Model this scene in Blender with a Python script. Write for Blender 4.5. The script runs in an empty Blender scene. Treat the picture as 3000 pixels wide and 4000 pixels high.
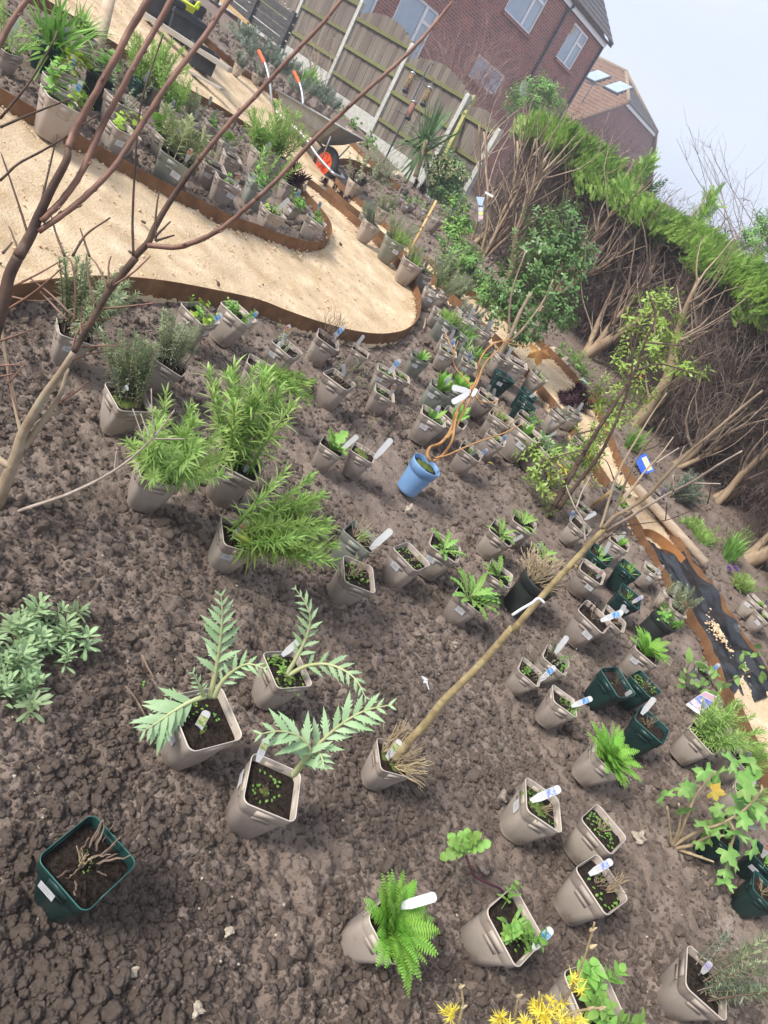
import bpy, math, random
import numpy as np
from mathutils import Vector, Matrix
R_ = math.radians
random.seed(11); rng = np.random.default_rng(11)
scene = bpy.context.scene
col = scene.collection

# ---------------------------------------------------------------- camera, sky, sun, exposure
FPX, W0, H0 = 2773.0, 3000.0, 4000.0
PITCH, ROLL, EYE = R_(26.18), R_(32.75), 1.55
_f = np.array([0, math.cos(PITCH), -math.sin(PITCH)]); _r = np.array([1., 0, 0]); _u = np.cross(_r, _f)
_r2 = math.cos(ROLL)*_r + math.sin(ROLL)*_u; _u2 = -math.sin(ROLL)*_r + math.cos(ROLL)*_u
CM = np.array([_r2, -_u2, _f]); CAM = np.array([0, 0, EYE])
cd = bpy.data.cameras.new('camera'); cam = bpy.data.objects.new('camera', cd); col.objects.link(cam)
cd.sensor_fit = 'VERTICAL'; cd.sensor_height = 36; cd.lens = 36*FPX/H0
cd.clip_start = 0.05; cd.clip_end = 1000
mw = Matrix.Identity(4)
for i in range(3):
    mw[i][0] = _r2[i]; mw[i][1] = _u2[i]; mw[i][2] = -_f[i]; mw[i][3] = CAM[i]
cam.matrix_world = mw
scene.camera = cam

SUN_EL, SUN_AZ = R_(44), R_(-128)          # azimuth clockwise from +Y
wd = bpy.data.worlds.new('World'); scene.world = wd; wd.use_nodes = True
nt = wd.node_tree; nt.nodes.clear()
out = nt.nodes.new('ShaderNodeOutputWorld'); bg = nt.nodes.new('ShaderNodeBackground')
sky = nt.nodes.new('ShaderNodeTexSky'); sky.sky_type = 'NISHITA'; sky.sun_disc = False
sky.sun_elevation = SUN_EL; sky.sun_rotation = SUN_AZ; sky.air_density = 1.0; sky.dust_density = 3.0; sky.ozone_density = 1.0
tc = nt.nodes.new('ShaderNodeTexCoord'); mp = nt.nodes.new('ShaderNodeMapping'); mp.inputs['Scale'].default_value = (1.2, 1.2, 3.0)
nz = nt.nodes.new('ShaderNodeTexNoise'); nz.inputs['Scale'].default_value = 1.6; nz.inputs['Detail'].default_value = 5; nz.inputs['Roughness'].default_value = .5
rp = nt.nodes.new('ShaderNodeValToRGB')
rp.color_ramp.elements[0].position = .30; rp.color_ramp.elements[0].color = (5.5, 6.1, 7.5, 1)
rp.color_ramp.elements[1].position = .72; rp.color_ramp.elements[1].color = (7.3, 7.7, 8.6, 1)
mx = nt.nodes.new('ShaderNodeMix'); mx.data_type = 'RGBA'; mx.inputs[0].default_value = .88
nt.links.new(tc.outputs['Generated'], mp.inputs['Vector']); nt.links.new(mp.outputs['Vector'], nz.inputs['Vector'])
nt.links.new(nz.outputs['Fac'], rp.inputs['Fac'])
nt.links.new(sky.outputs['Color'], mx.inputs[6]); nt.links.new(rp.outputs['Color'], mx.inputs[7])
nt.links.new(mx.outputs[2], bg.inputs['Color']); bg.inputs['Strength'].default_value = .074
nt.links.new(bg.outputs['Background'], out.inputs['Surface'])
sl = bpy.data.lights.new('sun', 'SUN'); sl.energy = 2.9; sl.angle = R_(20); sl.color = (1, .95, .88)
so = bpy.data.objects.new('sun', sl); col.objects.link(so)
sd = Vector((math.sin(SUN_AZ)*math.cos(SUN_EL), math.cos(SUN_AZ)*math.cos(SUN_EL), math.sin(SUN_EL)))
so.rotation_euler = sd.to_track_quat('Z', 'Y').to_euler(); so.location = (0, 0, 20)
vs = scene.view_settings; vs.view_transform = 'Standard'; vs.look = 'None'; vs.exposure = 1.02; vs.gamma = 1
scene.cycles.max_bounces = 6; scene.cycles.diffuse_bounces = 3; scene.cycles.glossy_bounces = 2; scene.cycles.transmission_bounces = 3
scene.cycles.use_adaptive_sampling = True

# ---------------------------------------------------------------- survey helpers: photo pixel -> real place
TILE = dict(A=(0, 0), B=(1000, 0), C=(2000, 0), D=(0, 1000), E=(1000, 1000), F=(2000, 1000), G=(0, 2000), H=(1000, 2000),
            I=(2000, 2000), J=(0, 3000), K=(1000, 3000), L=(2000, 3000))
WIN = dict(a=(1100, 500, 600), b=(1500, 700, 600), c=(1800, 1200, 600), d=(2200, 1700, 600), e=(2500, 2100, 500), f=(2500, 2500, 500),
           g=(500, 0, 600), x=(1900, 0, 700), y=(1400, 0, 700), z=(900, 0, 700))
def T(t, x, y):
    if t == 's': return (float(x), float(y))
    if t in TILE: ox, oy = TILE[t]; k = 1000/1659
    else: ox, oy, w = WIN[t]; k = w/1659
    return (ox+x*k, oy+y*k)
def TK(t): return 1. if t == 's' else (1000/1659 if t in TILE else WIN[t][2]/1659)
def ray(p): return CM.T @ np.array([(p[0]-W0/2)/FPX, (p[1]-H0/2)/FPX, 1.])
def proj(P):
    c = CM @ (np.asarray(P, float)-CAM); return np.array([W0/2+FPX*c[0]/c[2], H0/2+FPX*c[1]/c[2]]), c[2]
def pD(p, D): return CAM + D*ray(p)                     # at a camera depth
def pY(p, Y): d = ray(p); return CAM + d*(Y/d[1])       # on the upright plane y = Y
CP = [(x, y, -.035-.2*x+.02*y) for x, y in [(-1.2, .8), (-.4, .8), (.5, .8), (1.5, .8), (2.2, 1.5), (-.9, 2), (0, 2), (1, 2), (-1, 3.2), (0, 3.2), (1, 3.2), (-.3, 4.2)]]
for u, v, D in [(2960, 2340, 5.7), (2464, 2325, 4.3), (2250, 1330, 9.3), (2900, 2000, 7.3), (1285, 705, 8.3), (1440, 540, 14.6), (1275, 346, 15.6),
                (1600, 1290, 5.5), (1280, 900, 5.95), (0, 400, 3.4), (700, 0, 8.6), (820, 260, 7.5), (1540, 680, 11.4), (1113, 228, 16.3), (2000, 1080, 9.3),
                (2700, 1700, 8.1), (2740, 2860, 3.9), (2900, 3300, 3.1), (1900, 1700, 4.9), (2200, 1900, 5.2)]:
    q = pD((u, v), D); CP.append((q[0], q[1], q[2]-.015))
CP += [(-2.75, 14.7, .52), (-1.9, 14.2, .45), (4.2, 10.5, .3), (0.8, 13, .5)]
CP = np.array(CP)
def _U(r2): return np.where(r2 > 0, r2*np.log(r2+1e-12)*.5, 0)
_n = len(CP); _K = _U(((CP[:, None, :2]-CP[None, :, :2])**2).sum(-1)) + 1.2*np.eye(_n); _P = np.c_[np.ones(_n), CP[:, :2]]
TW = np.linalg.solve(np.block([[_K, _P], [_P.T, np.zeros((3, 3))]]), np.r_[CP[:, 2], np.zeros(3)])
def G(x, y):
    x = np.asarray(x, float); y = np.asarray(y, float)
    cx, cy = -.5, 7.; dx, dy = x-cx, y-cy; rr = np.hypot(dx, dy)+1e-9; k = np.minimum(1, 11/rr)
    x = cx+dx*k; y = cy+dy*k; z = TW[-3]+TW[-2]*x+TW[-1]*y
    for i in range(_n): z = z+TW[i]*_U((x-CP[i, 0])**2+(y-CP[i, 1])**2)
    return z
_ts = np.concatenate([np.linspace(.6, 8, 500), np.linspace(8.03, 26, 500)])
def hit(p, off=0.):
    d = ray(p); P = CAM+_ts[:, None]*d; h = P[:, 2]-G(P[:, 0], P[:, 1])-off
    i = int(np.argmax(h < 0)); t = _ts[i-1]+(_ts[i]-_ts[i-1])*h[i-1]/(h[i-1]-h[i]); return CAM+t*d
def gnorm(x, y):
    e = .15; n = np.array([-(G(x+e, y)-G(x-e, y))/(2*e), -(G(x, y+e)-G(x, y-e))/(2*e), 1.]); return n/np.linalg.norm(n)
def unit(v): v = np.asarray(v, float); return v/(np.linalg.norm(v)+1e-12)

# ---------------------------------------------------------------- numpy noise
def _h(i, j, s):
    n = (i.astype(np.int64)*374761393 + j.astype(np.int64)*668265263 + s*2147483647) & 0xffffffff
    n = ((n ^ (n >> 13))*1274126177) & 0xffffffff
    return ((n ^ (n >> 16)) & 0xffff)/65535.
def vn(x, y, c, s):
    x = x/c; y = y/c; i = np.floor(x); j = np.floor(y); fx = x-i; fy = y-j; fx = fx*fx*(3-2*fx); fy = fy*fy*(3-2*fy)
    a = _h(i, j, s); b = _h(i+1, j, s); c2 = _h(i, j+1, s); d = _h(i+1, j+1, s)
    return a+(b-a)*fx+(c2-a)*fy+(a-b-c2+d)*fx*fy-.5
def lumps(x, y, c, s, fill=.8, tilt=.55):
    X = x/c; Y = y/c; i0 = np.floor(X); j0 = np.floor(Y); best = np.zeros_like(X)
    for a in (-1, 0, 1):
        for b in (-1, 0, 1):
            i = i0+a; j = j0+b; r = (.25+.6*_h(i, j, s+3))*(_h(i, j, s+5) < fill)
            dx = X-i-_h(i, j, s); dy = Y-j-_h(i, j, s+1); e = .7+.6*_h(i, j, s+7)
            hh = np.sqrt(np.maximum(r*r-dx*dx*e-dy*dy/e, 0)); hh = np.minimum(hh, r*(.45+.4*_h(i, j, s+9))+tilt*(dx*(_h(i, j, s+11)-.5)+dy*(_h(i, j, s+13)-.5))*2)*(hh > 0)
            best = np.maximum(best, hh)
    return best*c

# ---------------------------------------------------------------- mesh builder
class MB:
    def __init__(s): s.v = []; s.f = []; s.n = 0
    def add(s, v, f):
        v = np.asarray(v, float).reshape(-1, 3)
        s.v.append(v)
        for a in (f if isinstance(f, list) else [f]):
            s.f.append(np.asarray(a)+s.n)
        s.n += len(v); return s
    def box(s, c, d, M=None):
        x, y, z = np.asarray(d)/2.
        v = np.array([[-x, -y, -z], [x, -y, -z], [x, y, -z], [-x, y, -z], [-x, -y, z], [x, -y, z], [x, y, z], [-x, y, z]])
        if M is not None: v = v@np.asarray(M).T
        return s.add(v+np.asarray(c), np.array([[0, 3, 2, 1], [4, 5, 6, 7], [0, 1, 5, 4], [1, 2, 6, 5], [2, 3, 7, 6], [3, 0, 4, 7]]))
    def tube(s, P, r, n=6, cap=True):
        P = np.asarray(P, float); m = len(P); r = np.broadcast_to(np.asarray(r, float), (m,))
        t = np.gradient(P, axis=0); t /= np.linalg.norm(t, axis=1)[:, None]+1e-12
        a = np.cross(t[0], [0, 0, 1.]); a = np.cross(t[0], [0, 1., 0]) if np.linalg.norm(a) < .2 else a
        a = unit(a); A = []
        for k in range(m):
            a = a-t[k]*(a@t[k]); a = unit(a); A.append(a)
        A = np.array(A); B = np.cross(t, A); th = np.arange(n)/n*2*np.pi
        v = P[:, None]+r[:, None, None]*(np.cos(th)[None, :, None]*A[:, None]+np.sin(th)[None, :, None]*B[:, None])
        k = np.arange(m-1)[:, None]*n; j = np.arange(n)[None]; j2 = (j+1) % n
        q = np.stack([k+j, k+j2, k+n+j2, k+n+j], -1).reshape(-1, 4); f = [q]
        if cap: f += [np.arange(n)[None, ::-1], (np.arange(n)+(m-1)*n)[None]]
        return s.add(v.reshape(-1, 3), f)
    def loft(s, loops, closed=True, cap0=False, cap1=False):
        L = [np.asarray(l, float) for l in loops]; n = len(L[0]); m = len(L); f = []
        j = np.arange(n if closed else n-1); j2 = (j+1) % n
        for k in range(m-1): f.append(np.stack([k*n+j, k*n+j2, (k+1)*n+j2, (k+1)*n+j], -1))
        if cap0: f.append(np.arange(n)[None, ::-1])
        if cap1: f.append((np.arange(n)+(m-1)*n)[None])
        return s.add(np.concatenate(L), f)
    def mesh(s, name, mat=None, smooth=True):
        me = bpy.data.meshes.new(name)
        V = np.concatenate(s.v) if s.v else np.zeros((0, 3))
        F = [a for a in s.f if len(a)]
        tot = np.concatenate([np.full(len(a), a.shape[1]) for a in F]).astype(np.int32); idx = np.concatenate([a.reshape(-1) for a in F]).astype(np.int32)
        me.vertices.add(len(V)); me.vertices.foreach_set('co', V.astype(np.float32).reshape(-1))
        me.loops.add(len(idx)); me.loops.foreach_set('vertex_index', idx)
        me.polygons.add(len(tot)); st = np.zeros(len(tot), np.int32); st[1:] = np.cumsum(tot)[:-1]
        me.polygons.foreach_set('loop_start', st); me.polygons.foreach_set('loop_total', tot)
        me.polygons.foreach_set('use_smooth', np.full(len(tot), smooth)); me.update(calc_edges=True)
        if mat is not None: me.materials.append(mat)
        return me
    def build(s, name, mat, parent=None, smooth=True, **kw): return ob(name, s.mesh(name, mat, smooth), parent, **kw)
def ob(name, data, parent=None, M=None, label=None, cat=None, group=None, kind=None, keep=False):
    o = bpy.data.objects.new(name, data); col.objects.link(o)
    if parent is not None:
        o.parent = parent
        if keep: o.matrix_parent_inverse = parent.matrix_basis.inverted()
    if M is not None: o.matrix_basis = M
    for k, v in (('label', label), ('category', cat), ('group', group), ('kind', kind)):
        if v: o[k] = v
    return o
def thing(name, label, cat, loc=(0, 0, 0), M=None, group=None):
    return ob(name, None, M=(M if M is not None else Matrix.Translation(Vector(loc))), label=label, cat=cat, group=group)
def m4(Rm, t):
    M = Matrix.Identity(4)
    for i in range(3):
        for j in range(3): M[i][j] = Rm[i][j]
        M[i][3] = t[i]
    return M
def frame(z, x=(1, 0, 0)):
    z = unit(z); x = np.asarray(x, float); x = unit(x-z*(x@z)); return np.stack([x, np.cross(z, x), z], 1)
def cat(P, k=4):                                        # Catmull-Rom through points
    P = np.asarray(P, float)
    if len(P) < 3: return np.array([P[0]+(P[-1]-P[0])*t for t in np.linspace(0, 1, k+1)])
    Q = np.vstack([2*P[0]-P[1], P, 2*P[-1]-P[-2]]); o = []
    for i in range(1, len(Q)-2):
        for t in np.arange(k)/k:
            a, b, c, d = Q[i-1:i+3]; o.append(.5*((2*b)+(-a+c)*t+(2*a-5*b+4*c-d)*t*t+(-a+3*b-3*c+d)*t**3))
    o.append(P[-1]); return np.array(o)

# ---------------------------------------------------------------- materials
def mat(name, c1, c2=None, scale=8., rough=.8, bump=0., bscale=None, detail=4., spec=.3, metal=0., transl=0., c3=None, objrand=0., lo=.35, hi=.65, stretch=None, coat=0.):
    m = bpy.data.materials.new(name); m.use_nodes = True; t = m.node_tree; N = t.nodes; L = t.links; b = N['Principled BSDF']
    b.inputs['Roughness'].default_value = rough; b.inputs['Specular IOR Level'].default_value = spec; b.inputs['Metallic'].default_value = metal
    tcn = N.new('ShaderNodeTexCoord'); vec = tcn.outputs['Object']
    if stretch:
        mpn = N.new('ShaderNodeMapping'); mpn.inputs['Scale'].default_value = stretch; L.new(vec, mpn.inputs['Vector']); vec = mpn.outputs['Vector']
    c = None
    if c2 is not None:
        n = N.new('ShaderNodeTexNoise'); n.inputs['Scale'].default_value = scale; n.inputs['Detail'].default_value = detail; n.inputs['Roughness'].default_value = .6
        L.new(vec, n.inputs['Vector'])
        r = N.new('ShaderNodeValToRGB'); r.color_ramp.elements[0].position = lo; r.color_ramp.elements[1].position = hi
        r.color_ramp.elements[0].color = (*c1, 1); r.color_ramp.elements[1].color = (*c2, 1)
        if c3 is not None: e = r.color_ramp.elements.new(min(.98, hi+.12)); e.color = (*c3, 1)
        L.new(n.outputs['Fac'], r.inputs['Fac']); c = r.outputs['Color']
    else:
        rg = N.new('ShaderNodeRGB'); rg.outputs[0].default_value = (*c1, 1); c = rg.outputs[0]
    if objrand:
        oi = N.new('ShaderNodeObjectInfo'); hs = N.new('ShaderNodeHueSaturation'); ma = N.new('ShaderNodeMapRange')
        ma.inputs['To Min'].default_value = 1-objrand; ma.inputs['To Max'].default_value = 1+objrand
        L.new(oi.outputs['Random'], ma.inputs['Value']); L.new(ma.outputs['Result'], hs.inputs['Value']); L.new(c, hs.inputs['Color'])
        mh = N.new('ShaderNodeMath'); mh.operation = 'MULTIPLY_ADD'; mh.inputs[1].default_value = objrand*.12; mh.inputs[2].default_value = .5-objrand*.06
        L.new(oi.outputs['Random'], mh.inputs[0]); L.new(mh.outputs[0], hs.inputs['Hue']); c = hs.outputs['Color']
    L.new(c, b.inputs['Base Color'])
    if bump:
        n2 = N.new('ShaderNodeTexNoise'); n2.inputs['Scale'].default_value = bscale or scale*3; n2.inputs['Detail'].default_value = 6; n2.inputs['Roughness'].default_value = .65
        L.new(vec, n2.inputs['Vector']); bp = N.new('ShaderNodeBump'); bp.inputs['Strength'].default_value = 1; bp.inputs['Distance'].default_value = bump
        L.new(n2.outputs['Fac'], bp.inputs['Height']); L.new(bp.outputs['Normal'], b.inputs['Normal'])
    if transl:
        tr = N.new('ShaderNodeBsdfTranslucent'); ms = N.new('ShaderNodeMixShader'); ms.inputs[0].default_value = transl
        L.new(c, tr.inputs['Color']); L.new(b.outputs[0], ms.inputs[1]); L.new(tr.outputs[0], ms.inputs[2]); L.new(ms.outputs[0], N['Material Output'].inputs['Surface'])
    return m
def leafm(name, a, b, rough=.55, tr=.3, objr=.18, scale=14., spec=.35): return mat(name, a, b, scale=scale, rough=rough, transl=tr, objrand=objr, spec=spec, detail=2)
M = {}
M['soil'] = mat('soil', (.155, .116, .093), (.292, .232, .194), scale=6, rough=.95, bump=.016, bscale=70, detail=9, c3=(.385, .318, .272), spec=.12, lo=.28, hi=.68)
M['clod'] = mat('clod', (.165, .125, .101), (.312, .249, .208), scale=14, rough=.95, bump=.008, bscale=130, detail=6, spec=.12, c3=(.40, .335, .29))
M['stone'] = mat('stone', (.25, .2, .16), (.42, .36, .29), scale=20, rough=.85, bump=.004, objrand=.2)
M['rock'] = mat('rock', (.34, .27, .18), (.55, .47, .35), scale=9, rough=.9, bump=.012, objrand=.1)
M['sand'] = mat('sand', (.44, .31, .18), (.68, .53, .355), scale=5, lo=.25, hi=.6, rough=.95, bump=.011, bscale=75, detail=8, c3=(.75, .62, .44), spec=.1)
M['chip'] = mat('chip', (.52, .37, .22), (.74, .58, .39), scale=30, rough=.9, spec=.1, bump=.002)
M['corten'] = mat('corten', (.125, .062, .031), (.22, .115, .055), scale=9, rough=.8, bump=.0006, bscale=200, detail=7, c3=(.29, .155, .075), spec=.25)
M['corten_new'] = mat('corten_new', (.30, .12, .035), (.40, .19, .07), scale=8, rough=.75, detail=7, spec=.25)
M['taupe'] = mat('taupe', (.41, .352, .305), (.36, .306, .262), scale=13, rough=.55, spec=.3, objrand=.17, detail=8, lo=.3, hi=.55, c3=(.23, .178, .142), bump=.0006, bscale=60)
M['taupe_rim'] = mat('taupe_rim', (.52, .455, .40), (.58, .51, .45), scale=30, rough=.5, spec=.4, objrand=.06)  # lighter copy of taupe, paints the edge light along the pot's top edge
M['grey_pot'] = mat('grey_pot', (.22, .235, .20), (.27, .28, .24), scale=18, rough=.5, spec=.35, objrand=.1)
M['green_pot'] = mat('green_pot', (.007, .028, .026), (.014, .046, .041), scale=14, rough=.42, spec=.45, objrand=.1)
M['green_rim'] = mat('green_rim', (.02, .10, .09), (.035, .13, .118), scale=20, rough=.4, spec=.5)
M['black_pot'] = mat('black_pot', (.016, .02, .02), (.035, .042, .034), scale=10, rough=.5, spec=.4)
M['blue_pot'] = mat('blue_pot', (.15, .29, .53), (.20, .35, .58), scale=10, rough=.5, spec=.4)
M['pale_blue'] = mat('pale_blue', (.45, .66, .78), (.5, .7, .8), rough=.5)
M['compost'] = mat('compost', (.014, .010, .008), (.055, .040, .031), scale=120, rough=.95, bump=.008, bscale=260, detail=6, spec=.1)
M['white'] = mat('white_plastic', (.50, .51, .525), (.60, .60, .61), scale=20, rough=.45, spec=.4)
M['paper'] = mat('paper', (.66, .66, .66), rough=.7)
for k, a, b in (('b', (.03, .12, .42), (.25, .45, .7)), ('p', (.55, .02, .2), (.35, .4, .12)), ('g', (.08, .25, .05), (.5, .45, .25)), ('l', (.22, .16, .45), (.55, .5, .7)), ('v', (.16, .14, .55), (.4, .5, .6)), ('r', (.5, .06, .1), (.75, .5, .4))):
    M['pic_'+k] = mat('picture_'+k, a, b, scale=90, rough=.5, lo=.42, hi=.58)
M['ink'] = mat('ink', (.28, .28, .3), rough=.6)
M['ery'] = leafm('leaf_narrow', (.31, .47, .12), (.44, .59, .20), tr=.38)
M['ery_y'] = leafm('leaf_yellowing', (.32, .42, .08), (.42, .5, .12))
M['rosm'] = leafm('leaf_rosemary', (.33, .40, .22), (.46, .52, .33), objr=.15)
M['grey'] = leafm('leaf_greygreen', (.20, .26, .19), (.33, .38, .29), objr=.12)
M['fern'] = leafm('leaf_fern', (.19, .44, .05), (.30, .56, .09))
M['ros'] = leafm('leaf_rosette', (.18, .36, .07), (.28, .47, .11))
M['card'] = leafm('leaf_silver', (.26, .42, .20), (.38, .53, .31), tr=.22, objr=.08, scale=9)
M['rib'] = mat('pale_rib', (.42, .46, .22), (.52, .55, .3), scale=12, rough=.5, transl=.15)
M['dark'] = leafm('leaf_burgundy', (.035, .012, .02), (.075, .02, .032), tr=.15)
M['lime'] = leafm('leaf_lime', (.32, .46, .05), (.42, .55, .1))
M['laurel'] = leafm('leaf_laurel', (.085, .185, .05), (.17, .295, .085), rough=.35, tr=.2, spec=.5)
M['oleaster'] = leafm('leaf_olive', (.22, .34, .06), (.36, .47, .11), rough=.4, tr=.25)
M['yellow_leaf'] = leafm('leaf_yellow', (.55, .38, .05), (.6, .5, .1))
M['varieg'] = leafm('leaf_variegated', (.20, .28, .10), (.55, .55, .34), scale=22)
M['mallow'] = leafm('leaf_mallow', (.17, .35, .085), (.27, .45, .13))
M['yucca'] = leafm('leaf_sword', (.07, .15, .05), (.14, .23, .08), rough=.4, tr=.15)
M['moss'] = mat('moss', (.05, .075, .015), (.12, .15, .035), scale=60, rough=.95, bump=.004)
M['seed'] = leafm('leaf_seedling', (.13, .27, .045), (.2, .36, .07))
M['twig'] = mat('twig', (.11, .075, .055), (.22, .16, .12), scale=25, rough=.8, objrand=.15)
M['twig_pale'] = mat('twig_pale', (.30, .23, .15), (.42, .34, .24), scale=25, rough=.8, objrand=.15)
M['straw'] = mat('straw', (.30, .225, .13), (.45, .36, .23), scale=25, rough=.85, objrand=.12)
M['vine'] = mat('vine_bark', (.30, .145, .055), (.46, .27, .12), scale=30, rough=.8, bump=.002, stretch=(1, 1, .3))
M['bark_dark'] = mat('bark_dark', (.055, .036, .030), (.13, .082, .06), scale=16, rough=.7, bump=.0015, bscale=60, c3=(.26, .2, .16))
M['bark_red'] = mat('bark_red', (.13, .068, .050), (.25, .135, .095), scale=14, rough=.55, spec=.4, bump=.0012, bscale=60, c3=(.40, .25, .18))
M['bark_pale'] = mat('bark_pale', (.23, .17, .11), (.36, .285, .20), scale=14, rough=.75, bump=.0015, bscale=50, c3=(.3, .3, .2))
M['bark_olive'] = mat('bark_olive', (.20, .15, .075), (.40, .315, .165), scale=22, rough=.75, bump=.004, bscale=70, c3=(.27, .27, .12), detail=8, lo=.3, hi=.6)
M['bark_grey'] = mat('bark_grey', (.27, .21, .17), (.42, .35, .30), scale=20, rough=.7, bump=.001)
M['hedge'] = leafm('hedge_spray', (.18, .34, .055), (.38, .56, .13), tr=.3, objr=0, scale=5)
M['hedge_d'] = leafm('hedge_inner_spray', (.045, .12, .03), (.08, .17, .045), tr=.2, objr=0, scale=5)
M['dead'] = mat('dead_twig', (.095, .068, .058), (.21, .158, .135), scale=3, rough=.9, objrand=.2)
M['dead_l'] = mat('dead_branch', (.27, .195, .145), (.46, .365, .28), scale=12, rough=.85, bump=.002)
M['trunk'] = mat('conifer_trunk', (.25, .175, .115), (.43, .325, .215), scale=12, rough=.85, bump=.006, bscale=40, c3=(.28, .27, .12), stretch=(1, 1, .35))
M['blackfilm'] = mat('black_film', (.010, .011, .014), (.03, .031, .036), scale=5, rough=.2, spec=.55, bump=.004, bscale=18)
M['metal'] = mat('galvanised', (.34, .36, .38), (.48, .50, .52), scale=14, rough=.42, metal=.75)
M['tray'] = mat('tray_steel', (.20, .205, .20), (.29, .29, .275), scale=9, rough=.55, metal=.35, detail=7)
M['orange'] = mat('orange_plastic', (.72, .10, .035), (.8, .14, .05), rough=.45)
M['tyre'] = mat('tyre', (.028, .028, .03), (.05, .05, .052), scale=30, rough=.85)
M['wood'] = mat('fence_board', (.115, .093, .075), (.215, .182, .152), scale=7, rough=.9, bump=.002, stretch=(3, 3, .35), objrand=.22, c3=(.16, .16, .10))
M['rail'] = mat('fence_rail', (.12, .125, .045), (.20, .20, .085), scale=10, rough=.9, bump=.002, objrand=.1)
M['newpost'] = mat('green_post', (.26, .26, .09), (.36, .35, .14), scale=12, rough=.85)
M['concrete'] = mat('concrete', (.36, .36, .33), (.50, .495, .46), scale=14, rough=.9, bump=.002, c3=(.4, .42, .3))
M['plank'] = mat('plank', (.30, .27, .23), (.42, .38, .33), scale=9, rough=.85, stretch=(.3, 3, 3))
M['darkbox'] = mat('dark_box', (.03, .033, .04), (.06, .063, .07), scale=8, rough=.6)
M['limetub'] = mat('lime_tub', (.50, .62, .03), (.58, .7, .06), rough=.5)
M['cane'] = mat('cane', (.50, .31, .12), (.62, .42, .2), scale=18, rough=.5)
M['timber'] = mat('round_timber', (.40, .30, .21), (.53, .42, .31), scale=10, rough=.85, stretch=(.4, 3, 3))
M['upvc'] = mat('upvc', (.78, .79, .8), rough=.35, spec=.5)
M['glass'] = mat('window_glass', (.30, .38, .48), (.38, .46, .56), scale=1.5, rough=.08, spec=.9)  # pale blue base colour paints in the reflection of the sky
M['gutter'] = mat('gutter', (.035, .04, .055), rough=.4, spec=.5)
M['tile'] = mat('roof_tile', (.16, .092, .062), (.27, .165, .115), scale=6, rough=.85, bump=.006, detail=8, c3=(.3, .24, .13))
M['tile_dark'] = mat('roof_tile_dark', (.075, .07, .08), (.13, .115, .12), scale=8, rough=.85, bump=.005)
M['ridge'] = mat('ridge_tile', (.25, .18, .12), (.36, .27, .19), scale=8, rough=.85)
M['yellow_petal'] = leafm('petal_yellow', (.84, .70, .07), (.88, .78, .16), tr=.35, objr=.04)
M['lav'] = leafm('leaf_woolly', (.27, .40, .19), (.38, .50, .28), tr=.22)
M['purple'] = leafm('petal_purple', (.16, .06, .38), (.25, .1, .5))
M['dryleaf'] = leafm('dry_leaf', (.26, .10, .04), (.40, .22, .08), tr=.2)
M['blue_card'] = mat('blue_card', (.03, .10, .55), (.06, .16, .65), rough=.4)
def brick_mat(name, c1, c2, mortar, tilt=0.):
    m = bpy.data.materials.new(name); m.use_nodes = True; t = m.node_tree; N = t.nodes; L = t.links; b = N['Principled BSDF']; b.inputs['Roughness'].default_value = .9
    tcn = N.new('ShaderNodeTexCoord'); sx = N.new('ShaderNodeSeparateXYZ'); cx = N.new('ShaderNodeCombineXYZ')
    L.new(tcn.outputs['Object'], sx.inputs[0]); ad = N.new('ShaderNodeMath'); ad.operation = 'ADD'
    L.new(sx.outputs['X'], ad.inputs[0]); L.new(sx.outputs['Y'], ad.inputs[1]); L.new(ad.outputs[0], cx.inputs['X']); L.new(sx.outputs['Z'], cx.inputs['Y'])
    bt = N.new('ShaderNodeTexBrick'); bt.inputs['Scale'].default_value = 1.; bt.inputs['Brick Width'].default_value = .225; bt.inputs['Row Height'].default_value = .075
    bt.inputs['Mortar Size'].default_value = .011; bt.inputs['Mortar Smooth'].default_value = .2; bt.inputs['Bias'].default_value = -.1
    bt.inputs['Color1'].default_value = (*c1, 1); bt.inputs['Color2'].default_value = (*c2, 1); bt.inputs['Mortar'].default_value = (*mortar, 1)
    L.new(cx.outputs[0], bt.inputs['Vector'])
    n = N.new('ShaderNodeTexNoise'); n.inputs['Scale'].default_value = 2.2; n.inputs['Detail'].default_value = 6; L.new(tcn.outputs['Object'], n.inputs['Vector'])
    mxx = N.new('ShaderNodeMix'); mxx.data_type = 'RGBA'; mxx.blend_type = 'MULTIPLY'; mxx.inputs[0].default_value = .55
    rr = N.new('ShaderNodeValToRGB'); rr.color_ramp.elements[0].color = (.55, .52, .55, 1); rr.color_ramp.elements[1].color = (1.25, 1.15, 1.1, 1); rr.color_ramp.elements[0].position = .3; rr.color_ramp.elements[1].position = .7
    L.new(n.outputs['Fac'], rr.inputs['Fac']); L.new(bt.outputs['Color'], mxx.inputs[6]); L.new(rr.outputs['Color'], mxx.inputs[7]); L.new(mxx.outputs[2], b.inputs['Base Color'])
    bp = N.new('ShaderNodeBump'); bp.inputs['Distance'].default_value = .008; bp.invert = True; L.new(bt.outputs['Fac'], bp.inputs['Height']); L.new(bp.outputs['Normal'], b.inputs['Normal'])
    return m
M['brick'] = brick_mat('brick_wall', (.34, .105, .075), (.185, .075, .068), (.37, .27, .24))
M['brick2'] = brick_mat('brick_wall_pink', (.30, .12, .10), (.21, .10, .10), (.27, .17, .16))
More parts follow.
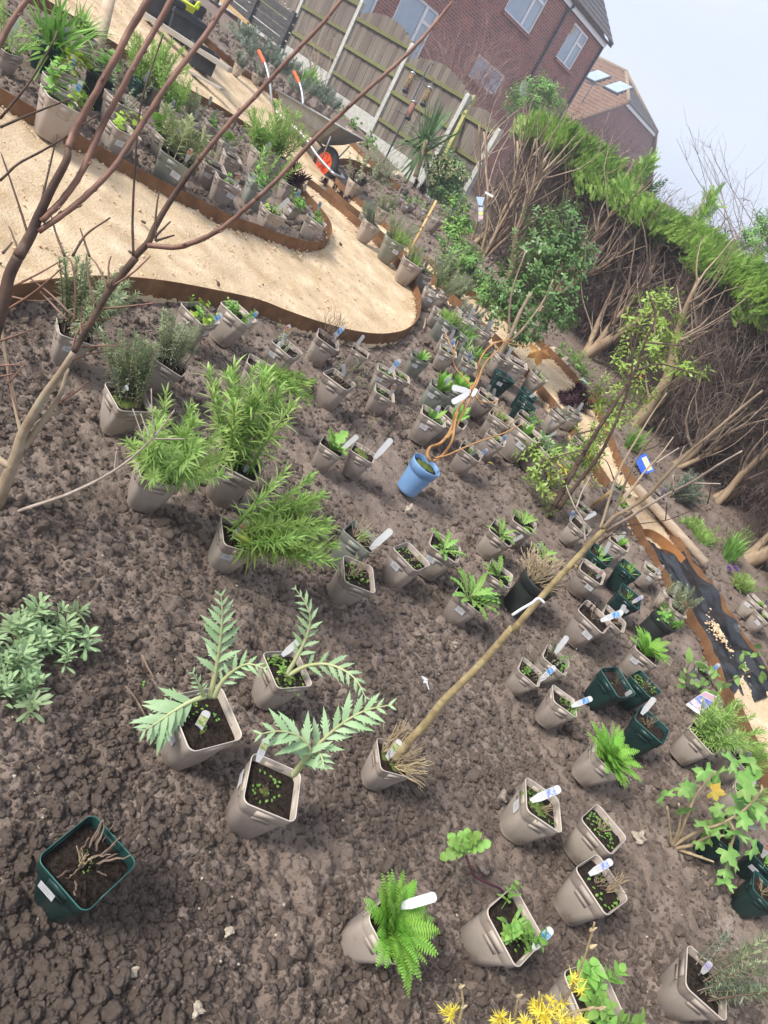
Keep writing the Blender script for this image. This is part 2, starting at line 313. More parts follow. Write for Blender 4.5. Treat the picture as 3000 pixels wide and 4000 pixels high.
# ================================================================ THE SETTING
TOP = .08
E1 = [(0, 1120), (120, 1099), (301, 1080), (422, 1077), (603, 1090), (784, 1120), (1000, 1166), (1120, 1211), (1241, 1253), (1362, 1286), (1452, 1301), (1524, 1301),
      (1585, 1286), (1627, 1253), (1644, 1205), (1642, 1145), (1614, 1085), (1581, 1035), (1534, 981), (1462, 909), (1389, 844), (1317, 782), (1245, 724), (1208, 697)]
E2 = [(0, 347), (151, 431), (301, 524), (452, 609), (603, 693), (753, 766), (904, 844), (1000, 877), (1100, 916), (1136, 927), (1190, 941), (1230, 947), (1270, 938), (1290, 923), (1296, 898), (1290, 869),
      (1270, 836), (1241, 800), (1201, 755), (1090, 610), (992, 506), (938, 467), (833, 401), (700, 330), (600, 275), (450, 170)]
AP = [(1284, 722), (1324, 760), (1375, 803), (1425, 842), (1476, 890), (1535, 940), (1600, 995), (1690, 1070), (1800, 1175), (1880, 1250), (1965, 1330), (2053, 1425), (2118, 1504), (2173, 1569),
      (2234, 1648), (2300, 1745), (2363, 1845), (2420, 1925), (2468, 1993), (2511, 2062)]
AP2 = [(2511, 2062), (2539, 2106), (2583, 2176), (2642, 2278), (2708, 2368), (2780, 2495), (2813, 2570), (2862, 2687), (2892, 2745)]
AP3 = [(2892, 2745), (2930, 2830), (2979, 2931), (3010, 3000), (3060, 3110)]
BP = [(1317, 697), (1353, 731), (1407, 778), (1433, 800), (1480, 844), (1530, 887), (1581, 927), (1619, 960), (1684, 1011), (1793, 1105), (1860, 1145), (1960, 1215), (2104, 1320), (2190, 1400), (2259, 1475),
      (2325, 1560), (2385, 1680), (2431, 1798), (2504, 1895), (2562, 1975), (2605, 2026), (2683, 2140)]
BP2 = [(2683, 2140), (2717, 2193), (2765, 2251), (2795, 2287), (2832, 2341), (2886, 2426), (2946, 2519), (3000, 2600), (3050, 2690)]
FE = [(1486, 658), (1368, 540), (1322, 494), (1195, 401), (1100, 372), (1064, 347), (992, 297), (927, 246), (862, 195), (804, 141), (753, 98), (699, 47)]
BC = [(1317, 697), (1315, 655), (1324, 623), (1353, 619), (1397, 630), (1480, 674), (1516, 688), (1567, 724)]
XE = [(2511, 2062), (2550, 2066), (2600, 2095), (2650, 2140), (2683, 2176)]
def gl(L): return np.array([hit(p, TOP)[:2] for p in L])
def ext(P, d, first=True):
    a = P[0]+unit(P[0]-P[2])*d if first else P[-1]+unit(P[-1]-P[-3])*d
    return np.vstack([a, P]) if first else np.vstack([P, a])
gE1 = ext(gl(E1), 3.); gE2 = ext(ext(gl(E2), 3.), 3., False); gA = gl(AP); gA2 = gl(AP2); gA3 = gl(AP3); gB = gl(BP); gB2 = gl(BP2); gF = ext(gl(FE), 4., False); gBC = gl(BC); gX = gl(XE)
polyMain = np.vstack([cat(gE1, 3), cat(gBC[:6], 3), cat(gF, 3)])
polyIn = cat(gE2, 3)
polyA = np.vstack([cat(gA, 2), cat(gX, 2), cat(gB, 2)[::-1]])
polyL = np.vstack([cat(gA2, 2), cat(gB2, 2)[::-1], cat(gX, 2)[::-1]])
polyB = np.vstack([gA3, gB2[::-1][:3]])
def sdf(x, y, P):
    d = np.full(x.shape, 1e9); ins = np.zeros(x.shape, bool); Q = np.roll(P, -1, 0)
    for (ax, ay), (bx, by) in zip(P, Q):
        ex, ey = bx-ax, by-ay; px, py = x-ax, y-ay; L2 = ex*ex+ey*ey+1e-12
        t = np.clip((px*ex+py*ey)/L2, 0, 1); d = np.minimum(d, (px-ex*t)**2+(py-ey*t)**2)
        if by != ay: c = ((ay > y) != (by > y)) & (x < ex*(y-ay)/(by-ay)+ax); ins ^= c
    return np.where(ins, 1, -1)*np.sqrt(d)
def sdsel(x, y, P, pad=.5):
    o = np.full(x.shape, -9.); lo = P.min(0)-pad; hi = P.max(0)+pad
    m = (x > lo[0]) & (x < hi[0]) & (y > lo[1]) & (y < hi[1])
    if m.any(): o[m] = sdf(x[m], y[m], P)
    return o
def sm(a, b, x): t = np.clip((x-a)/(b-a), 0, 1); return t*t*(3-2*t)
def zones(x, y):
    i = sdsel(x, y, polyIn); m = np.maximum(np.minimum(sdsel(x, y, polyMain), -i), np.maximum(sdsel(x, y, polyA), sdsel(x, y, polyB))); l = sdsel(x, y, polyL)
    return m, l, i
# --- soil: one sheet from under the camera to the horizon, finer where it is near
az = np.concatenate([np.arange(-180, -64, 4.), np.arange(-64, 60, .235), np.arange(60, 180, 4.)]); az = np.radians(az)
rr = [.3]
while rr[-1] < 88: rr.append(rr[-1]*(1.0041 if rr[-1] < 5.5 else 1.011 if rr[-1] < 16 else 1.18))
rr = np.array(rr); RR, AA = np.meshgrid(rr, az, indexing='ij'); X = RR*np.sin(AA); Y = RR*np.cos(AA)
def soil_bump(x, y, fade=1.):
    w = .55+.9*np.clip(vn(x, y, .55, 50)+.35, 0, 1)
    wx = x+.012*vn(x, y, .03, 8); wy_ = y+.012*vn(x, y, .03, 9)
    z = .045*vn(x, y, .6, 1)+.02*vn(x, y, .21, 2)+.4*w*lumps(wx, wy_, .085, 10, .35)+.75*w*lumps(wx, wy_, .042, 20, .6)+.95*w*lumps(wx, wy_, .021, 30, .75)+.9*lumps(wx, wy_, .0105, 40, .8)+.004*vn(x, y, .008, 44)
    return (z-.026)*fade
zs, zl, zi = zones(X.ravel(), Y.ravel()); zs = zs.reshape(X.shape); zl = zl.reshape(X.shape); zi = zi.reshape(X.shape)
fade = np.clip(1.25-RR/16, 0, 1)
Z = G(X, Y)+soil_bump(X, Y, fade)+.04*sm(.0, .08, zi)-.14*sm(0, .03, np.maximum(zs, zl))
near = np.maximum(-np.maximum(zs, zl), 0); Z -= .012*np.exp(-near/.05)*(zi < 0)*(zs < 0)
na = len(az); k = np.arange(len(rr)-1)[:, None]*na; j = np.arange(na)[None]; j2 = (j+1) % na
q = np.stack([k+j, k+na+j, k+na+j2, k+j2], -1).reshape(-1, 4)
b = MB(); b.add(np.stack([X, Y, Z], -1).reshape(-1, 3), [q, np.arange(na)[None, ::1]])
b.build('soil', M['soil'], label='dark cloddy garden soil sloping down to the right', kind='structure')
def zsoil(x, y): x = np.atleast_1d(np.asarray(x, float)); y = np.atleast_1d(np.asarray(y, float)); return (G(x, y)+soil_bump(x, y))
# --- path of pale gravel
gx = np.arange(-7, 4.2, .022); gy = np.arange(1.2, 14, .022); PX, PY = np.meshgrid(gx, gy, indexing='ij')
ps, pl, pi_ = zones(PX.ravel(), PY.ravel()); ps = ps.reshape(PX.shape)
keepm = ps > -.06
PZ = G(PX, PY)-.004+.018*vn(PX, PY, .35, 70)+.012*vn(PX, PY, .16, 75)+.4*lumps(PX, PY, .03, 71, .5)*.5+.5*lumps(PX, PY, .014, 72, .8)*.6+.02*vn(PX, PY, .09, 73)*.5-.12*sm(0, .035, -ps)+.02*np.exp(-np.maximum(ps, 0)/.04)*(ps > 0)
idx = -np.ones(PX.shape, int); cm = keepm[:-1, :-1] & keepm[1:, :-1] & keepm[1:, 1:] & keepm[:-1, 1:]
use = np.zeros(PX.shape, bool); use[:-1, :-1] |= cm; use[1:, :-1] |= cm; use[1:, 1:] |= cm; use[:-1, 1:] |= cm
idx[use] = np.arange(use.sum()); ci, cj = np.nonzero(cm)
q = np.stack([idx[ci, cj], idx[ci+1, cj], idx[ci+1, cj+1], idx[ci, cj+1]], -1)
b = MB(); b.add(np.stack([PX[use], PY[use], PZ[use]], -1), q); b.build('gravel_path', M['sand'], label='winding path of pale golden crushed stone between steel edgings', kind='structure')
# --- steel edging, each run a thing of its own
def strip(P, name, label, zt=TOP, zb=-.05, m='corten', th=.004, group='corten steel edging runs', wob=0.):
    P = cat(P, 6); t = np.gradient(P, axis=0); n = np.stack([-t[:, 1], t[:, 0]], 1); n /= np.linalg.norm(n, axis=1)[:, None]+1e-9
    g = G(P[:, 0], P[:, 1]); s = np.arange(len(P)); wz = wob*np.sin(s*.9)
    a = P+n*th/2; c = P-n*th/2; lo = g+zb; up = g+zt+wz; st = lambda p, z: np.c_[p, z]
    L = [st(a, lo), st(a, up), st(c, up), st(c, lo)]; b = MB(); nn = len(P); V = np.concatenate(L); f = []
    i = np.arange(nn-1)
    for k in range(4): k2 = (k+1) % 4; f.append(np.stack([k*nn+i, k2*nn+i, k2*nn+i+1, k*nn+i+1], -1))
    f += [np.array([[0, nn, 2*nn, 3*nn]]), np.array([[nn-1, 4*nn-1, 3*nn-1, 2*nn-1]])]
    b.add(V, f); e = thing(name, label, 'edging', (P[len(P)//2][0], P[len(P)//2][1], g[len(P)//2]), group=group)
    b.build('strip', M[m], e, smooth=False, keep=True)
    # joint plates where two lengths meet
    for kk in range(14, nn-4, 26):
        jb = MB(); d = unit(np.r_[t[kk], 0]); R3 = np.stack([d, np.r_[n[kk], 0], [0, 0, 1.]], 1)
        jb.box(np.r_[P[kk], (lo[kk]+up[kk])/2-.004], (.012, th+.004, up[kk]-lo[kk]-.02), R3); jb.build('joint', M[m], e, smooth=False, keep=True)
    return e
strip(gE1, 'steel_edging', 'rusty steel edging along the near side and round the tip of the wide path', zt=.08)
strip(gE2, 'steel_edging', 'rusty steel edging round the tongue-shaped bed beyond the wide path', zt=.085)
strip(gA, 'steel_edging', 'rusty steel edging on the pot side of the narrow path by the hedge')
strip(gB, 'steel_edging', 'rusty steel edging on the hedge side of the narrow path')
strip(gA2, 'steel_edging', 'bent rusty edging on the pot side of the black plastic sheet', wob=.006, zt=.06)
strip(gB2, 'steel_edging', 'bent rusty edging on the hedge side of the black plastic sheet', wob=.008, zt=.07)
strip(gA3, 'steel_edging', 'short rusty edging at the far right edge under the leafy plants')
strip(gX, 'steel_edging', 'bright orange curved steel edging holding gravel back from the black plastic', m='corten_new', zt=.07)
strip(gF, 'steel_edging', 'rusty steel edging below the row of grey plants along the fence')
strip(gBC, 'steel_edging', 'rusty steel edging curving behind the wheelbarrow wheel')
# --- black plastic sheet
n1 = 70; m1 = 26
def resamp(P, n):
    d = np.r_[0, np.cumsum(np.linalg.norm(np.diff(P, axis=0), axis=1))]; s = np.linspace(0, d[-1], n); return np.c_[np.interp(s, d, P[:, 0]), np.interp(s, d, P[:, 1])]
a1 = resamp(cat(gA2, 4), n1); b1 = resamp(cat(gB2, 4), n1); w = np.linspace(0.0, 1.0, m1)
LX = a1[:, None, 0]*(1-w)+b1[:, None, 0]*w; LY = a1[:, None, 1]*(1-w)+b1[:, None, 1]*w
LZ = G(LX, LY)-.012+.06*vn(LX+.7*LY, LY-.5*LX, .16, 90)+.06*np.abs(vn(LX*2.2+LY, LY*.7, .12, 91))+.05*(2*np.abs(w-.5))[None]**3
k = np.arange(n1-1)[:, None]*m1; j = np.arange(m1-1)[None]
b = MB(); b.add(np.stack([LX, LY, LZ], -1).reshape(-1, 3), np.stack([k+j, k+m1+j, k+m1+j+1, k+j+1], -1).reshape(-1, 4))
b.build('plastic_sheet', M['blackfilm'], label='crumpled black plastic membrane lining the unfinished path', cat='sheet')
# --- loose pieces: clods, gravel chips
def ico(seed, sub=1):
    t = (1+5**.5)/2; v = np.array([[-1, t, 0], [1, t, 0], [-1, -t, 0], [1, -t, 0], [0, -1, t], [0, 1, t], [0, -1, -t], [0, 1, -t], [t, 0, -1], [t, 0, 1], [-t, 0, -1], [-t, 0, 1]], float)
    f = [(0, 11, 5), (0, 5, 1), (0, 1, 7), (0, 7, 10), (0, 10, 11), (1, 5, 9), (5, 11, 4), (11, 10, 2), (10, 7, 6), (7, 1, 8), (3, 9, 4), (3, 4, 2), (3, 2, 6), (3, 6, 8), (3, 8, 9), (4, 9, 5), (2, 4, 11), (6, 2, 10), (8, 6, 7), (9, 8, 1)]
    v = list(v/np.linalg.norm(v[0]))
    for _ in range(sub):
        c = {}; nf = []
        def mid(a, b_):
            kk = (min(a, b_), max(a, b_))
            if kk not in c: p = v[a]+v[b_]; v.append(p/np.linalg.norm(p)); c[kk] = len(v)-1
            return c[kk]
        for a, b_, d in f: x, y, z = mid(a, b_), mid(b_, d), mid(d, a); nf += [(a, x, z), (b_, y, x), (d, z, y), (x, y, z)]
        f = nf
    v = np.array(v); g = np.random.default_rng(seed)
    for _ in range(12): dd = unit(g.normal(size=3)); v = v-dd*np.maximum(v@dd-g.uniform(.45, .8), 0)[:, None]*.85
    for _ in range(10): dd = unit(g.normal(size=3)); v = v*(1+.13*np.sin(5*(v@dd)+g.uniform(0, 6)))[:, None]
    v += g.normal(scale=.05, size=v.shape); return v, np.array(f)
def scatter(b, bases, pos, size, seed, squash=.75):
    g = np.random.default_rng(seed); kind = g.integers(0, len(bases), len(pos))
    for ki, (v, f) in enumerate(bases):
        m = kind == ki; P = pos[m]; S = size[m]
        if not len(P): continue
        qn = g.normal(size=(len(P), 4)); qn /= np.linalg.norm(qn, axis=1)[:, None]; w_, x, y, z = qn.T
        Rm = np.stack([np.stack([1-2*(y*y+z*z), 2*(x*y-z*w_), 2*(x*z+y*w_)], -1), np.stack([2*(x*y+z*w_), 1-2*(x*x+z*z), 2*(y*z-x*w_)], -1), np.stack([2*(x*z-y*w_), 2*(y*z+x*w_), 1-2*(x*x+y*y)], -1)], 1)
        V = np.einsum('nij,vj->nvi', Rm, v)*S[:, None, None]; V[..., 2] *= squash; V += P[:, None]
        b.add(V.reshape(-1, 3), (f[None]+(np.arange(len(P))*len(v))[:, None, None]).reshape(-1, f.shape[1]))
def ground_pts(n, r0, r1, a0, a1, seed, p=1.):
    g = np.random.default_rng(seed); a = np.radians(g.uniform(a0, a1, n)); r = r0*(r1/r0)**(g.uniform(0, 1, n)**p); return r*np.sin(a), r*np.cos(a), g
def clod_nodes():
    ng = bpy.data.node_groups.new('clods', 'GeometryNodeTree'); ng.interface.new_socket('Geometry', in_out='INPUT', socket_type='NodeSocketGeometry'); ng.interface.new_socket('Geometry', in_out='OUTPUT', socket_type='NodeSocketGeometry')
    N = ng.nodes; L = ng.links; gi = N.new('NodeGroupInput'); go = N.new('NodeGroupOutput'); jn = N.new('GeometryNodeJoinGeometry')
    for k in range(6):
        ic = N.new('GeometryNodeMeshIcoSphere'); ic.inputs['Subdivisions'].default_value = 3; sp_ = N.new('GeometryNodeSetPosition'); nz_ = N.new('ShaderNodeTexNoise'); nz_.noise_dimensions = '4D'; nz_.inputs['W'].default_value = 3.7*k+1; nz_.inputs['Scale'].default_value = 1.3+.22*k; nz_.inputs['Detail'].default_value = 5; nz_.inputs['Roughness'].default_value = .72
        vm = N.new('ShaderNodeVectorMath'); vm.operation = 'SUBTRACT'; vm.inputs[1].default_value = (.5, .5, .5); vs_ = N.new('ShaderNodeVectorMath'); vs_.operation = 'SCALE'; vs_.inputs['Scale'].default_value = 2.0
        L.new(nz_.outputs['Color'], vm.inputs[0]); L.new(vm.outputs[0], vs_.inputs[0]); L.new(vs_.outputs[0], sp_.inputs['Offset']); L.new(ic.outputs['Mesh'], sp_.inputs['Geometry'])
        sh = N.new('GeometryNodeSetShadeSmooth'); L.new(sp_.outputs[0], sh.inputs[0]); gt = N.new('GeometryNodeGeometryToInstance'); L.new(sh.outputs[0], gt.inputs[0]); L.new(gt.outputs[0], jn.inputs[0])
    ip = N.new('GeometryNodeInstanceOnPoints'); L.new(gi.outputs[0], ip.inputs['Points']); L.new(jn.outputs[0], ip.inputs['Instance']); ip.inputs['Pick Instance'].default_value = True
    ri = N.new('FunctionNodeRandomValue'); ri.data_type = 'INT'; ri.inputs[4].default_value = 0; ri.inputs[5].default_value = 5; L.new(ri.outputs[2], ip.inputs['Instance Index'])
    rv = N.new('FunctionNodeRandomValue'); rv.data_type = 'FLOAT_VECTOR'; rv.inputs[1].default_value = (6.28, 6.28, 6.28); L.new(rv.outputs[0], ip.inputs['Rotation'])
    at = N.new('GeometryNodeInputNamedAttribute'); at.data_type = 'FLOAT'; at.inputs['Name'].default_value = 'size'; sv = N.new('FunctionNodeRandomValue'); sv.data_type = 'FLOAT_VECTOR'; sv.inputs[0].default_value = (.6, .6, .45); sv.inputs[1].default_value = (1.35, 1.35, 1.05); sv.inputs['Seed'].default_value = 9; mlt = N.new('ShaderNodeVectorMath'); mlt.operation = 'SCALE'; L.new(sv.outputs[0], mlt.inputs[0]); L.new(at.outputs[0], mlt.inputs['Scale']); L.new(mlt.outputs[0], ip.inputs['Scale'])
    sm_ = N.new('GeometryNodeSetMaterial'); sm_.inputs['Material'].default_value = M['clod']; L.new(ip.outputs[0], sm_.inputs[0]); L.new(sm_.outputs[0], go.inputs[0]); return ng
x, y, g = ground_pts(340000, .5, 13, -52, 54, 5, .80)
dm = vn(x, y, .45, 55)+.7*vn(x, y, .16, 56)+.3*vn(x, y, .06, 57); s_, l_, i_ = zones(x, y)
dm = dm*1.5; spill = g.uniform(size=len(x)) < .012*np.exp(-np.maximum(s_, 0)/.12); ok = ((np.maximum(s_, l_) < -.012) | ((s_ > .01) & spill)) & (g.uniform(-.95, .30, len(x)) < dm)
x, y, i_ = x[ok], y[ok], i_[ok]; rr_ = np.hypot(x, y); size = np.clip(.0024*np.exp(g.normal(0, .72, len(x))+.45*vn(x, y, .33, 58)), .0010, .016)*(1+.26*np.maximum(0, rr_-1.3)); big = g.uniform(size=len(x)) < .0022; size[big] = g.uniform(.010, .021, big.sum())
onp = s_[ok] > 0; P = np.c_[x, y, np.where(onp, G(x, y)+.012, zsoil(x, y))+size*.02+.04*sm(0, .08, i_)]; size[onp] *= .7
me = bpy.data.meshes.new('soil_clods'); me.vertices.add(len(P)); me.vertices.foreach_set('co', P.astype(np.float32).ravel()); at_ = me.attributes.new('size', 'FLOAT', 'POINT'); at_.data.foreach_set('value', size.astype(np.float32)); me.materials.append(M['clod']); me.update()
o = ob('soil_clods', me, label='loose crumbs and clods lying all over the dark soil', kind='stuff'); md = o.modifiers.new('clods', 'NODES'); md.node_group = clod_nodes()
chb = [ico(s, 0) for s in range(20, 25)]
x, y, g = ground_pts(700, .55, 4.5, -50, 52, 15, .9); s_, l_, i_ = zones(x, y); ok = np.maximum(s_, l_) < -.02; x, y = x[ok], y[ok]
b = MB(); size = np.clip(.003*np.exp(g.normal(0, .4, len(x))), .0012, .006)*(1+.1*np.hypot(x, y)); scatter(b, chb, np.c_[x, y, zsoil(x, y)+size*.5], size, 16)
b.build('pale_grit', M['stone'], label='scattered pale grit and tiny stones on the soil', kind='stuff')
g = np.random.default_rng(33); x = g.uniform(-5, 3.6, 90000); y = g.uniform(1.6, 12, 90000); s_, l_, i_ = zones(x, y)
ok = (s_ > .006) & ((g.uniform(size=len(x)) < .22) | (s_ < .1)) & (np.hypot(x, y) < 9); x, y = x[ok], y[ok]; edge = np.exp(-s_[ok]/.04)
size = np.clip(.0055*np.exp(g.normal(0, .35, len(x))), .003, .013)*(1+.5*edge)
b = MB(); scatter(b, chb, np.c_[x, y, G(x, y)+.004+.018*edge], size, 34); b.build('gravel_chips', M['chip'], label='loose chips of pale stone on the path', kind='stuff')
def heap(cpx, rad, hgt, label, n=500, seed=3):
    c = hit(cpx, .0); g = np.random.default_rng(seed); a = g.uniform(0, 6.28, n); r = rad*np.abs(g.normal(0, .6, n))*(1+.4*np.sin(3*a)); ax = unit(np.r_[gA2[-1]-gA2[0], 0])
    x = c[0]+ax[0]*r*np.cos(a)*1.5-ax[1]*r*np.sin(a)*.7; y = c[1]+ax[1]*r*np.cos(a)*1.5+ax[0]*r*np.sin(a)*.7
    z = G(x, y)+.02+hgt*np.clip(1-(np.abs(r)/rad)**1.5, 0, 1)*g.uniform(.3, 1, n); b = MB(); scatter(b, chb, np.c_[x, y, z], g.uniform(.005, .013, n), seed)
    b.build('gravel_heap', M['chip'], label=label, kind='stuff')
heap(T('e', 990, 1270), .10, .02, 'small spill of pale gravel on the black plastic sheet', 260)

# ================================================================ FENCE
azF = R_(-57); dF = -np.array([math.sin(azF), math.cos(azF), 0]); nF = np.array([dF[1], -dF[0], 0])   # dF runs to the right, nF towards the camera
P4 = pD((1440, 540), 14.6); sp = [-9.65, -7.72, -5.79, -3.86, -1.93, 0, 1.93, 2.98]; zt = [3.05, 2.98, 2.92, 2.74, 2.51, 2.25, 2.02]
RF = np.stack([dF, -nF, [0, 0, 1.]], 1)
ordn = ['far left', 'second', 'third', 'fourth', 'fifth', 'sixth', 'seventh', 'eighth']
plab = {2: 'concrete fence post at the top edge of the photo by the white blossom twigs', 3: 'concrete fence post behind the wheelbarrow, left of the arched panels', 4: 'tall weathered concrete fence post right of the bare climber', 5: 'concrete fence post left of the bird feeders, its foot by the path', 6: 'concrete fence post beside the leaning green timber post', 7: 'last concrete fence post half behind the cut hedge stems'}
for i, s in enumerate(sp):
    P = P4+dF*s; h = max(zt[max(0, i-1)], zt[min(i, 6)])+.10; g0 = G(P[0], P[1])-.3; b = MB(); pr_ = [(-.05, -.05), (.05, -.05), (.05, -.015), (.035, .0), (.05, .015), (.05, .05), (-.05, .05), (-.05, .015), (-.035, 0), (-.05, -.015)]
    b.loft([[(x, y, z) for x, y in pr_] for z in (g0-P[2], h-.03-P[2])]+[[(x*.8, y*.8, h-P[2]) for x, y in pr_]], cap1=True)
    b.build('fence_post', M['concrete'], M=m4(RF, (P[0], P[1], P[2])), smooth=False, label=plab.get(i, 'pale concrete fence post at the upper left, %s along' % ordn[i]), cat='fence post', group='concrete fence posts')
ub = MB().box((0, 0, .5), (1, 1, 1)).mesh('board', M['wood'], False); ur = MB().box((0, 0, 0), (1, 1, 1)).mesh('rail', M['rail'], False)
wlab = ['dark timber fence panel at the top left corner', 'dark timber fence panel near the top left, above the planks', 'timber fence panel behind the white blossom twigs', 'timber fence panel behind the wheelbarrow handles and bare climber',
        'arched timber fence panel in front of the patio window', 'arched timber fence panel behind the bird feeders', 'narrow timber fence panel next to the cut hedge stems']
for i in range(7):
    a, c = sp[i]+.06, sp[i+1]-.06; Lp = c-a; P = P4+dF*a; e = thing('garden_fence', wlab[i], 'fence', M=m4(RF, (P[0], P[1], zt[i]-1.36)), group='fence panels')
    nb = max(6, int(round(Lp/.125)))
    for k in range(nb):
        w = Lp/nb; xx = (k+.5)*w; u = xx/Lp; hh = 1.36+.10+.20*math.sin(math.pi*min(1, max(0, u)))**.8*(1 if Lp > 1.2 else .7)
        o = ob('board', ub, e); o.location = (xx, .012+(k % 2)*.010+random.uniform(0, .003), 0); o.scale = (w*1.08, .011, hh); o.rotation_euler[2] = .03
    for zz in (.28, .82, 1.36): o = ob('rail', ur, e); o.location = (Lp/2, -.018, zz); o.scale = (Lp, .045, .065)
    gb = MB().box((Lp/2, .01, -.17), (Lp, .05, .32)); gb.build('gravel_board', M['concrete'], e, smooth=False)
b = MB(); p0 = pD(T('y', 800, 1450), 12.9); p1 = pD(T('y', 1072, 895), 13.1); b.tube(np.array([p0-(p1-p0)*.12, p1]), .052, 4); b.build('timber_post', M['newpost'], smooth=False, label='leaning yellow-green timber post propped by the last fence posts', cat='post')

# ================================================================ HOUSES
azH = R_(29.55); dH = np.array([math.sin(azH), math.cos(azH), 0]); nH = np.array([dH[1], -dH[0], 0]); RH = np.stack([dH, -nH, [0, 0, 1.]], 1)
PC = pD(T('x', 1065, 450), 26.); Z0 = .6
def hz(z): return 1.55+(z-1.55)*26/20.5-Z0
house = thing('brick_house', 'dark red brick house with white windows behind the fence', 'house', M=m4(RH, (PC[0], PC[1], Z0)))
wins = [(-2.18, -.99, hz(4.68), hz(5.6)), (-5.74, -4.03, hz(4.59), hz(5.6)), (-5.8, -4.1, hz(3.0), hz(3.54)), (-9.75, -8.14, 1.3, hz(3.62)), (-12.6, -10.45, 1.3, hz(3.62)), (-10.3, -8.6, hz(4.6), hz(5.6))]
EV = hz(5.86)
def walled(b, s0, s1, z0, z1, holes, y=0., t=.25):
    xs = sorted({s0, s1, *[h for w in holes for h in w[:2]]}); zs_ = sorted({z0, z1, *[h for w in holes for h in w[2:]]})
    for x0, x1 in zip(xs, xs[1:]):
        run = None
        for za, zb_ in zip(zs_, zs_[1:]):
            if any(w[0] <= x0 and x1 <= w[1] and w[2] <= za and zb_ <= w[3] for w in holes): continue
            b.add([(x0, y, za), (x1, y, za), (x1, y, zb_), (x0, y, zb_)], np.array([[0, 1, 2, 3]]))
    for w in holes:
        for (xa, za, xb, zb_) in ((w[0], w[2], w[0], w[3]), (w[1], w[3], w[1], w[2]), (w[0], w[3], w[1], w[3]), (w[1], w[2], w[0], w[2])):
            b.add([(xa, y, za), (xa, y+.12, za), (xb, y+.12, zb_), (xb, y, zb_)], np.array([[0, 1, 2, 3]]))
b = MB(); walled(b, -14, 0, -.6, EV, wins); b.add([(0, 0, -.6), (0, 8, -.6), (0, 8, EV), (0, 0, EV)], np.array([[0, 1, 2, 3]])); b.add([(-14, 8, -.6), (-14, 0, -.6), (-14, 0, EV), (-14, 8, EV)], np.array([[0, 1, 2, 3]]))
b.build('wall', M['brick'], house, smooth=False)
def window(parent, w, mull, lights=()):
    x0, x1, z0, z1 = w; f = .065; o = ob('window', None, parent); y = .07
    b = MB()
    for c, d in (((x0+f/2, y, (z0+z1)/2), (f, .07, z1-z0)), ((x1-f/2, y, (z0+z1)/2), (f, .07, z1-z0)), (((x0+x1)/2, y, z0+f/2), (x1-x0-2*f, .07, f)), (((x0+x1)/2, y, z1-f/2), (x1-x0-2*f, .07, f))): b.box(c, d)
    for mxp in mull: b.box((mxp, y, (z0+z1)/2), (f*1.5, .066, z1-z0-2*f))
    for (xa, xb, zz) in lights: b.box(((xa+xb)/2, y, zz), (xb-xa, .06, f*1.2))
    b.build('frame', M['upvc'], o, smooth=False)
    xs = [x0+f]+list(mull)+[x1-f]
    for a, c in zip(xs, xs[1:]): pb = MB().box(((a+c)/2, y+.01, (z0+z1)/2), (c-a-.01, .012, z1-z0-2*f)); pb.build('pane', M['glass'], o, smooth=False)
    sb = MB().box(((x0+x1)/2, -.03, z0-.045), (x1-x0+.12, .14, .09)); sb.build('sill', M['brick'], o, smooth=False)
w = wins[0]; window(house, w, [-1.5], [(-1.46, -1.05, w[3]-.38)])
w = wins[1]; window(house, w, [-4.62], [(-4.58, -4.1, w[3]-.36)])
w = wins[2]; window(house, w, [-5.0], [])
w = wins[3]; window(house, w, [-8.66], [(-8.6, -8.2, w[3]-.42)])
w = wins[4]; window(house, w, [-11.6], []); w = wins[5]; window(house, w, [-9.4], [])
b = MB().box((-7, -.10, EV-.12), (14, .02, .20)); b.build('fascia', M['upvc'], house, smooth=False)
b = MB(); th = np.linspace(math.pi, 2*math.pi, 7); b.loft([[(x, -.17+.06*math.cos(t), EV-.02+.06*math.sin(t)) for t in th] for x in (-14.1, .12)], closed=False); b.build('gutter', M['gutter'], house)
b = MB(); b.tube(cat([(-2.93, -.17, EV-.05), (-2.93, -.16, EV-.15), (-2.93, -.06, EV-.3), (-2.93, -.06, EV-1), (-2.93, -.06, hz(3.8)), (-2.93, -.06, 0)], 3), .042, 8); b.tube([(-2.93, -.06, hz(5.05)), (-2.93, -.06, hz(5.12))], .055, 8); b.build('downpipe', M['gutter'], house)
b = MB(); b.tube([(-.04, -.05, -.5), (-.04, -.05, EV-.1)], .05, 8); b.build('corner_pipe', M['gutter'], house)
b = MB(); b.tube([(-2.85, -.12, hz(3.72)), (-2.2, -.10, hz(3.96))], .055, 8); b.tube([(-2.2, -.1, hz(3.96)), (-2.2, .05, hz(4.0))], .055, 8); b.build('waste_pipe', M['gutter'], house)
b = MB(); b.tube(cat([(-1.6, -.02, hz(4.35)), (-1.62, -.02, hz(3.9)), (-1.5, -.02, hz(3.5)), (-1.5, -.02, 1)], 3), .018, 5); b.build('cable', M['gutter'], house)
b = MB(); b.box((-2.1, -.004, hz(5.42)), (.16, .02, .22)); b.build('air_vent', M['rock'], house, smooth=False)
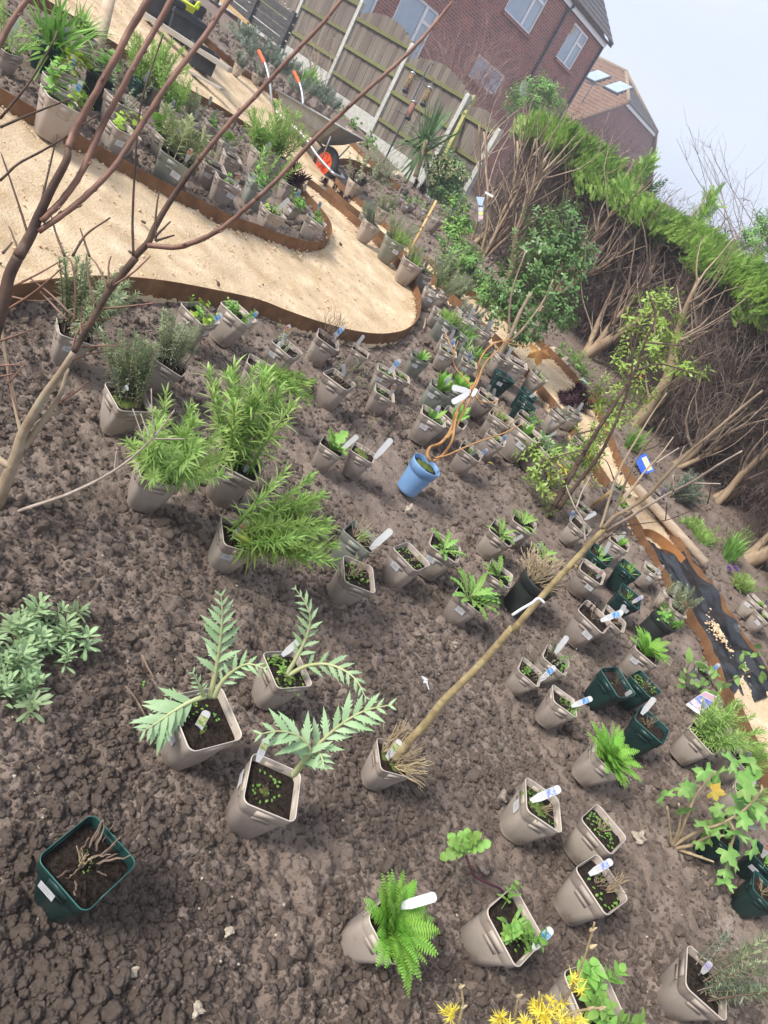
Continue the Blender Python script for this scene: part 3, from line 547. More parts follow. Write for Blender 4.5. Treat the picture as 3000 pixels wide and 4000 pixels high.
# roof slab and tile courses
roof = ob('roof', None, house); RA = R_(38)
def roofslab(parent, x0, x1, ev, run, y0, m, ang, tile=.30, up=.03, flip=1):
    n_ = int(run/tile/math.cos(ang))
    for k in range(n_):
        a = k*tile; b_ = a+tile*1.12; ca, sa = math.cos(ang), math.sin(ang); b = MB()
        pts = [(y0+flip*(a*ca-up*sa*0), ev+a*sa+up), (y0+flip*b_*ca, ev+b_*sa+.008), (y0+flip*b_*ca, ev+b_*sa-.02), (y0+flip*a*ca, ev+a*sa-.0)]
        b.loft([[(x, p, z) for p, z in pts] for x in (x0, x1)], cap0=True, cap1=True); b.build('tile_course', m, parent, smooth=False)
roofslab(roof, -14.2, .16, EV+.03, 4.2, -.26, M['tile_dark'], RA)
b = MB(); b.add([(0, 0, EV), (0, 8, EV), (0, 4, EV+4*math.tan(RA)-.15)], np.array([[0, 1, 2]])); b.build('gable', M['brick'], roof, smooth=False)
b = MB(); ca = math.tan(RA); b.loft([[(x, y, EV-.06+(y+.2)*ca+d) for y in (-.26, 4.1) for d in (0,)]+[(x, y, EV-.06+(y+.2)*ca+.14) for y in (4.1, -.26)] for x in (.05, .13)], cap0=True, cap1=True); b.build('barge_board', M['gutter'], roof, smooth=False)
# satellite dish on the wall
b = MB(); ds = ob('satellite_dish', None, house); L_ = []
for r_, dep in ((.02, .07), (.12, .055), (.2, .02), (.24, 0)): L_.append([(-3.45+r_*math.cos(t), -.42+dep+.25*r_*math.sin(t), hz(3.55)+r_*math.sin(t)) for t in np.linspace(0, 2*math.pi, 18, endpoint=False)])
b.loft(L_, cap0=True); b.build('dish', M['white'], ds); b = MB(); b.tube([(-3.45, -.36, hz(3.55)), (-3.45, 0, hz(3.5))], .02, 6); b.tube([(-3.45, -.36, hz(3.3)), (-3.42, -.7, hz(3.45))], .012, 5); b.build('arm', M['gutter'], ds)
# lower brick return beyond the corner
b = MB(); b.box((.75, 2.2, 1.2), (1.5, 2.4, hz(4.05)*2-2.4+.6)); b.build('rear_wall', M['brick2'], house, smooth=False)
b = MB(); b.box((.76, 2.2, hz(4.05)+.33), (1.6, 2.5, .06)); b.build('flat_roof', M['gutter'], house, smooth=False)
# second house: half-hipped gable
PK = pD(T('x', 1290, 945), 40.); KZ = PK[2]; h2 = thing('brick_house', 'pink brick house with half-hipped brown tiled roof and two skylights', 'house', M=m4(RH, (PK[0], PK[1], 0)))
ap = 2.45; sl2 = .66; ez = 3.2; rz = KZ+ap*sl2; dep = 9.5
def gz(s): return KZ-(abs(s-ap)-ap)*sl2
b = MB(); b.add([(-3.6, 0, 0), (8.5, 0, 0), (8.5, 0, gz(8.5)), (2*ap, 0, KZ), (0, 0, KZ), (-3.6, 0, gz(-3.6))], np.array([[0, 1, 2, 3, 4, 5]]))
b.add([(-3.6, 0, 0), (-3.6, dep, 0), (-3.6, dep, gz(-3.6)), (-3.6, 0, gz(-3.6))], np.array([[3, 2, 1, 0]])); b.build('wall', M['brick2'], h2, smooth=False)
hb = 2.6                                                  # the ridge starts this far behind the gable
rf = ob('roof', None, h2); ncr = 19
for side, sgn in ((0, -1), (1, 1)):
    edge_s = ap+sgn*(ap+4.1); L0 = np.hypot(ap+4.1, (ap+4.1)*sl2)
    for k in range(ncr):
        f0, f1 = k/ncr, (k+1.12)/ncr
        sA = edge_s+(ap-edge_s)*f0; sB = edge_s+(ap-edge_s)*min(1, f1); zA, zB = gz(sA)+.06, gz(sB)+.04
        def y_at(s): return -.18 if abs(s-ap) >= ap else hb*(1-abs(s-ap)/ap)-.05
        yA, yB = y_at(sA), y_at(sB); b = MB()
        b.add([(sA, yA, zA+.13), (sA, dep, zA+.13), (sB, dep, zB+.02), (sB, yB, zB+.02), (sA, yA, zA-.04), (sA, dep, zA-.04)], [np.array([[0, 1, 2, 3]]), np.array([[0, 4, 5, 1]])])
        b.build('tile_course', M['tile'], rf, smooth=False)
for k in range(9):
    f0, f1 = k/9, min(1, (k+1.1)/9); zz = lambda f: KZ+.05+f*ap*sl2; b = MB(); hw0, hw1 = ap*(1-f0)+.1*(1-f0), ap*(1-f1); y0, y1 = -.2+(hb+.15)*f0, -.2+(hb+.15)*f1
    b.add([(ap-hw0, y0, zz(f0)+.05), (ap+hw0, y0, zz(f0)+.05), (ap+hw1, y1, zz(f1)+.01), (ap-hw1, y1, zz(f1)+.01), (ap-hw0, y0, zz(f0)-.03), (ap+hw0, y0, zz(f0)-.03)], [np.array([[0, 1, 2, 3]]), np.array([[4, 5, 1, 0]])])
    b.build('hip_course', M['tile_dark'], rf, smooth=False)
b = MB(); b.tube([(ap, hb-.1, rz+.1), (ap, dep, rz+.1)], .13, 8); b.build('ridge', M['ridge'], rf)
for sgn in (-1, 1): b = MB(); b.tube([(ap, hb-.05, rz+.1), (ap+sgn*(ap+.05), -.15, KZ+.1)], .12, 8); b.build('hip_ridge', M['ridge'], rf)
for sgn in (-1, 1): b = MB(); b.tube([(ap+sgn*(ap+.0), -.16, KZ+.04), (ap+sgn*(ap+4.1), -.16, gz(ap+sgn*(ap+4.1))+.04)], .09, 6); b.build('verge', M['tile'], rf)
b = MB().box((ap, -.12, KZ-.02), (2*ap, .05, .24)); b.build('fascia', M['upvc'], h2, smooth=False)
for yc in (1.25, 2.95):                                     # skylights in the left slope
    sc_ = .55; fr = ob('skylight', None, rf); d = unit([1, 0, sl2]); nrm = unit([-sl2, 0, 1]); Rm = np.stack([d, [0, 1, 0], nrm], 1); c = np.array([sc_, yc, gz(sc_)+.16])
    MB().box(c, (1.5, 1.1, .12), Rm).build('frame', M['gutter'], fr, smooth=False); MB().box(c+nrm*.065, (1.36, .94, .03), Rm).build('pane', M['glass'], fr, smooth=False)
b = MB(); b.tube([(-2.3, 1, gz(-2.3)), (-2.3, 1, gz(-2.3)+1.3)], .025, 5)
for t in np.linspace(-.5, .5, 6): b.tube([(-2.3+t, .8, gz(-2.3)+1.2+t*.3), (-2.3+t, 1.3, gz(-2.3)+1.2+t*.3)], .012, 4)
b.tube([(-2.85, 1.05, gz(-2.3)+1.05), (-1.75, 1.05, gz(-2.3)+1.35)], .016, 4); b.build('aerial', M['gutter'], h2)
# ================================================================ PLANT PIECES
PROF = dict(lance=([0, .3, .7, 1], [0, .5, .36, 0]), ovate=([0, .18, .5, .8, 1], [0, .38, .5, .3, 0]), blade=([0, .25, .5, .75, 1], [.35, .5, .45, .3, 0]), obl=([0, .25, .6, .85, 1], [.1, .28, .5, .4, 0]))
def leaves(mb, P, D, N, L, Wd, bend=.25, prof='lance', cup=.12):
    P = np.atleast_2d(P); n = len(P); D = np.atleast_2d(D); D = D/np.linalg.norm(D, axis=1)[:, None]; N = np.broadcast_to(N, D.shape)
    S = np.cross(N, D); S = S/(np.linalg.norm(S, axis=1)[:, None]+1e-9); N2 = np.cross(D, S); L = np.broadcast_to(L, (n,)); Wd = np.broadcast_to(Wd, (n,)); bend = np.broadcast_to(bend, (n,))
    tt, ww = PROF[prof]; rows = []; V = []
    for t, w in zip(tt, ww):
        c = P+D*(L*t)[:, None]-N2*(bend*L*t*t)[:, None]
        if w == 0: rows.append([len(V)]); V.append(c)
        else:
            up = N2*(cup*w*Wd)[:, None]; rows.append([len(V), len(V)+1]); V += [c-S*(w*Wd)[:, None]+up, c+S*(w*Wd)[:, None]+up]
    f = []
    for a, b in zip(rows, rows[1:]):
        if len(a) == 1 and len(b) == 2: f.append((a[0], b[0], b[1]))
        elif len(a) == 2 and len(b) == 2: f += [(a[0], b[0], b[1]), (a[0], b[1], a[1])]
        elif len(a) == 2: f.append((a[0], b[0], a[1]))
    V = np.stack(V, 1); m = V.shape[1]; f = np.array(f)
    mb.add(V.reshape(-1, 3), (f[None]+(np.arange(n)*m)[:, None, None]).reshape(-1, 3))
def multi(name, parts, smooth=True):
    b = MB(); mi = []
    for mb, m in parts:
        off = b.n; b.v += mb.v; b.f += [a+off for a in mb.f]; b.n += mb.n
        mi.append(sum(len(a) for a in mb.f))
    me = b.mesh(name, None, smooth)
    for mb, m in parts: me.materials.append(m)
    me.polygons.foreach_set('material_index', np.repeat(np.arange(len(parts)), mi).astype(np.int32)); return me
def sph(a, e): return np.stack([np.cos(a)*np.cos(e), np.sin(a)*np.cos(e), np.sin(e)], -1)
def stemcurve(g, h, w=.12, n=7):
    t = np.linspace(0, 1, n); a = g.uniform(0, 6.28); k = g.normal(0, w, 2); return np.c_[k[0]*h*t**1.6, k[1]*h*t**1.6, h*t*(1-.06*t)]
def along(C, t): i = t*(len(C)-1); k = np.minimum(i.astype(int), len(C)-2); f = (i-k)[:, None]; return C[k]*(1-f)+C[k+1]*f
def shoot_narrow(g, h, n, L, Wd, e0, e1, m, ms, prof='lance', bend=.3, t0=.12, bushy=True):
    C = stemcurve(g, h); s = MB(); s.tube(C, np.linspace(.0022, .001, len(C))*h/.2, 4, False); l = MB()
    t = t0+(1-t0)*np.sort(g.uniform(0, 1, n)**.85); a = np.arange(n)*2.4+g.normal(0, .3, n); e = e0+(e1-e0)*t+g.normal(0, .18, n)
    leaves(l, along(C, t), sph(a, e), np.array([0, 0, 1.]), L*g.uniform(.65, 1.15, n)*(1-.35*t**4), Wd*g.uniform(.8, 1.2, n), bend+g.normal(0, .15, n), prof); return [(s, ms), (l, m)]
def frond(g, L, npin, pl, pw, m, ms, arch=.9):
    t = np.linspace(0, 1, 10); an = R_(78)-arch*t*1.5; C = np.cumsum(np.c_[np.cos(an), np.zeros(10), np.sin(an)]*L/9, 0); C -= C[0]; C[:, 1] += g.normal(0, .04)*L*t**2
    s = MB(); s.tube(C, np.linspace(.0016, .0006, 10), 4, False); l = MB(); tp = np.linspace(.14, .985, npin); P = along(C, tp); tg = np.gradient(P, axis=0); tg /= np.linalg.norm(tg, axis=1)[:, None]
    up = np.cross(tg, [0, 1., 0]); up *= np.sign(up[:, 2:3])+1e-9; sh = np.sin(np.pi*np.clip(tp*.93+.07, 0, 1))**.7+.08
    for sg in (-1, 1): leaves(l, P, tg*.35+np.array([0, sg, 0])+up*g.uniform(-.12, .2, npin)[:, None], up, pl*sh*g.uniform(.85, 1.1, npin), pw*(.6+.4*sh), .25, 'blade', .2)
    return [(s, ms), (l, m)]
def twigset(g, h, n, m, spread=.5, r=.0016, fork=2):
    b = MB()
    for i in range(n):
        a = g.uniform(0, 6.28); sp_ = abs(g.normal(0, spread)); d = np.array([math.cos(a)*sp_, math.sin(a)*sp_, 1]); C = np.cumsum(np.vstack([[0, 0, 0], *[unit(d+g.normal(0, .22, 3))*h/6*g.uniform(.6, 1.2) for _ in range(6)]]), 0)
        b.tube(C, np.linspace(r, r*.45, 7), 4)
        for k in range(fork): j = g.integers(2, 6); D2 = np.cumsum(np.vstack([C[j], *[unit(d+g.normal(0, .8, 3))*h/9 for _ in range(3)]]), 0); b.tube(D2, np.linspace(r*.6, r*.3, 4), 3)
    return [(b, m)]
def strapset(g, n, L, Wd, m, spread=.7, bend=.5):
    l = MB(); a = g.uniform(0, 6.28, n); e = R_(85)-np.abs(g.normal(0, spread, n)); leaves(l, g.normal(0, .008, (n, 3))*[1, 1, 0], sph(a, e), np.array([0, 0, 1.]), L*g.uniform(.5, 1.1, n), Wd, bend*g.uniform(.2, 1.2, n), 'blade'); return [(l, m)]
def lobed_leaf(g, L, Wd, m, ms, teeth=5, arch=.5):
    n = teeth*4+1; t = np.linspace(0, 1, n); an = R_(62)-arch*1.9*t; C = np.cumsum(np.c_[np.cos(an), np.zeros(n), np.sin(an)]*L/(n-1), 0); C -= C[0]
    w = Wd*np.sin(np.pi*np.clip(t*.94+.03, 0, 1))**.6*np.where(t < .2, t/.2*.8+.12, 1)*(1-.42*(np.arange(n) % 4 == 0)); w[-1] = .001; tx = np.gradient(C, axis=0); nn = np.c_[-tx[:, 2], np.zeros(n), tx[:, 0]]; nn /= np.linalg.norm(nn, axis=1)[:, None]
    wav = .22*Wd*np.sin(np.arange(n)*1.6+g.uniform(0, 6)); y = np.array([0, 1., 0]); Lf = C-w[:, None]*y+nn*(wav+.2*w)[:, None]; Rt = C+w[:, None]*y+nn*(-wav+.2*w)[:, None]
    b = MB(); i = np.arange(n-1); b.add(np.vstack([Lf, C, Rt]), [np.stack([i, n+i, n+i+1, i+1], -1), np.stack([n+i, 2*n+i, 2*n+i+1, n+i+1], -1)]); s = MB(); s.tube(C[:int(n*.7)], np.linspace(.0024, .0008, int(n*.7)), 4, False); return [(b, m), (s, ms)]
def palm_leaf(g, R0, m, lobes=5):
    b = MB(); th = []; rad = []
    for k in range(lobes):
        c = (k-(lobes-1)/2)*R_(58); L_ = 1-.13*abs(k-(lobes-1)/2)
        for o_, r_ in ((-.34, .70), (-.2, .80), (-.1, .86), (0, 1.), (.1, .86), (.2, .80), (.34, .70), (.5, .58)): th.append(c+o_); rad.append(L_*r_*g.uniform(.93, 1.07))
    th, rad = np.array(th[:-1]), np.array(rad[:-1])*R0; V = np.c_[rad*np.cos(th), rad*np.sin(th), -.45*rad**2/R0+.10*rad*np.cos(th*5.4)]; n = len(V); V = np.vstack([[0, 0, 0], V*.55+[0, 0, .05*R0], V])
    i = np.arange(1, n); b.add(V, [np.stack([0*i, i, i+1], -1), np.stack([i, n+i, n+i+1, i+1], -1)]); return [(b, m)]
SP = {}
def species(k, fn, nv=5, nat=1.): SP[k] = [multi('shoot', fn(np.random.default_rng(100+hash_(k)+i))) for i in range(nv)]
def hash_(k): return sum(ord(c)*(i+3) for i, c in enumerate(k))
species('ery', lambda g: shoot_narrow(g, .20, 66, .041, .0045, .2, 1.15, M['ery'], M['ros']), 6)
species('eryy', lambda g: shoot_narrow(g, .15, 36, .06, .010, .1, .9, M['ery_y'], M['ros']), 3)
species('rosm', lambda g: shoot_narrow(g, .20, 105, .026, .0044, .25, .8, M['rosm'], M['twig'], t0=.1), 5)
species('grey', lambda g: shoot_narrow(g, .14, 70, .028, .005, .3, .9, M['grey'], M['twig_pale']), 5)
species('lav', lambda g: shoot_narrow(g, .09, 24, .040, .0085, .15, 1.0, M['lav'], M['twig'], 'obl'), 5)
species('feath', lambda g: frond(g, .12, 15, .022, .007, M['fern'], M['ros'], .25), 4)
species('fern', lambda g: frond(g, .13, 17, .022, .0052, M['fern'], M['ros'], .7), 6)
species('ros', lambda g: lobed_leaf(g, .11, .012, M['ros'], M['rib'], 6, .5), 6)
species('hosta', lambda g: lobed_leaf(g, .13, .03, M['ros'], M['rib'], 3, .35), 5)
species('stub', lambda g: twigset(g, .075, 1, M['twig'], .25, .0036, 0), 4)
species('twig', lambda g: twigset(g, .20, 5, M['twig']), 4)
species('twigp', lambda g: twigset(g, .13, 6, M['twig_pale'], .8), 4)
species('straw', lambda g: twigset(g, .11, 12, M['straw'], .9, .0022, 1), 4)
species('strap', lambda g: strapset(g, 16, .15, .011, M['ros']), 4)
species('tuft', lambda g: strapset(g, 40, .07, .006, M['ery'], .45, .25), 4)
species('daff', lambda g: strapset(g, 18, .2, .012, M['ros'], .3, .2), 3)
species('dark', lambda g: shoot_narrow(g, .10, 44, .06, .008, .1, .9, M['dark'], M['dark'], 'blade'), 4)
species('broad', lambda g: shoot_narrow(g, .13, 11, .048, .026, .1, .9, M['ros'], M['ros'], 'ovate', .35), 5)
species('lime', lambda g: shoot_narrow(g, .11, 9, .042, .030, .1, .8, M['lime'], M['ros'], 'ovate', .4), 4)
species('sparse', lambda g: shoot_narrow(g, .17, 26, .014, .007, 0, .8, M['rosm'], M['twig'], 'ovate'), 5)
species('varieg', lambda g: shoot_narrow(g, .16, 40, .06, .011, .1, .9, M['varieg'], M['twig_pale']), 4)
def seedl(g):
    l = MB(); n = 24; P = np.c_[g.uniform(-.052, .052, (n, 2)), g.uniform(.002, .014, n)]; leaves(l, P, sph(g.uniform(0, 6.28, n), g.uniform(0, .9, n)), np.array([0, 0, 1.]), .011, .008, .2, 'ovate'); return [(l, M['seed'])]
species('seed', seedl, 3)
def mossp(g):
    b = MB(); n = 9; th = np.linspace(0, 6.28, 14, endpoint=False); L_ = [[(r*math.cos(t)*g.uniform(.85, 1.15), r*math.sin(t)*g.uniform(.85, 1.15), z+g.normal(0, .001)) for t in th] for r, z in ((.045, 0), (.036, .008), (.022, .013), (.006, .015))]; b.loft(L_, cap1=True); return [(b, M['moss'])]
species('moss', mossp, 3)
def plant(parent, spec, rad=.042, z=.1, lean=(0, 0, 0), g=None, name='shoot', keepname=None):
    for s in spec:
        k, n, sc, spread = s[:4]; vs_ = SP[k]
        for i in range(n):
            a = g.uniform(0, 6.28); r = rad*math.sqrt(g.uniform(0, 1))*(1 if n > 1 else .2); tl = spread*(.35+.65*r/rad)*g.uniform(.5, 1.15); ra = a if k in ('ros', 'fern', 'hosta', 'feath') else a+g.normal(0, .4)
            if k in ('ros', 'fern', 'hosta', 'feath'):
                Rm = np.array(Matrix.Rotation(a, 3, 'Z') @ Matrix.Rotation(tl-spread*.55, 3, 'Y')); pos = (r*.35*math.cos(a), r*.35*math.sin(a), z)
            elif k in ('seed', 'moss'): Rm = np.array(Matrix.Rotation(a, 3, 'Z')); pos = (g.normal(0, .012), g.normal(0, .012), z)
            else:
                up = unit(np.array([math.cos(ra)*math.sin(tl), math.sin(ra)*math.sin(tl), math.cos(tl)])+np.asarray(lean)); Rm = frame(up, (math.cos(a), math.sin(a), .1)); pos = (r*math.cos(a), r*math.sin(a), z)
            o = ob({'ros': 'leaf', 'hosta': 'leaf', 'fern': 'frond', 'feath': 'frond', 'twig': 'twig', 'twigp': 'twig', 'straw': 'dead_stalk', 'stub': 'dead_stalk', 'seed': 'seedling', 'moss': 'moss', 'strap': 'blade_tuft', 'tuft': 'blade_tuft', 'daff': 'blade_tuft'}.get(k, name), vs_[int(g.integers(len(vs_)))], parent)
            q = sc*g.uniform(.72, 1.12); o.matrix_basis = m4(Rm*q, pos)

# ================================================================ HEDGE OF CONIFERS
HB = [(1838, 938), (1876, 1007), (1975, 1095), (2110, 1235), (2283, 1398), (2480, 1690), (2640, 1850), (2800, 1990), (2930, 2230)]
hp = [hit(p)+np.array([0, .35, 0]) for p in HB]; hp.append(hp[-1]+(hp[-1]-hp[-3])*.5); hp.append(hp[-1]+(hp[-2]-hp[-4])*.5)
hlab = ['hedge conifer of slim cut stems right against the last fence post', 'cut-back hedge conifer with brown stems beside the last fence post', 'hedge conifer with a hanging blue plant label on its bare stems', 'hedge conifer with forked brown stems behind the dark evergreen shrub',
        'hedge conifer with a thick mossy trunk and pale twisted twigs', 'hedge conifer behind the yellow-green shrub with dense dead twigs', 'hedge conifer with sawn pale branch ends above the blue card',
        'hedge conifer with a thick pale trunk at the right edge', 'hedge conifer with a low thick root flare at the far right', 'hedge conifer just out of view on the right', 'hedge conifer furthest right out of view']
def spray_base():
    l = MB(); t = np.linspace(.08, 1, 7); g = np.random.default_rng(4)
    P = np.c_[t, 0*t, -.12*t*t]
    for sg in (-1, 1): leaves(l, P, np.c_[1+0*t, sg*(.62-.3*t), .2*g.normal(size=7)], np.array([0, 0, 1.]), .46*(1-.6*t), .06, .2, 'lance')
    leaves(l, [[0, 0, 0]], [[1, 0, 0]], np.array([0, 0, 1.]), 1.0, .05, .12, 'lance'); V = np.concatenate(l.v); F = np.concatenate(l.f); return V, F
SV, SF = spray_base()
def sprays(b, P, D, L, g):
    n = len(P); D = D/np.linalg.norm(D, axis=1)[:, None]; N = g.normal(size=(n, 3))+[0, -.4, .8]; S = np.cross(N, D); S /= np.linalg.norm(S, axis=1)[:, None]; N2 = np.cross(D, S)
    V = P[:, None]+L[:, None, None]*(SV[None, :, 0:1]*D[:, None]+SV[None, :, 1:2]*S[:, None]+SV[None, :, 2:3]*N2[:, None])
    b.add(V.reshape(-1, 3), (SF[None]+(np.arange(n)*len(SV))[:, None, None]).reshape(-1, 3))
def tubes3(b, A, D, L, r, g, bend=.35, seg=4, grav=0.):
    # many thin three-sided twigs at once
    n = len(A); D = D/np.linalg.norm(D, axis=1)[:, None]; S = np.cross(D, g.normal(size=(n, 3))); S /= np.linalg.norm(S, axis=1)[:, None]+1e-9; B = np.cross(D, S); rows = []; P = A.copy(); cur = D.copy()
    for k in range(seg+1):
        rk = (r*(1-.65*k/seg))[:, None]
        for th in (0, 2.09, 4.19): rows.append(P+rk*(math.cos(th)*S+math.sin(th)*B))
        cur = cur+g.normal(0, bend/seg*1.6, (n, 3))+np.array([0, 0, grav/seg]); cur /= np.linalg.norm(cur, axis=1)[:, None]; P = P+cur*(L/seg)[:, None]
    V = np.stack(rows, 1); m = V.shape[1]; f = []
    for k in range(seg):
        for j in range(3): j2 = (j+1) % 3; f.append((k*3+j, k*3+j2, k*3+3+j2, k*3+3+j))
    f = np.array(f); b.add(V.reshape(-1, 3), (f[None]+(np.arange(n)*m)[:, None, None]).reshape(-1, 4)); return P, cur
DEADT = []
for v in range(3):
    g = np.random.default_rng(800+v); db = MB(); n = 2600; A = np.c_[g.uniform(-.6, .6, n), g.uniform(.0, .95, n), 1.5*g.uniform(0, .98, n)**.8]; Dd = np.c_[g.normal(.12, .38, n), g.normal(-.15, .45, n), g.uniform(.4, 1.2, n)]
    P1, C1 = tubes3(db, A, Dd, g.uniform(.15, .5, n), g.uniform(.0018, .0046, n), g, .6, 4, .25); tubes3(db, np.repeat(P1, 2, 0), np.repeat(C1, 2, 0)+g.normal(0, .6, (2*n, 3)), g.uniform(.06, .22, 2*n), g.uniform(.0014, .0028, 2*n), g, .6, 3, .1)
    d2 = MB(); n = 1500; A = np.c_[g.uniform(-.6, .6, n), g.uniform(.75, 1.35, n), 1.5*g.uniform(-.02, 1.02, n)]; tubes3(d2, A, np.c_[g.normal(0, 1, (n, 2)), g.normal(.4, .6, n)], g.uniform(.2, .5, n), g.uniform(.006, .013, n), g, .7, 3)
    DEADT.append(dict(dead_twigs=db.mesh('dead_twigs', M['dead']), inner_twigs=d2.mesh('inner_twigs', M['dead'])))
CROWN = []
for v in range(2):
    g = np.random.default_rng(700+v); dct = {}
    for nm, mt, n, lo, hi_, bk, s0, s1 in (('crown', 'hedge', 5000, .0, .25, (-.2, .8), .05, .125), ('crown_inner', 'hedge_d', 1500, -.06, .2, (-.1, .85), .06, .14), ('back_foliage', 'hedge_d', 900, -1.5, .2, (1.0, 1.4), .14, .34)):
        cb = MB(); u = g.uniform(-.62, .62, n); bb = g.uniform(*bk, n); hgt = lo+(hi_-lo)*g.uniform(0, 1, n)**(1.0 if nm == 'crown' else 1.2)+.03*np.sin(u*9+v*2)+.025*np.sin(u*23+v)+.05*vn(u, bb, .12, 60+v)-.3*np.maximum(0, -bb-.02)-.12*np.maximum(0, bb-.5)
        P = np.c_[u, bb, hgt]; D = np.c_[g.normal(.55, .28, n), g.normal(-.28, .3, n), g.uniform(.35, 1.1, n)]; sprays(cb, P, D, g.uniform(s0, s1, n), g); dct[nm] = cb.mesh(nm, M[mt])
    CROWN.append(dct)
for i, hpnt in enumerate(hp):
    g = np.random.default_rng(500+i); nxt = hp[min(i+1, len(hp)-1)]; prv = hp[max(i-1, 0)]; ln = unit(np.r_[(nxt-prv)[:2], 0]); back = np.array([-ln[1], ln[0], 0]); back *= np.sign(back[1])
    e = thing('hedge_conifer', hlab[i], 'conifer', hpnt, group='conifers of the cut hedge'); base = np.array(hpnt); HT = 1.5+.06*math.sin(i*1.7); half = np.linalg.norm((nxt-prv)[:2])/(4 if 0 < i < len(hp)-1 else 2)+.12
    tb = MB(); tips = []
    r0 = .075 if i in (4, 5, 7, 8) else .036 if i < 2 else .05
    nst = 3 if i > 1 else 6
    for k in range(nst):
        off = ln*g.normal(0, .10)+back*g.normal(.05, .06); C = [base+off*.3-[0, 0, .12]]
        d = unit(np.array([0, 0, 1.])+ln*g.normal(.08, .22)+back*g.normal(.12, .12))
        for s in range(7): d = unit(d+g.normal(0, .13, 3)*[1, 1, .2]); C.append(C[-1]+d*HT/6.3)
        C = cat(C, 2); tb.tube(C, np.linspace(r0*(1 if k == 0 else .62), .014, len(C)), 8 if k == 0 else 6); tips.append(C)
    tb.build('trunk', M['trunk'], e, keep=True)
    lb = MB(); n = 95; A = []; Dd = []
    for k in range(n): C = tips[int(g.integers(len(tips)))]; q = C[int(g.integers(3, len(C)-1))]; A.append(q); Dd.append(np.array([0, 0, .9])+ln*g.normal(0, .6)+back*g.normal(-.05, .55))
    A = np.array(A); Dd = np.array(Dd); L = g.uniform(.35, .95, n); t1, c1 = tubes3(lb, A, Dd, L, g.uniform(.007, .019, n), g, .45, 5, .6); lb.build('limb', M['dead_l'], e, keep=True)
    # dead inner twigs, too many to count: shared pieces as well
    for nm, ms_ in DEADT[i % 3].items():
        o = ob(nm, ms_, e, kind='stuff'); sx = half/.55*(-1 if i % 2 else 1); o.matrix_basis = m4(np.stack([ln*sx, back, [0, 0, HT/1.5]], 1), (0, 0, 0))
    # living green top: two shared pieces of feathery growth, turned and stretched for each tree
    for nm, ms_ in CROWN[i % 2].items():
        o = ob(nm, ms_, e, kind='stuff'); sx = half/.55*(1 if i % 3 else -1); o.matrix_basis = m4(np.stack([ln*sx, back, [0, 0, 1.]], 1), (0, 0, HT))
    if i in (3, 4, 5, 6):                                   # a few tall wisps
        cb = MB(); n = 70; u0 = g.uniform(-half, half); P = base+ln*(u0+g.normal(0, .05, n))[:, None]+back*.4+np.c_[np.zeros((n, 2)), HT+.3+g.uniform(0, .35, n)]; sprays(cb, P, np.c_[g.normal(0, .5, (n, 2)), g.uniform(.5, 1, n)], g.uniform(.1, .2, n), g); cb.build('leader', M['hedge'], e, keep=True, kind='stuff')

# ================================================================ TREES DRAWN FROM THEIR LIMBS
def limbs(parent, name, L, Y, m, sides=7, knob=0., seed=1, cam_k=1.):
    g = np.random.default_rng(seed); b = MB()
    for t, pts, w0, w1, dy0, dy1 in L:
        P = [T(t, x, y) for x, y in pts]; n = len(P); Q = cat([pY(p, Y+dy0+(dy1-dy0)*i/max(1, n-1)) for i, p in enumerate(P)], 5)
        k = TK(t); r = np.array([np.linspace(w0, w1, len(Q))[i]*k*proj(Q[i])[1]/FPX/2*.88 for i in range(len(Q))])
        if knob: Q = Q+g.normal(0, .06, Q.shape)*r[:, None]; r = r*(1+.4*knob*(np.arange(len(r)) % 3 == 0))
        b.tube(Q, r, sides)
        if knob:                                            # buds along the limb
            d = np.cumsum(np.r_[0, np.linalg.norm(np.diff(Q, axis=0), axis=1)])
            for s in np.arange(.03, d[-1], .045):
                i = int(np.searchsorted(d, s)); i = min(i, len(Q)-1); dd = unit(g.normal(size=3)); tb_ = unit(Q[min(i+1, len(Q)-1)]-Q[i-1]); q = Q[i]+dd*r[i]*.6; b.tube([q, q+(dd*.6+tb_)*r[i]*.9, q+(dd*.7+tb_*1.6)*r[i]*1.1], [r[i]*.42, r[i]*.4, r[i]*.1], 5)
    return b.build(name, m, parent, keep=True)
t1b = hit((0, 1985)); Y1 = t1b[1]
t1 = thing('young_tree', 'young multi-stemmed bare tree with knobbly red-brown branches at the left', 'tree', (t1b[0]-.02, t1b[1], t1b[2]))
limbs(t1, 'trunk', [('D', [(-60, 1720), (0, 1560), (50, 1430), (110, 1280), (140, 1170), (200, 1050), (290, 900), (390, 760), (480, 620)], 105, 44, 0, .02), ('D', [(150, 1245), (200, 1180), (300, 1040), (390, 900), (440, 730)], 60, 26, .02, .05),
                    ('D', [(-40, 1300), (40, 1350), (85, 1370)], 60, 50, 0, 0), ('D', [(140, 1170), (110, 1030), (85, 900), (45, 690), (8, 470), (-20, 380)], 30, 26, .03, .1)], Y1, M['bark_pale'], 9)
limbs(t1, 'branch', [('D', [(480, 620), (560, 480), (640, 340), (710, 220), (800, 110), (880, 10)], 46, 58, .02, .06), ('A', [(870, 1665), (960, 1570), (1000, 1480), (1080, 1340), (1180, 1190), (1290, 1040)], 52, 36, .06, .08)], Y1, M['bark_dark'], 8)
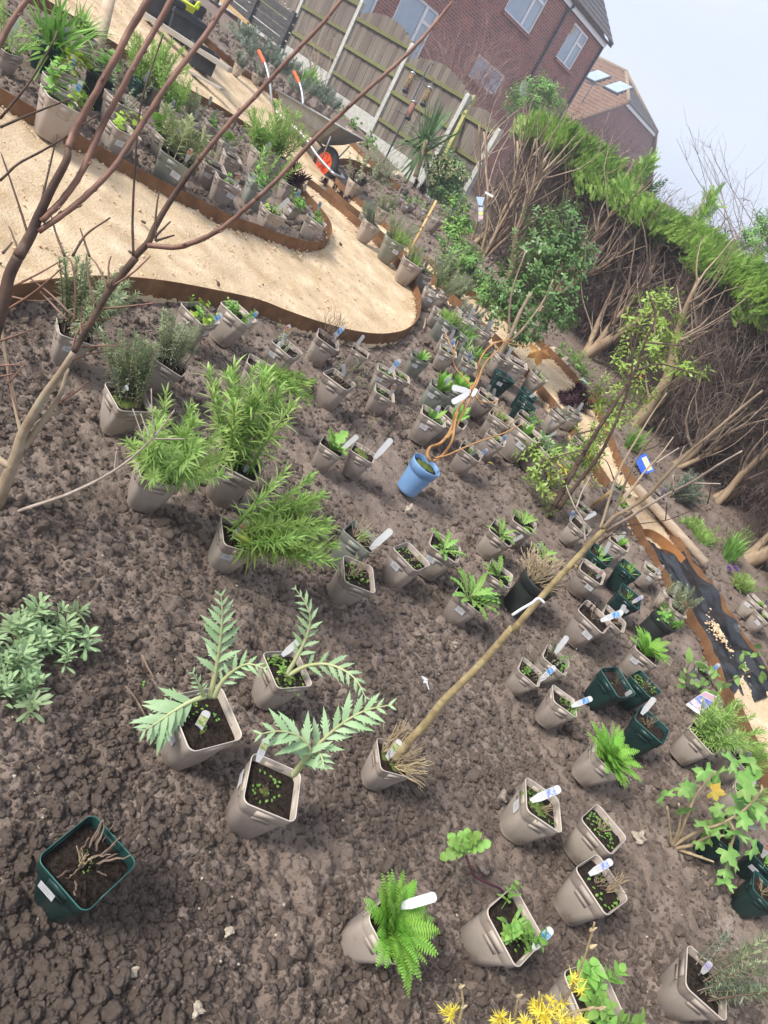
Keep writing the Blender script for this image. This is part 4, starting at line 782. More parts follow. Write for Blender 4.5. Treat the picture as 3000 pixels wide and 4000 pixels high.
limbs(t1, 'branch', [('A', [(1290, 1040), (1400, 900), (1540, 740), (1659, 620), (1809, 450), (1959, 290), (2109, 130), (2209, 0), (2330, -140)], 36, 26, .08, .2), ('A', [(960, 1590), (1150, 1600), (1350, 1530), (1500, 1430), (1659, 1290)], 40, 34, .06, .1),
                     ('A', [(1659, 1290), (1809, 1150), (2059, 880), (2359, 600), (2519, 460), (2679, 310), (2819, 150), (2929, 15)], 34, 24, .1, .3)], Y1, M['bark_red'], 7, .18, 2)
limbs(t1, 'trunk', [('D', [(-120, 700), (-40, 520), (15, 330), (60, 130), (120, 0)], 92, 80, -.35, -.33), ('A', [(120, 1659), (200, 1520), (250, 1400), (330, 1230), (430, 1040), (440, 960)], 84, 46, -.33, -.3)], Y1, M['bark_dark'], 9)
limbs(t1, 'branch', [('A', [(440, 960), (480, 850), (600, 640), (740, 390), (850, 180), (970, -20), (1050, -160)], 50, 52, -.3, -.2), ('A', [(270, 1430), (400, 1300), (520, 1130), (600, 960), (680, 780), (800, 560), (900, 370), (1000, 200), (1110, 0), (1190, -160)], 46, 40, -.32, -.15),
                     ('A', [(250, 1500), (450, 1360), (600, 1230), (750, 1070), (880, 870), (1050, 600), (1200, 400), (1350, 200), (1480, 0), (1570, -140)], 44, 38, -.32, -.1), ('A', [(-60, 390), (0, 280), (100, 100), (190, -20)], 44, 38, -.35, -.3)], Y1, M['bark_red'], 7, .18, 3)
limbs(t1, 'twig', [('A', q, 20, 11, -.2, -.15) for q in ([(0, 770), (200, 520), (340, 280), (370, 200)], [(0, 825), (150, 760), (300, 700), (470, 635)], [(0, 1170), (120, 1060), (270, 980), (420, 890), (620, 750)], [(865, 1659), (860, 1400), (880, 1000), (910, 700), (970, 480), (1060, 220)],
      [(180, 1510), (100, 1260), (10, 1000)], [(250, 1370), (310, 1130), (370, 870)], [(420, 1659), (360, 1500), (320, 1350)], [(580, 1659), (520, 1480)], [(470, 1659), (560, 1520), (715, 1410)], [(1010, 1560), (1010, 1400), (1030, 1240)], [(1010, 1530), (1050, 1490), (1105, 1435)], [(130, 1640), (60, 1470)], [(1010, 1560), (1130, 1525)], [(20, 1640), (80, 1570)])], Y1, M['bark_dark'], 5, .25, 4)
limbs(t1, 'twig', [('D', q, 17, 10, .03, .05) for q in ([(670, 340), (830, 325), (1000, 305)], [(620, 330), (580, 180), (555, 20)], [(480, 430), (490, 250), (470, 60), (430, 0)], [(470, 390), (330, 250), (190, 140)], [(440, 420), (260, 230)], [(535, 590), (650, 580), (760, 580)], [(460, 680), (560, 640), (690, 615)], [(530, 530), (525, 430), (530, 320)],
      [(0, 550), (120, 510), (220, 470)], [(0, 710), (160, 700)], [(60, 340), (240, 220), (410, 70)], [(80, 200), (240, 120), (380, 40)], [(400, 940), (520, 860), (575, 810)], [(700, 200), (630, 60), (580, 0)], [(705, 190), (705, 60), (720, 0)], [(740, 190), (870, 100), (975, 0)], [(80, 265), (180, 285), (290, 295)], [(130, 1060), (70, 850), (55, 690)], [(0, 780), (110, 760)], [(60, 820), (160, 700)], [(20, 1420), (70, 1290), (130, 1230)], [(110, 1240), (200, 1160)], [(380, 950), (490, 945)], [(470, 600), (500, 500), (580, 430), (740, 400)])], Y1, M['bark_red'], 5, .25, 5)
limbs(t1, 'branch', [('D', [(-80, 1740), (130, 1650), (400, 1560), (600, 1470), (740, 1390), (850, 1310), (1000, 1170), (1130, 1000)], 30, 12, 0, .12)]+[('D', q, 12, 8, .08, .1) for q in ([(1000, 1170), (985, 1000), (980, 860)], [(970, 1180), (910, 1020)], [(940, 1210), (860, 990)], [(740, 1390), (755, 1260)], [(1000, 1185), (1200, 1185)], [(200, 1110), (330, 1000), (420, 900)])], Y1, M['bark_grey'], 6, .1, 6)
# sprig-based crowns
def sprig(g, L, n, ll, lw, m, ms, prof='ovate', droop=.5):
    C = stemcurve(g, L, .2, 5); s = MB(); s.tube(C, np.linspace(.0022, .001, 5), 3, False); l = MB(); t = np.linspace(.15, 1, n); a = np.arange(n)*2.4+g.uniform(0, 6); leaves(l, along(C, t), sph(a, g.uniform(-.3, .7, n)), np.array([0, 0, 1.]), ll*g.uniform(.7, 1.15, n), lw*g.uniform(.85, 1.1, n), droop, prof); return [(s, ms), (l, m)]
CR = {}
for nm, a in dict(laurel=(.13, 9, .055, .024, M['laurel'], M['twig'], 'ovate', .35), olive=(.12, 9, .052, .016, M['oleaster'], M['bark_dark'], 'obl', .2), viburnum=(.10, 9, .06, .03, M['laurel'], M['twig'], 'ovate', .3), climber=(.16, 10, .055, .028, M['ros'], M['twig'], 'ovate', .3), bush=(.2, 14, .07, .02, M['mallow'], M['twig'], 'lance', .3), olivey=(.07, 4, .05, .015, M['yellow_leaf'], M['bark_dark'], 'obl', .2)).items(): CR[nm] = [multi('sprig', sprig(np.random.default_rng(40+i), *a)) for i in range(5)]
def crown(parent, key, cl, D, per, sc=1., seed=1, depthk=1., name='sprig', up=.7):
    g = np.random.default_rng(seed)
    for (t, x, y, r) in cl:
        c = pD(T(t, x, y), D); rad = r*TK(t)*D/FPX
        for k in range(per):
            d = unit(g.normal(size=3)); q = c+d*rad*g.uniform(.25, 1.05)**.6*np.array([1, depthk, 1]); o = ob(name, CR[key][int(g.integers(5))], parent, keep=True); dr = unit(d*.8+g.normal(0, .4, 3)+[0, 0, up]); o.matrix_basis = m4(frame(dr, unit(g.normal(size=3)))*sc*g.uniform(.7, 1.2), q)
e4b = hit(T('c', 380, 640)); D4 = proj(e4b)[1]+.05; e4 = thing('evergreen_shrub', 'tall dark glossy evergreen shrub growing in front of the cut hedge', 'shrub', e4b)
limbs(e4, 'stem', [('c', [(375, 650), (400, 560), (480, 400), (560, 250), (640, 60), (760, -150)], 82, 40, 0, 0), ('c', [(480, 400), (620, 290), (760, 120), (900, -80), (1000, -300)], 40, 18, 0, .1), ('c', [(530, 280), (520, 100), (560, -200), (700, -600)], 40, 16, 0, -.1)], e4b[1], M['twig_pale'], 7)
crown(e4, 'laurel', [('s', 2190, 885, 85), ('s', 2110, 930, 95), ('s', 2240, 985, 70), ('s', 2075, 1035, 105), ('s', 2180, 1085, 95), ('s', 1990, 1120, 90), ('s', 2095, 1190, 105), ('s', 1965, 1215, 70), ('s', 2185, 1225, 60), ('s', 2035, 1290, 60), ('s', 2080, 1130, 80), ('s', 2150, 1000, 90)], D4, 46, .92, 21)
y3 = hit(T('F', 240, 1690)); D3 = proj(y3)[1]; e3 = thing('leafy_shrub', 'slender shrub with yellow-green leaves and dark stems beside the narrow path', 'shrub', y3)
limbs(e3, 'stem', [('F', [(230, 1700), (330, 1520), (400, 1390), (480, 1250), (560, 1120), (640, 1000), (700, 900), (800, 740), (860, 560), (930, 400), (890, 250)], 42, 14, 0, .1), ('F', [(300, 1640), (420, 1480), (560, 1300), (640, 1150), (740, 900), (780, 700), (760, 500)], 34, 10, 0, -.1), ('F', [(860, 560), (980, 570), (1100, 580), (1200, 590)], 14, 8, 0, 0), ('F', [(560, 1120), (430, 1150), (300, 1170)], 12, 7, 0, 0), ('F', [(480, 1250), (330, 1290), (180, 1340)], 12, 7, 0, 0), ('F', [(800, 740), (950, 700), (1120, 740), (1230, 770)], 14, 7, 0, .1)], y3[1], M['bark_dark'], 6, .1, 11)
crown(e3, 'olive', [('F', 890, 290, 50), ('F', 960, 380, 80), ('F', 850, 450, 90), ('F', 1020, 480, 90), ('F', 900, 560, 110), ('F', 800, 620, 100), ('F', 1000, 650, 90), ('F', 740, 740, 90), ('F', 880, 760, 100), ('F', 640, 880, 70), ('F', 800, 900, 90), ('F', 560, 940, 60), ('F', 700, 1030, 70), ('F', 640, 1120, 80), ('F', 500, 1180, 70), ('F', 400, 1270, 70), ('F', 300, 1350, 80), ('F', 450, 1370, 80), ('F', 200, 1430, 70), ('F', 330, 1480, 80), ('F', 540, 1280, 70), ('F', 250, 1560, 70), ('F', 150, 1320, 50), ('F', 1160, 760, 40)], D3, 13, .85, 22)
crown(e3, 'olivey', [('F', 790, 760, 120), ('F', 330, 1430, 150), ('F', 560, 950, 100)], D3, 5, .8, 23)
vb = hit(T('y', 700, 1750)); DV = 12.4; e5 = thing('viburnum_bush', 'rounded evergreen bush with cream flower heads beside the fence', 'bush', pD(T('y', 760, 1850), DV))
crown(e5, 'viburnum', [('y', 820, 1560, 120), ('y', 740, 1620, 110), ('y', 900, 1640, 110), ('y', 830, 1700, 120), ('y', 720, 1760, 80), ('y', 860, 1800, 90)], DV, 42, 1.35, 24)
fb = MB(); g = np.random.default_rng(9)
for (x, y) in [(690, 1500), (740, 1480), (800, 1470), (860, 1500), (920, 1530), (970, 1570), (1000, 1630), (700, 1560), (770, 1540), (840, 1560), (900, 1590), (660, 1640), (960, 1650), (740, 1600), (690, 1690), (820, 1620)]:
    c = pD(T('y', x, y), DV-.35)
    for k in range(16): d = unit(g.normal(size=3)+[0, -.5, .5]); leaves(fb, c+d*.05*g.uniform(.3, 1), d, unit(g.normal(size=3)), .035, .03, .1, 'ovate')
fb.build('flower_heads', leafm('flower_cream', (.50, .50, .26), (.62, .60, .36)), e5, keep=True, kind='stuff')
limbs(e5, 'stem', [('y', [(720, 1900), (760, 1800), (800, 1700)], 40, 20, 0, 0)], e5.location[1], M['twig_pale'], 6)
yb = pD(T('y', 560, 1560), 12.2); ye = thing('sword_leaf_plant', 'large sword-leaved plant fountaining in front of the fence', 'plant', yb); g = np.random.default_rng(12); c0 = pD(T('y', 640, 1270), 12.2)
limbs(ye, 'stem', [('y', [(530, 1640), (570, 1500), (630, 1300)], 60, 45, 0, 0)], yb[1], M['trunk'], 7)
yl = []
for i in range(4): l = MB(); leaves(l, [[0, 0, 0]], [[1, 0, 0]], np.array([0, 0, 1.]), .78, .034, .16*i, 'blade', .3); yl.append(multi('sword_leaf', [(l, M['yucca'])]))
for k in range(110):
    dd = unit(g.normal(size=3)*[1, 1, .8]+[0, -.1, .35]); o = ob('sword_leaf', yl[0 if dd[2] > .6 else int(g.integers(1, 4))], ye, keep=True); x = dd; zz = unit(np.array([0, 0, 1.])-x*x[2]+g.normal(0, .15, 3)); zz = unit(zz-x*(zz@x)); o.matrix_basis = m4(np.stack([x, np.cross(zz, x), zz], 1)*g.uniform(.75, 1.25), c0+np.array([0, 0, -.25*(k % 3)/2])+g.normal(0, .03, 3))
# bare shrub behind the fence, white-blossom climber, bare tree beyond the hedge
def bare(name, label, cat_, base, tops, m, n, rad, seed, r=.012, fork=5, H=None):
    g = np.random.default_rng(seed); e = thing(name, label, cat_, base); b = MB(); f = MB()
    for k in range(n):
        t = tops[int(g.integers(len(tops)))]+g.normal(0, rad, 3)*[1, 1, .8]; C = cat([base+g.normal(0, .08, 3)*[1, 1, 0], base*.6+t*.4+g.normal(0, .2, 3), base*.25+t*.75+g.normal(0, .15, 3), t], 4); b.tube(C, np.linspace(r*g.uniform(.6, 1.1), r*.2, len(C)), 5)
        J = g.integers(4, len(C)-1, fork); tubes3(f, C[J], (C[J+1]-C[J])*3/np.linalg.norm(C[J+1]-C[J], axis=1)[:, None]+g.normal(0, 1.1, (fork, 3)), g.uniform(.2, .7, fork), np.full(fork, r*.32), g, .8, 4, .4)
    b.build('branch', m, e, keep=True); f.build('twigs', m, e, keep=True, kind='stuff'); return e
tw_red = mat('twig_red', (.20, .11, .095), (.36, .24, .21), scale=6, rough=.6)
bare('bare_shrub', 'tangled leafless reddish shrub behind the arched fence in front of the house', 'shrub', np.array(pD(T('y', 1000, 900), 16.2))-np.array([0, 0, .8]), [pD(T('y', x, y), 16.2) for x, y in ((700, 420), (850, 330), (1000, 400), (1150, 520), (1100, 660), (900, 560), (1200, 300), (1250, 700), (1350, 560), (1200, 850))], tw_red, 70, .22, 31, .013, 12)
bare('bare_tree', 'leafless tree rising beyond the hedge against the sky', 'tree', np.array(pD((2960, 1150), 13.)), [pD(T('C', x, y), 13.) for x, y in ((1070, 900), (1260, 890), (1420, 1100), (1200, 970), (1600, 1220), (1500, 1200), (1300, 1080), (1659, 1330), (1750, 1250), (1900, 1100))], mat('twig_grey', (.17, .14, .13), (.30, .26, .24), scale=6, rough=.7), 20, .18, 32, .014, 7)
bare('climber', 'bare climbing stems spread on the fence panel behind the barrow', 'climber', np.array(pD(T('z', 780, 760), 14.4)), [pD(T('z', x, y), 14.5) for x, y in ((640, 300), (760, 250), (850, 330), (960, 260), (1000, 520), (700, 430))], M['twig_pale'], 14, .1, 33, .008, 5)
e = bare('blossom_twigs', 'tall thin twigs dotted with white blossom at the upper left of the fence', 'shrub', np.array(pD(T('z', 380, 470), 13.2)), [pD(T('z', x, y), 13.2) for x, y in ((480, 10), (590, 20), (430, 180), (500, 200))], M['twig_pale'], 7, .05, 34, .008, 4)
g = np.random.default_rng(8); b = MB(); P = np.array([pD(T('z', 480+g.normal(0, 14)+k, y+g.normal(0, 8)), 13.15) for (k, y) in [(g.choice([-90, -30, 40, 100])*(1-(yy-20)/500)+(-60 if yy > 250 else 0), yy) for yy in g.uniform(10, 460, 90)]])
scatter(b, chb, P, g.uniform(.012, .024, 90), 9); b.build('blossom', M['white'], e, keep=True, kind='stuff')
# soft green bushes on and behind the hedge
def bushy(label, cl, D, key, per, sc, seed, base, name='bush'):
    e = thing(name, label, 'bush', base); crown(e, key, cl, D, per, sc, seed); limbs(e, 'stem', [(cl[0][0], [(cl[-1][1], cl[-1][2]+cl[-1][3]), (cl[0][1], cl[0][2])], 14, 6, 0, 0)], pD(T(*cl[0][:3]), D)[1], M['twig'], 5); return e
bushy('olive-green bush above the hedge in front of the brick corner', [('C', 100, 640, 70), ('C', 200, 620, 60), ('C', 60, 700, 70), ('C', 200, 720, 60), ('C', 270, 650, 50)], 14.5, 'bush', 30, 1.3, 41, pD(T('C', 120, 900), 14.5))
bushy('pale grey-green bush beyond the hedge at the right edge', [('C', 1600, 1560, 70), ('C', 1540, 1600, 60), ('C', 1650, 1480, 60), ('C', 1700, 1600, 90)], 12.5, 'bush', 36, 1.2, 42, pD(T('C', 1620, 1750), 12.5))
# ================================================================ POTS
def rsq(w, r, z, n=5):
    o = []; h = w/2-r
    for cx, cy, a0 in ((h, h, 0), (-h, h, 90), (-h, -h, 180), (h, -h, 270)):
        for k in range(n): a = R_(a0+90*k/(n-1)); o.append((cx+r*math.cos(a), cy+r*math.sin(a), z))
    return o
def circ(r, z, n=28): return [(r*math.cos(t), r*math.sin(t), z) for t in np.linspace(0, 2*math.pi, n, endpoint=False)]
PW, PH, ZP = .135, .154, 1.2
def zs_(b):
    for v in b.v: v[:, 2] *= ZP
    return b
def pot_meshes(m, mr):
    b = MB(); b.loft([rsq(.088, .03, 0), rsq(.092, .032, .002), rsq(.094, .032, .012), rsq(.098, .031, .014), rsq(.1235, .017, .100)], cap0=True)
    for a in range(4):                                       # raised tab below the lip in the middle of each side
        R3 = np.array(Matrix.Rotation(a*math.pi/2, 3, 'Z')); b.box(R3 @ np.array([.0615, 0, .0925]), (.004, .046, .014), R3)
    body = zs_(b).mesh('pot', m); b = MB(); b2 = MB()
    b.loft([rsq(.1245, .017, .096), rsq(.130, .017, .0975), rsq(.1325, .017, .120), rsq(.1335, .017, .1215), rsq(.1362, .0175, .1225), rsq(.1364, .0175, .1255)])
    for a in range(4):                                       # moulded notch plates on the lip
        R3 = np.array(Matrix.Rotation(a*math.pi/2, 3, 'Z')); b.box(R3 @ np.array([.0657, 0, .110]), (.003, .05, .016), R3)
    b.loft([rsq(.1335, .0165, .1265), rsq(.1325, .016, .125), rsq(.129, .0155, .112), rsq(.124, .015, .094)])
    b2.loft([rsq(.1364, .0175, .1255), rsq(.1366, .0175, .1275), rsq(.1355, .017, .1285), rsq(.134, .0167, .1283), rsq(.1335, .0165, .1265)])
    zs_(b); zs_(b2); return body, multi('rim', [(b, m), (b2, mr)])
def round_meshes(m, mr, k=1.):
    b = MB(); b.loft([circ(.046, 0), circ(.049, .003), circ(.0505, .012), circ(.062, .095)], cap0=True); body = zs_(b).mesh('pot', m); b = MB()
    b.loft([circ(.0622, .094), circ(.066, .0955), circ(.0685, .120), circ(.0695, .1275), circ(.068, .1285), circ(.0665, .127), circ(.063, .1)]); return body, zs_(b).mesh('rim', mr)
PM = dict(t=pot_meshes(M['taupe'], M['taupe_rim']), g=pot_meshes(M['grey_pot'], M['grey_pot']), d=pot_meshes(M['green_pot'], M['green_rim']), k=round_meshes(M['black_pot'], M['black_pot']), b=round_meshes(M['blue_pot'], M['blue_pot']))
def soilm(loopf, seed):
    g = np.random.default_rng(seed); b = MB(); L_ = []
    for f in (1, .8, .55, .3, .05): L_.append([(x*f, y*f, .134+(-.006 if f == 1 else g.uniform(-.004, .007))) for x, y, z in loopf]);
    b.loft(L_, cap1=True); return b.mesh('compost', M['compost'])
SOILS = [soilm(rsq(.1302, .0152, 0), s) for s in (1, 2, 3)]; SOILR = soilm(circ(.0645, 0), 4)
def sticker_mesh():
    a = MB().box((0, 0, 0), (.040, .026, .0006)); c = MB()
    for k in range(4): c.box((-.002*(k % 2), .006-.004*k, .0004), (.026-.005*(k % 3), .0012, .0004))
    return multi('sticker', [(a, M['white']), (c, M['ink'])], False)
STK = sticker_mesh()
def tag_mesh(k):
    a = MB(); w, L_ = .0115, .1; pr_ = [(-w*.55, 0), (w*.55, 0), (w, .03), (w, L_-.008), (w*.7, L_-.002), (w*.3, L_), (-w*.3, L_), (-w*.7, L_-.002), (-w, L_-.008), (-w, .03)]
    if k == 'P': pr_ = [(-w*.5, 0), (w*.5, 0), (w*1.1, .045), (w*1.5, .075), (w*.9, .1), (0, .112), (-w*.9, .1), (-w*1.5, .075), (-w*1.1, .045)]
    a.loft([[(x, y, z) for x, y in pr_] for z in (-.0005, .0005)], cap0=True, cap1=True); c = MB(); pk = {'P': 'p', 'w': None}.get(k, k); parts = [(a, M['white'])]
    if pk:
        c.box((0, .068 if k != 'P' else .078, .0008), (.021 if k != 'P' else .027, .030 if k != 'P' else .036, .0004)); parts.append((c, M['pic_'+pk]))
        t = MB()
        for q in range(4): t.box((0, .034+.005*q, .0007), (.017-.003*(q % 2), .0014, .0003))
        parts.append((t, M['ink']))
    return multi('plant_tag', parts, False)
TAGS = {k: tag_mesh(k) for k in 'wbpPglvr'}
POTN = 0
def pot(t, cx, cy, w, ang, kind, plants, tags, stick, label, size=None, tilt=.55, aim=None, cat_='potted plant', extra_tilt=None, soil=True):
    global POTN; POTN += 1; g = np.random.default_rng(1000+POTN); p = T(t, cx, cy); k = TK(t)
    Pr = hit(p, .158); D = proj(Pr)[1]; s = (w*k*D/FPX)/PW if size is None else size/PW; s *= 1.0 if t in 'Az' or size else 1.08; s = min(max(s, .68), 1.8)
    Pr = hit(p, .158*s); D = proj(Pr)[1]; n = gnorm(Pr[0], Pr[1]); n = unit(n*tilt+np.array([0, 0, 1-tilt])+g.normal(0, .035, 3)*[1, 1, 0])
    if extra_tilt is not None:                               # lean of the pot seen in the photo: direction in pixels, amount
        dx, dy, am = extra_tilt; q = pD((p[0]+dx*40, p[1]+dy*40), D); n = unit(n+am*unit(q-Pr))
    a = R_((ang if ang is not None else 42+g.normal(0, 14))); d = 30; q = hit((p[0]+d*math.cos(a), p[1]+d*math.sin(a)), .158*s)-Pr
    F = frame(n, q); base = Pr-n*PH*s; MW = m4(F*s, base)
    e = thing('potted_plant', label, cat_, M=MW, group='plants standing in nursery pots on the soil')
    body, rim = PM[kind]; o = ob('pot', body, e); ob('rim', rim, o); 
    if soil: ob('compost', SOILR if kind in 'kb' else SOILS[int(g.integers(3))], e)
    lean = np.zeros(3)
    if aim is not None:
        q = pD(T(t, *aim[:2]), D-(aim[2] if len(aim) > 2 else 0)); v = F.T @ (q-Pr); v = v/np.linalg.norm(v); lean = np.array([v[0], v[1], 0])/max(.25, v[2])*(aim[3] if len(aim) > 3 else .9)
    plant(e, plants, .045, .131, lean, g)
    if not tags and w < 170 and g.uniform() < .6: qa = g.uniform(-.3, .3); tags = [(g.choice(list('wwbl')), cx+.1*w, cy+.05*w, cx+(.1+.45)*w+qa*w, cy-.55*w)]
    for tg in tags:
        ty, x0, y0, x1, y1 = tg; a0 = pD(T(t, x0, y0), D*1.0); a1 = pD(T(t, x1, y1), D*.985); L_ = np.linalg.norm(a1-a0); yv = unit(a1-a0); zv = unit(CAM-a0+g.normal(0, .12, 3)); zv = unit(zv-yv*(zv@yv)); xv = np.cross(yv, zv); wsc = min(1.25, max(.8, L_/.1))
        o = ob('plant_tag', TAGS[ty], e, keep=True); o.matrix_basis = m4(np.stack([xv*wsc, yv*L_/.1, zv], 1), a0)
    if stick:
        r_ = F.T @ ray(T(t, *stick)); c = F.T @ (CAM-base)/s; r_ = r_/s; best = None
        for sd_ in range(4):
            A = sd_*math.pi/2; nn = np.array([math.cos(A), math.sin(A), -.11]); nn = unit(nn); p0 = np.array([math.cos(A)*.0555, math.sin(A)*.0555, .06])
            dn = r_@nn
            if dn >= -1e-6: continue
            tt = ((p0-c)@nn)/dn; h = c+r_*tt; along_ = abs(-math.sin(A)*h[0]+math.cos(A)*h[1]); over = max(0, along_-.045)+max(0, .02-h[2])+max(0, h[2]-.1)
            if best is None or over < best[0]: best = (over, h, nn, A)
        if best:
            _, h, nn, A = best; tv = np.array([-math.sin(A), math.cos(A), 0]); tl = float(np.clip(h@tv, -.028, .028)); zc = float(np.clip(h[2], .028, .098)); p0 = np.array([math.cos(A), math.sin(A), 0])*(.0502+.115*zc+.0012)+tv*tl+np.array([0, 0, zc]); yv = np.cross(nn, tv)
            o2 = ob('sticker', STK, o if False else e); o2.matrix_basis = m4(np.stack([tv, yv, nn], 1), p0)
    return e, Pr, D, MW
# ---- foreground
pot('J', 578, 600, 425, 52, 'd', [('stub', 16, .9, 1.35), ('straw', 1, .5, 1.2), ('seed', 1, .5, .3)], [], (325, 765), 'teal green pot of cut-back dead stalks alone at the lower left', tilt=.3)
c1 = pot('G', 1340, 1330, 365, 69, 't', [('moss', 1, .4, .2), ('seed', 1, .9, .2)], [('g', 1240, 1480, 1345, 1290)], (1145, 1395), 'pot of silvery jagged-leaved cardoon, leftmost of the three cardoons')
c2 = pot('H', 208, 1017, 262, 0, 't', [('seed', 3, 1.1, .2), ('broad', 2, .35, .5), ('moss', 1, .8, .2)], [('w', 170, 930, 290, 825)], None, 'pot of silvery cardoon with an arching leaf, uppermost of the three cardoons')
c3 = pot('K', 115, 120, 345, 100, 't', [('moss', 1, .35, .2), ('seed', 1, .7, .2), ('straw', 1, .3, 1.)], [('g', 10, -40, 70, -190)], (-65, 20), 'pot of silvery cardoon with a big spreading leaf, lowest of the three cardoons')
def cardoon_leaf(pt, t, pts, wl, npair=9, dz=(0, .08), seed=1, m='card', face=.75):
    e, Pr, D, MW = pt; g = np.random.default_rng(seed); n = len(pts); C = cat([pD(T(t, x, y), D-dz[0]-(dz[1]-dz[0])*i/(n-1)) for i, (x, y) in enumerate(pts)], 8); L_ = np.r_[0, np.cumsum(np.linalg.norm(np.diff(C, axis=0), axis=1))]; tot = L_[-1]
    rb = MB(); rb.tube(C, np.interp(L_/tot, [0, .35, 1], [.0075, .0045, .0012]), 6); o = rb.build('leaf', M['rib'], e, keep=True); lb = MB(); k = TK(t)
    for i in range(npair):
        u = .26+.72*(i/(npair-1))**.95; s = u*tot; P = np.array([np.interp(s, L_, C[:, q]) for q in range(3)]); P2 = np.array([np.interp(min(tot, s+.01), L_, C[:, q]) for q in range(3)]); tg = unit(P2-P if np.linalg.norm(P2-P) > 1e-6 else C[-1]-C[-4]); vw = unit(CAM-P); vw = unit(vw*face+np.array([0, 0, 1.])*(1-face)+g.normal(0, .12, 3)); sd_ = unit(np.cross(tg, vw))
        w = wl*k*D/FPX*math.sin(math.pi*min(1, .18+.72*u))**.8*(1 if i < npair-2 else .75); w = max(w, .012)
        for sg in (-1, 1):
            ww = w*1.2*g.uniform(.8, 1.12); d = unit(sd_*sg+tg*(.8+.7*u)+g.normal(0, .1, 3)); dr = g.uniform(.1, .45)
            leaves(lb, P, d, vw, ww*1.1, ww*.24, dr, 'blade', .25); side = np.cross(vw, d)
            for tq in (.3, .5, .68):
                for s2 in (-1, 1): leaves(lb, P+d*ww*tq-vw*dr*ww*tq**2, unit(d*.9+side*s2*.75), vw, ww*(.36-.22*tq)*g.uniform(.7, 1.2), ww*.10, dr, 'lance', .2)
    lb.build('lobes', M[m], o, keep=True)
cardoon_leaf(c1, 'G', [(1360, 1200), (1400, 1020), (1425, 850), (1440, 680), (1432, 530)], 125, 9, (0, .12), 1)
cardoon_leaf(c1, 'G', [(1385, 1200), (1440, 1100), (1520, 1025), (1610, 985), (1720, 1015)], 85, 7, (0, .1), 2)
cardoon_leaf(c1, 'G', [(1340, 1190), (1230, 1230), (1110, 1300), (1010, 1370), (930, 1420)], 165, 7, (0, .14), 3)
cardoon_leaf(c1, 'G', [(1320, 1200), (1300, 1140), (1250, 1040)], 50, 5, (0, .08), 4)
cardoon_leaf(c2, 'H', [(190, 1065), (270, 930), (330, 800), (350, 690), (320, 590), (250, 490)], 85, 9, (0, .12), 5, face=.4)
cardoon_leaf(c2, 'H', [(205, 1060), (320, 1000), (450, 985), (560, 1020), (650, 1090), (715, 1210)], 90, 8, (0, .1), 6)
cardoon_leaf(c3, 'H', [(235, 1710), (320, 1600), (400, 1510), (540, 1385), (700, 1290), (880, 1248)], 145, 9, (0, .16), 7)
cardoon_leaf(c3, 'H', [(235, 1710), (300, 1630), (350, 1540), (270, 1450), (150, 1420), (20, 1440)], 160, 7, (0, .2), 8)
cardoon_leaf(c3, 'H', [(250, 1700), (330, 1610), (400, 1560), (430, 1600), (440, 1660)], 70, 6, (0, .12), 9)
pot('K', 880, 1030, 300, 128, 't', [('fern', 80, 1.1, 1.35), ('straw', 1, .8, 1.2)], [('w', 930, 900, 1170, 830)], None, 'bright green fern in a tipped pot at the bottom centre', aim=(1060, 1120), extra_tilt=(.8, .35, .3))
pot('L', 25, 1020, 330, 60, 't', [('broad', 6, .6, .6), ('ros', 9, .5, .8), ('seed', 1, 1, .2)], [('b', 130, 1180, 260, 1040)], None, 'pot with a small fleshy rosette and a long bent purple stem beside the bottom fern', extra_tilt=(-.2, .9, .06))
pot('L', 545, 1490, 345, 68, 't', [('broad', 9, .8, .5)], [], None, 'pot with a leafy green clump at the bottom edge behind yellow flowers')
pot('L', 1262, 1385, 290, 45, 't', [('rosm', 10, 1.25, .6), ('grey', 7, 1.0, .7)], [('l', 1230, 1330, 1290, 1260)], None, 'pot of wispy grey-green heathery plant at the bottom right', aim=(1500, 1230))
pot('L', 205, 235, 262, 36, 't', [('moss', 2, .8, .2), ('seed', 2, 1, .2), ('straw', 1, .6, .8)], [('v', 120, 215, 315, 130)], (55, 225), 'pot with a blue flower tag and mossy soil, uppermost of three at lower right')
pot('L', 598, 390, 245, 55, 't', [('seed', 3, 1.1, .2), ('straw', 1, .5, .9)], [], None, 'pot of green seedlings without a tag, middle of three at lower right')
pot('L', 585, 748, 285, 60, 't', [('straw', 2, .7, 1.2), ('seed', 1, 1, .2), ('twig', 1, .8, .9)], [('v', 500, 690, 650, 600)], None, 'pot with a blue flower tag and straw stubble, lowest of three at lower right')
t2p = pot('H', 895, 1590, 225, 20, 't', [('moss', 2, .9, .2), ('straw', 4, 1.5, .6), ('twigp', 3, 1.2, .7)], [('g', 840, 1610, 935, 1480)], None, 'pot of a bare sapling with straw round its smooth olive trunk, branching at right', aim=(1060, 1500), cat_='potted tree')
t2 = t2p[0]; Y2 = t2p[1][1]
limbs(t2, 'trunk', [('H', [(895, 1600), (970, 1510), (1050, 1425), (1130, 1335), (1200, 1240), (1330, 1110), (1460, 980), (1600, 820), (1659, 750)], 68, 52, 0, 0), ('I', [(0, 775), (200, 540), (400, 320), (560, 150), (620, 80)], 52, 40, 0, 0)], Y2, M['bark_olive'], 10)
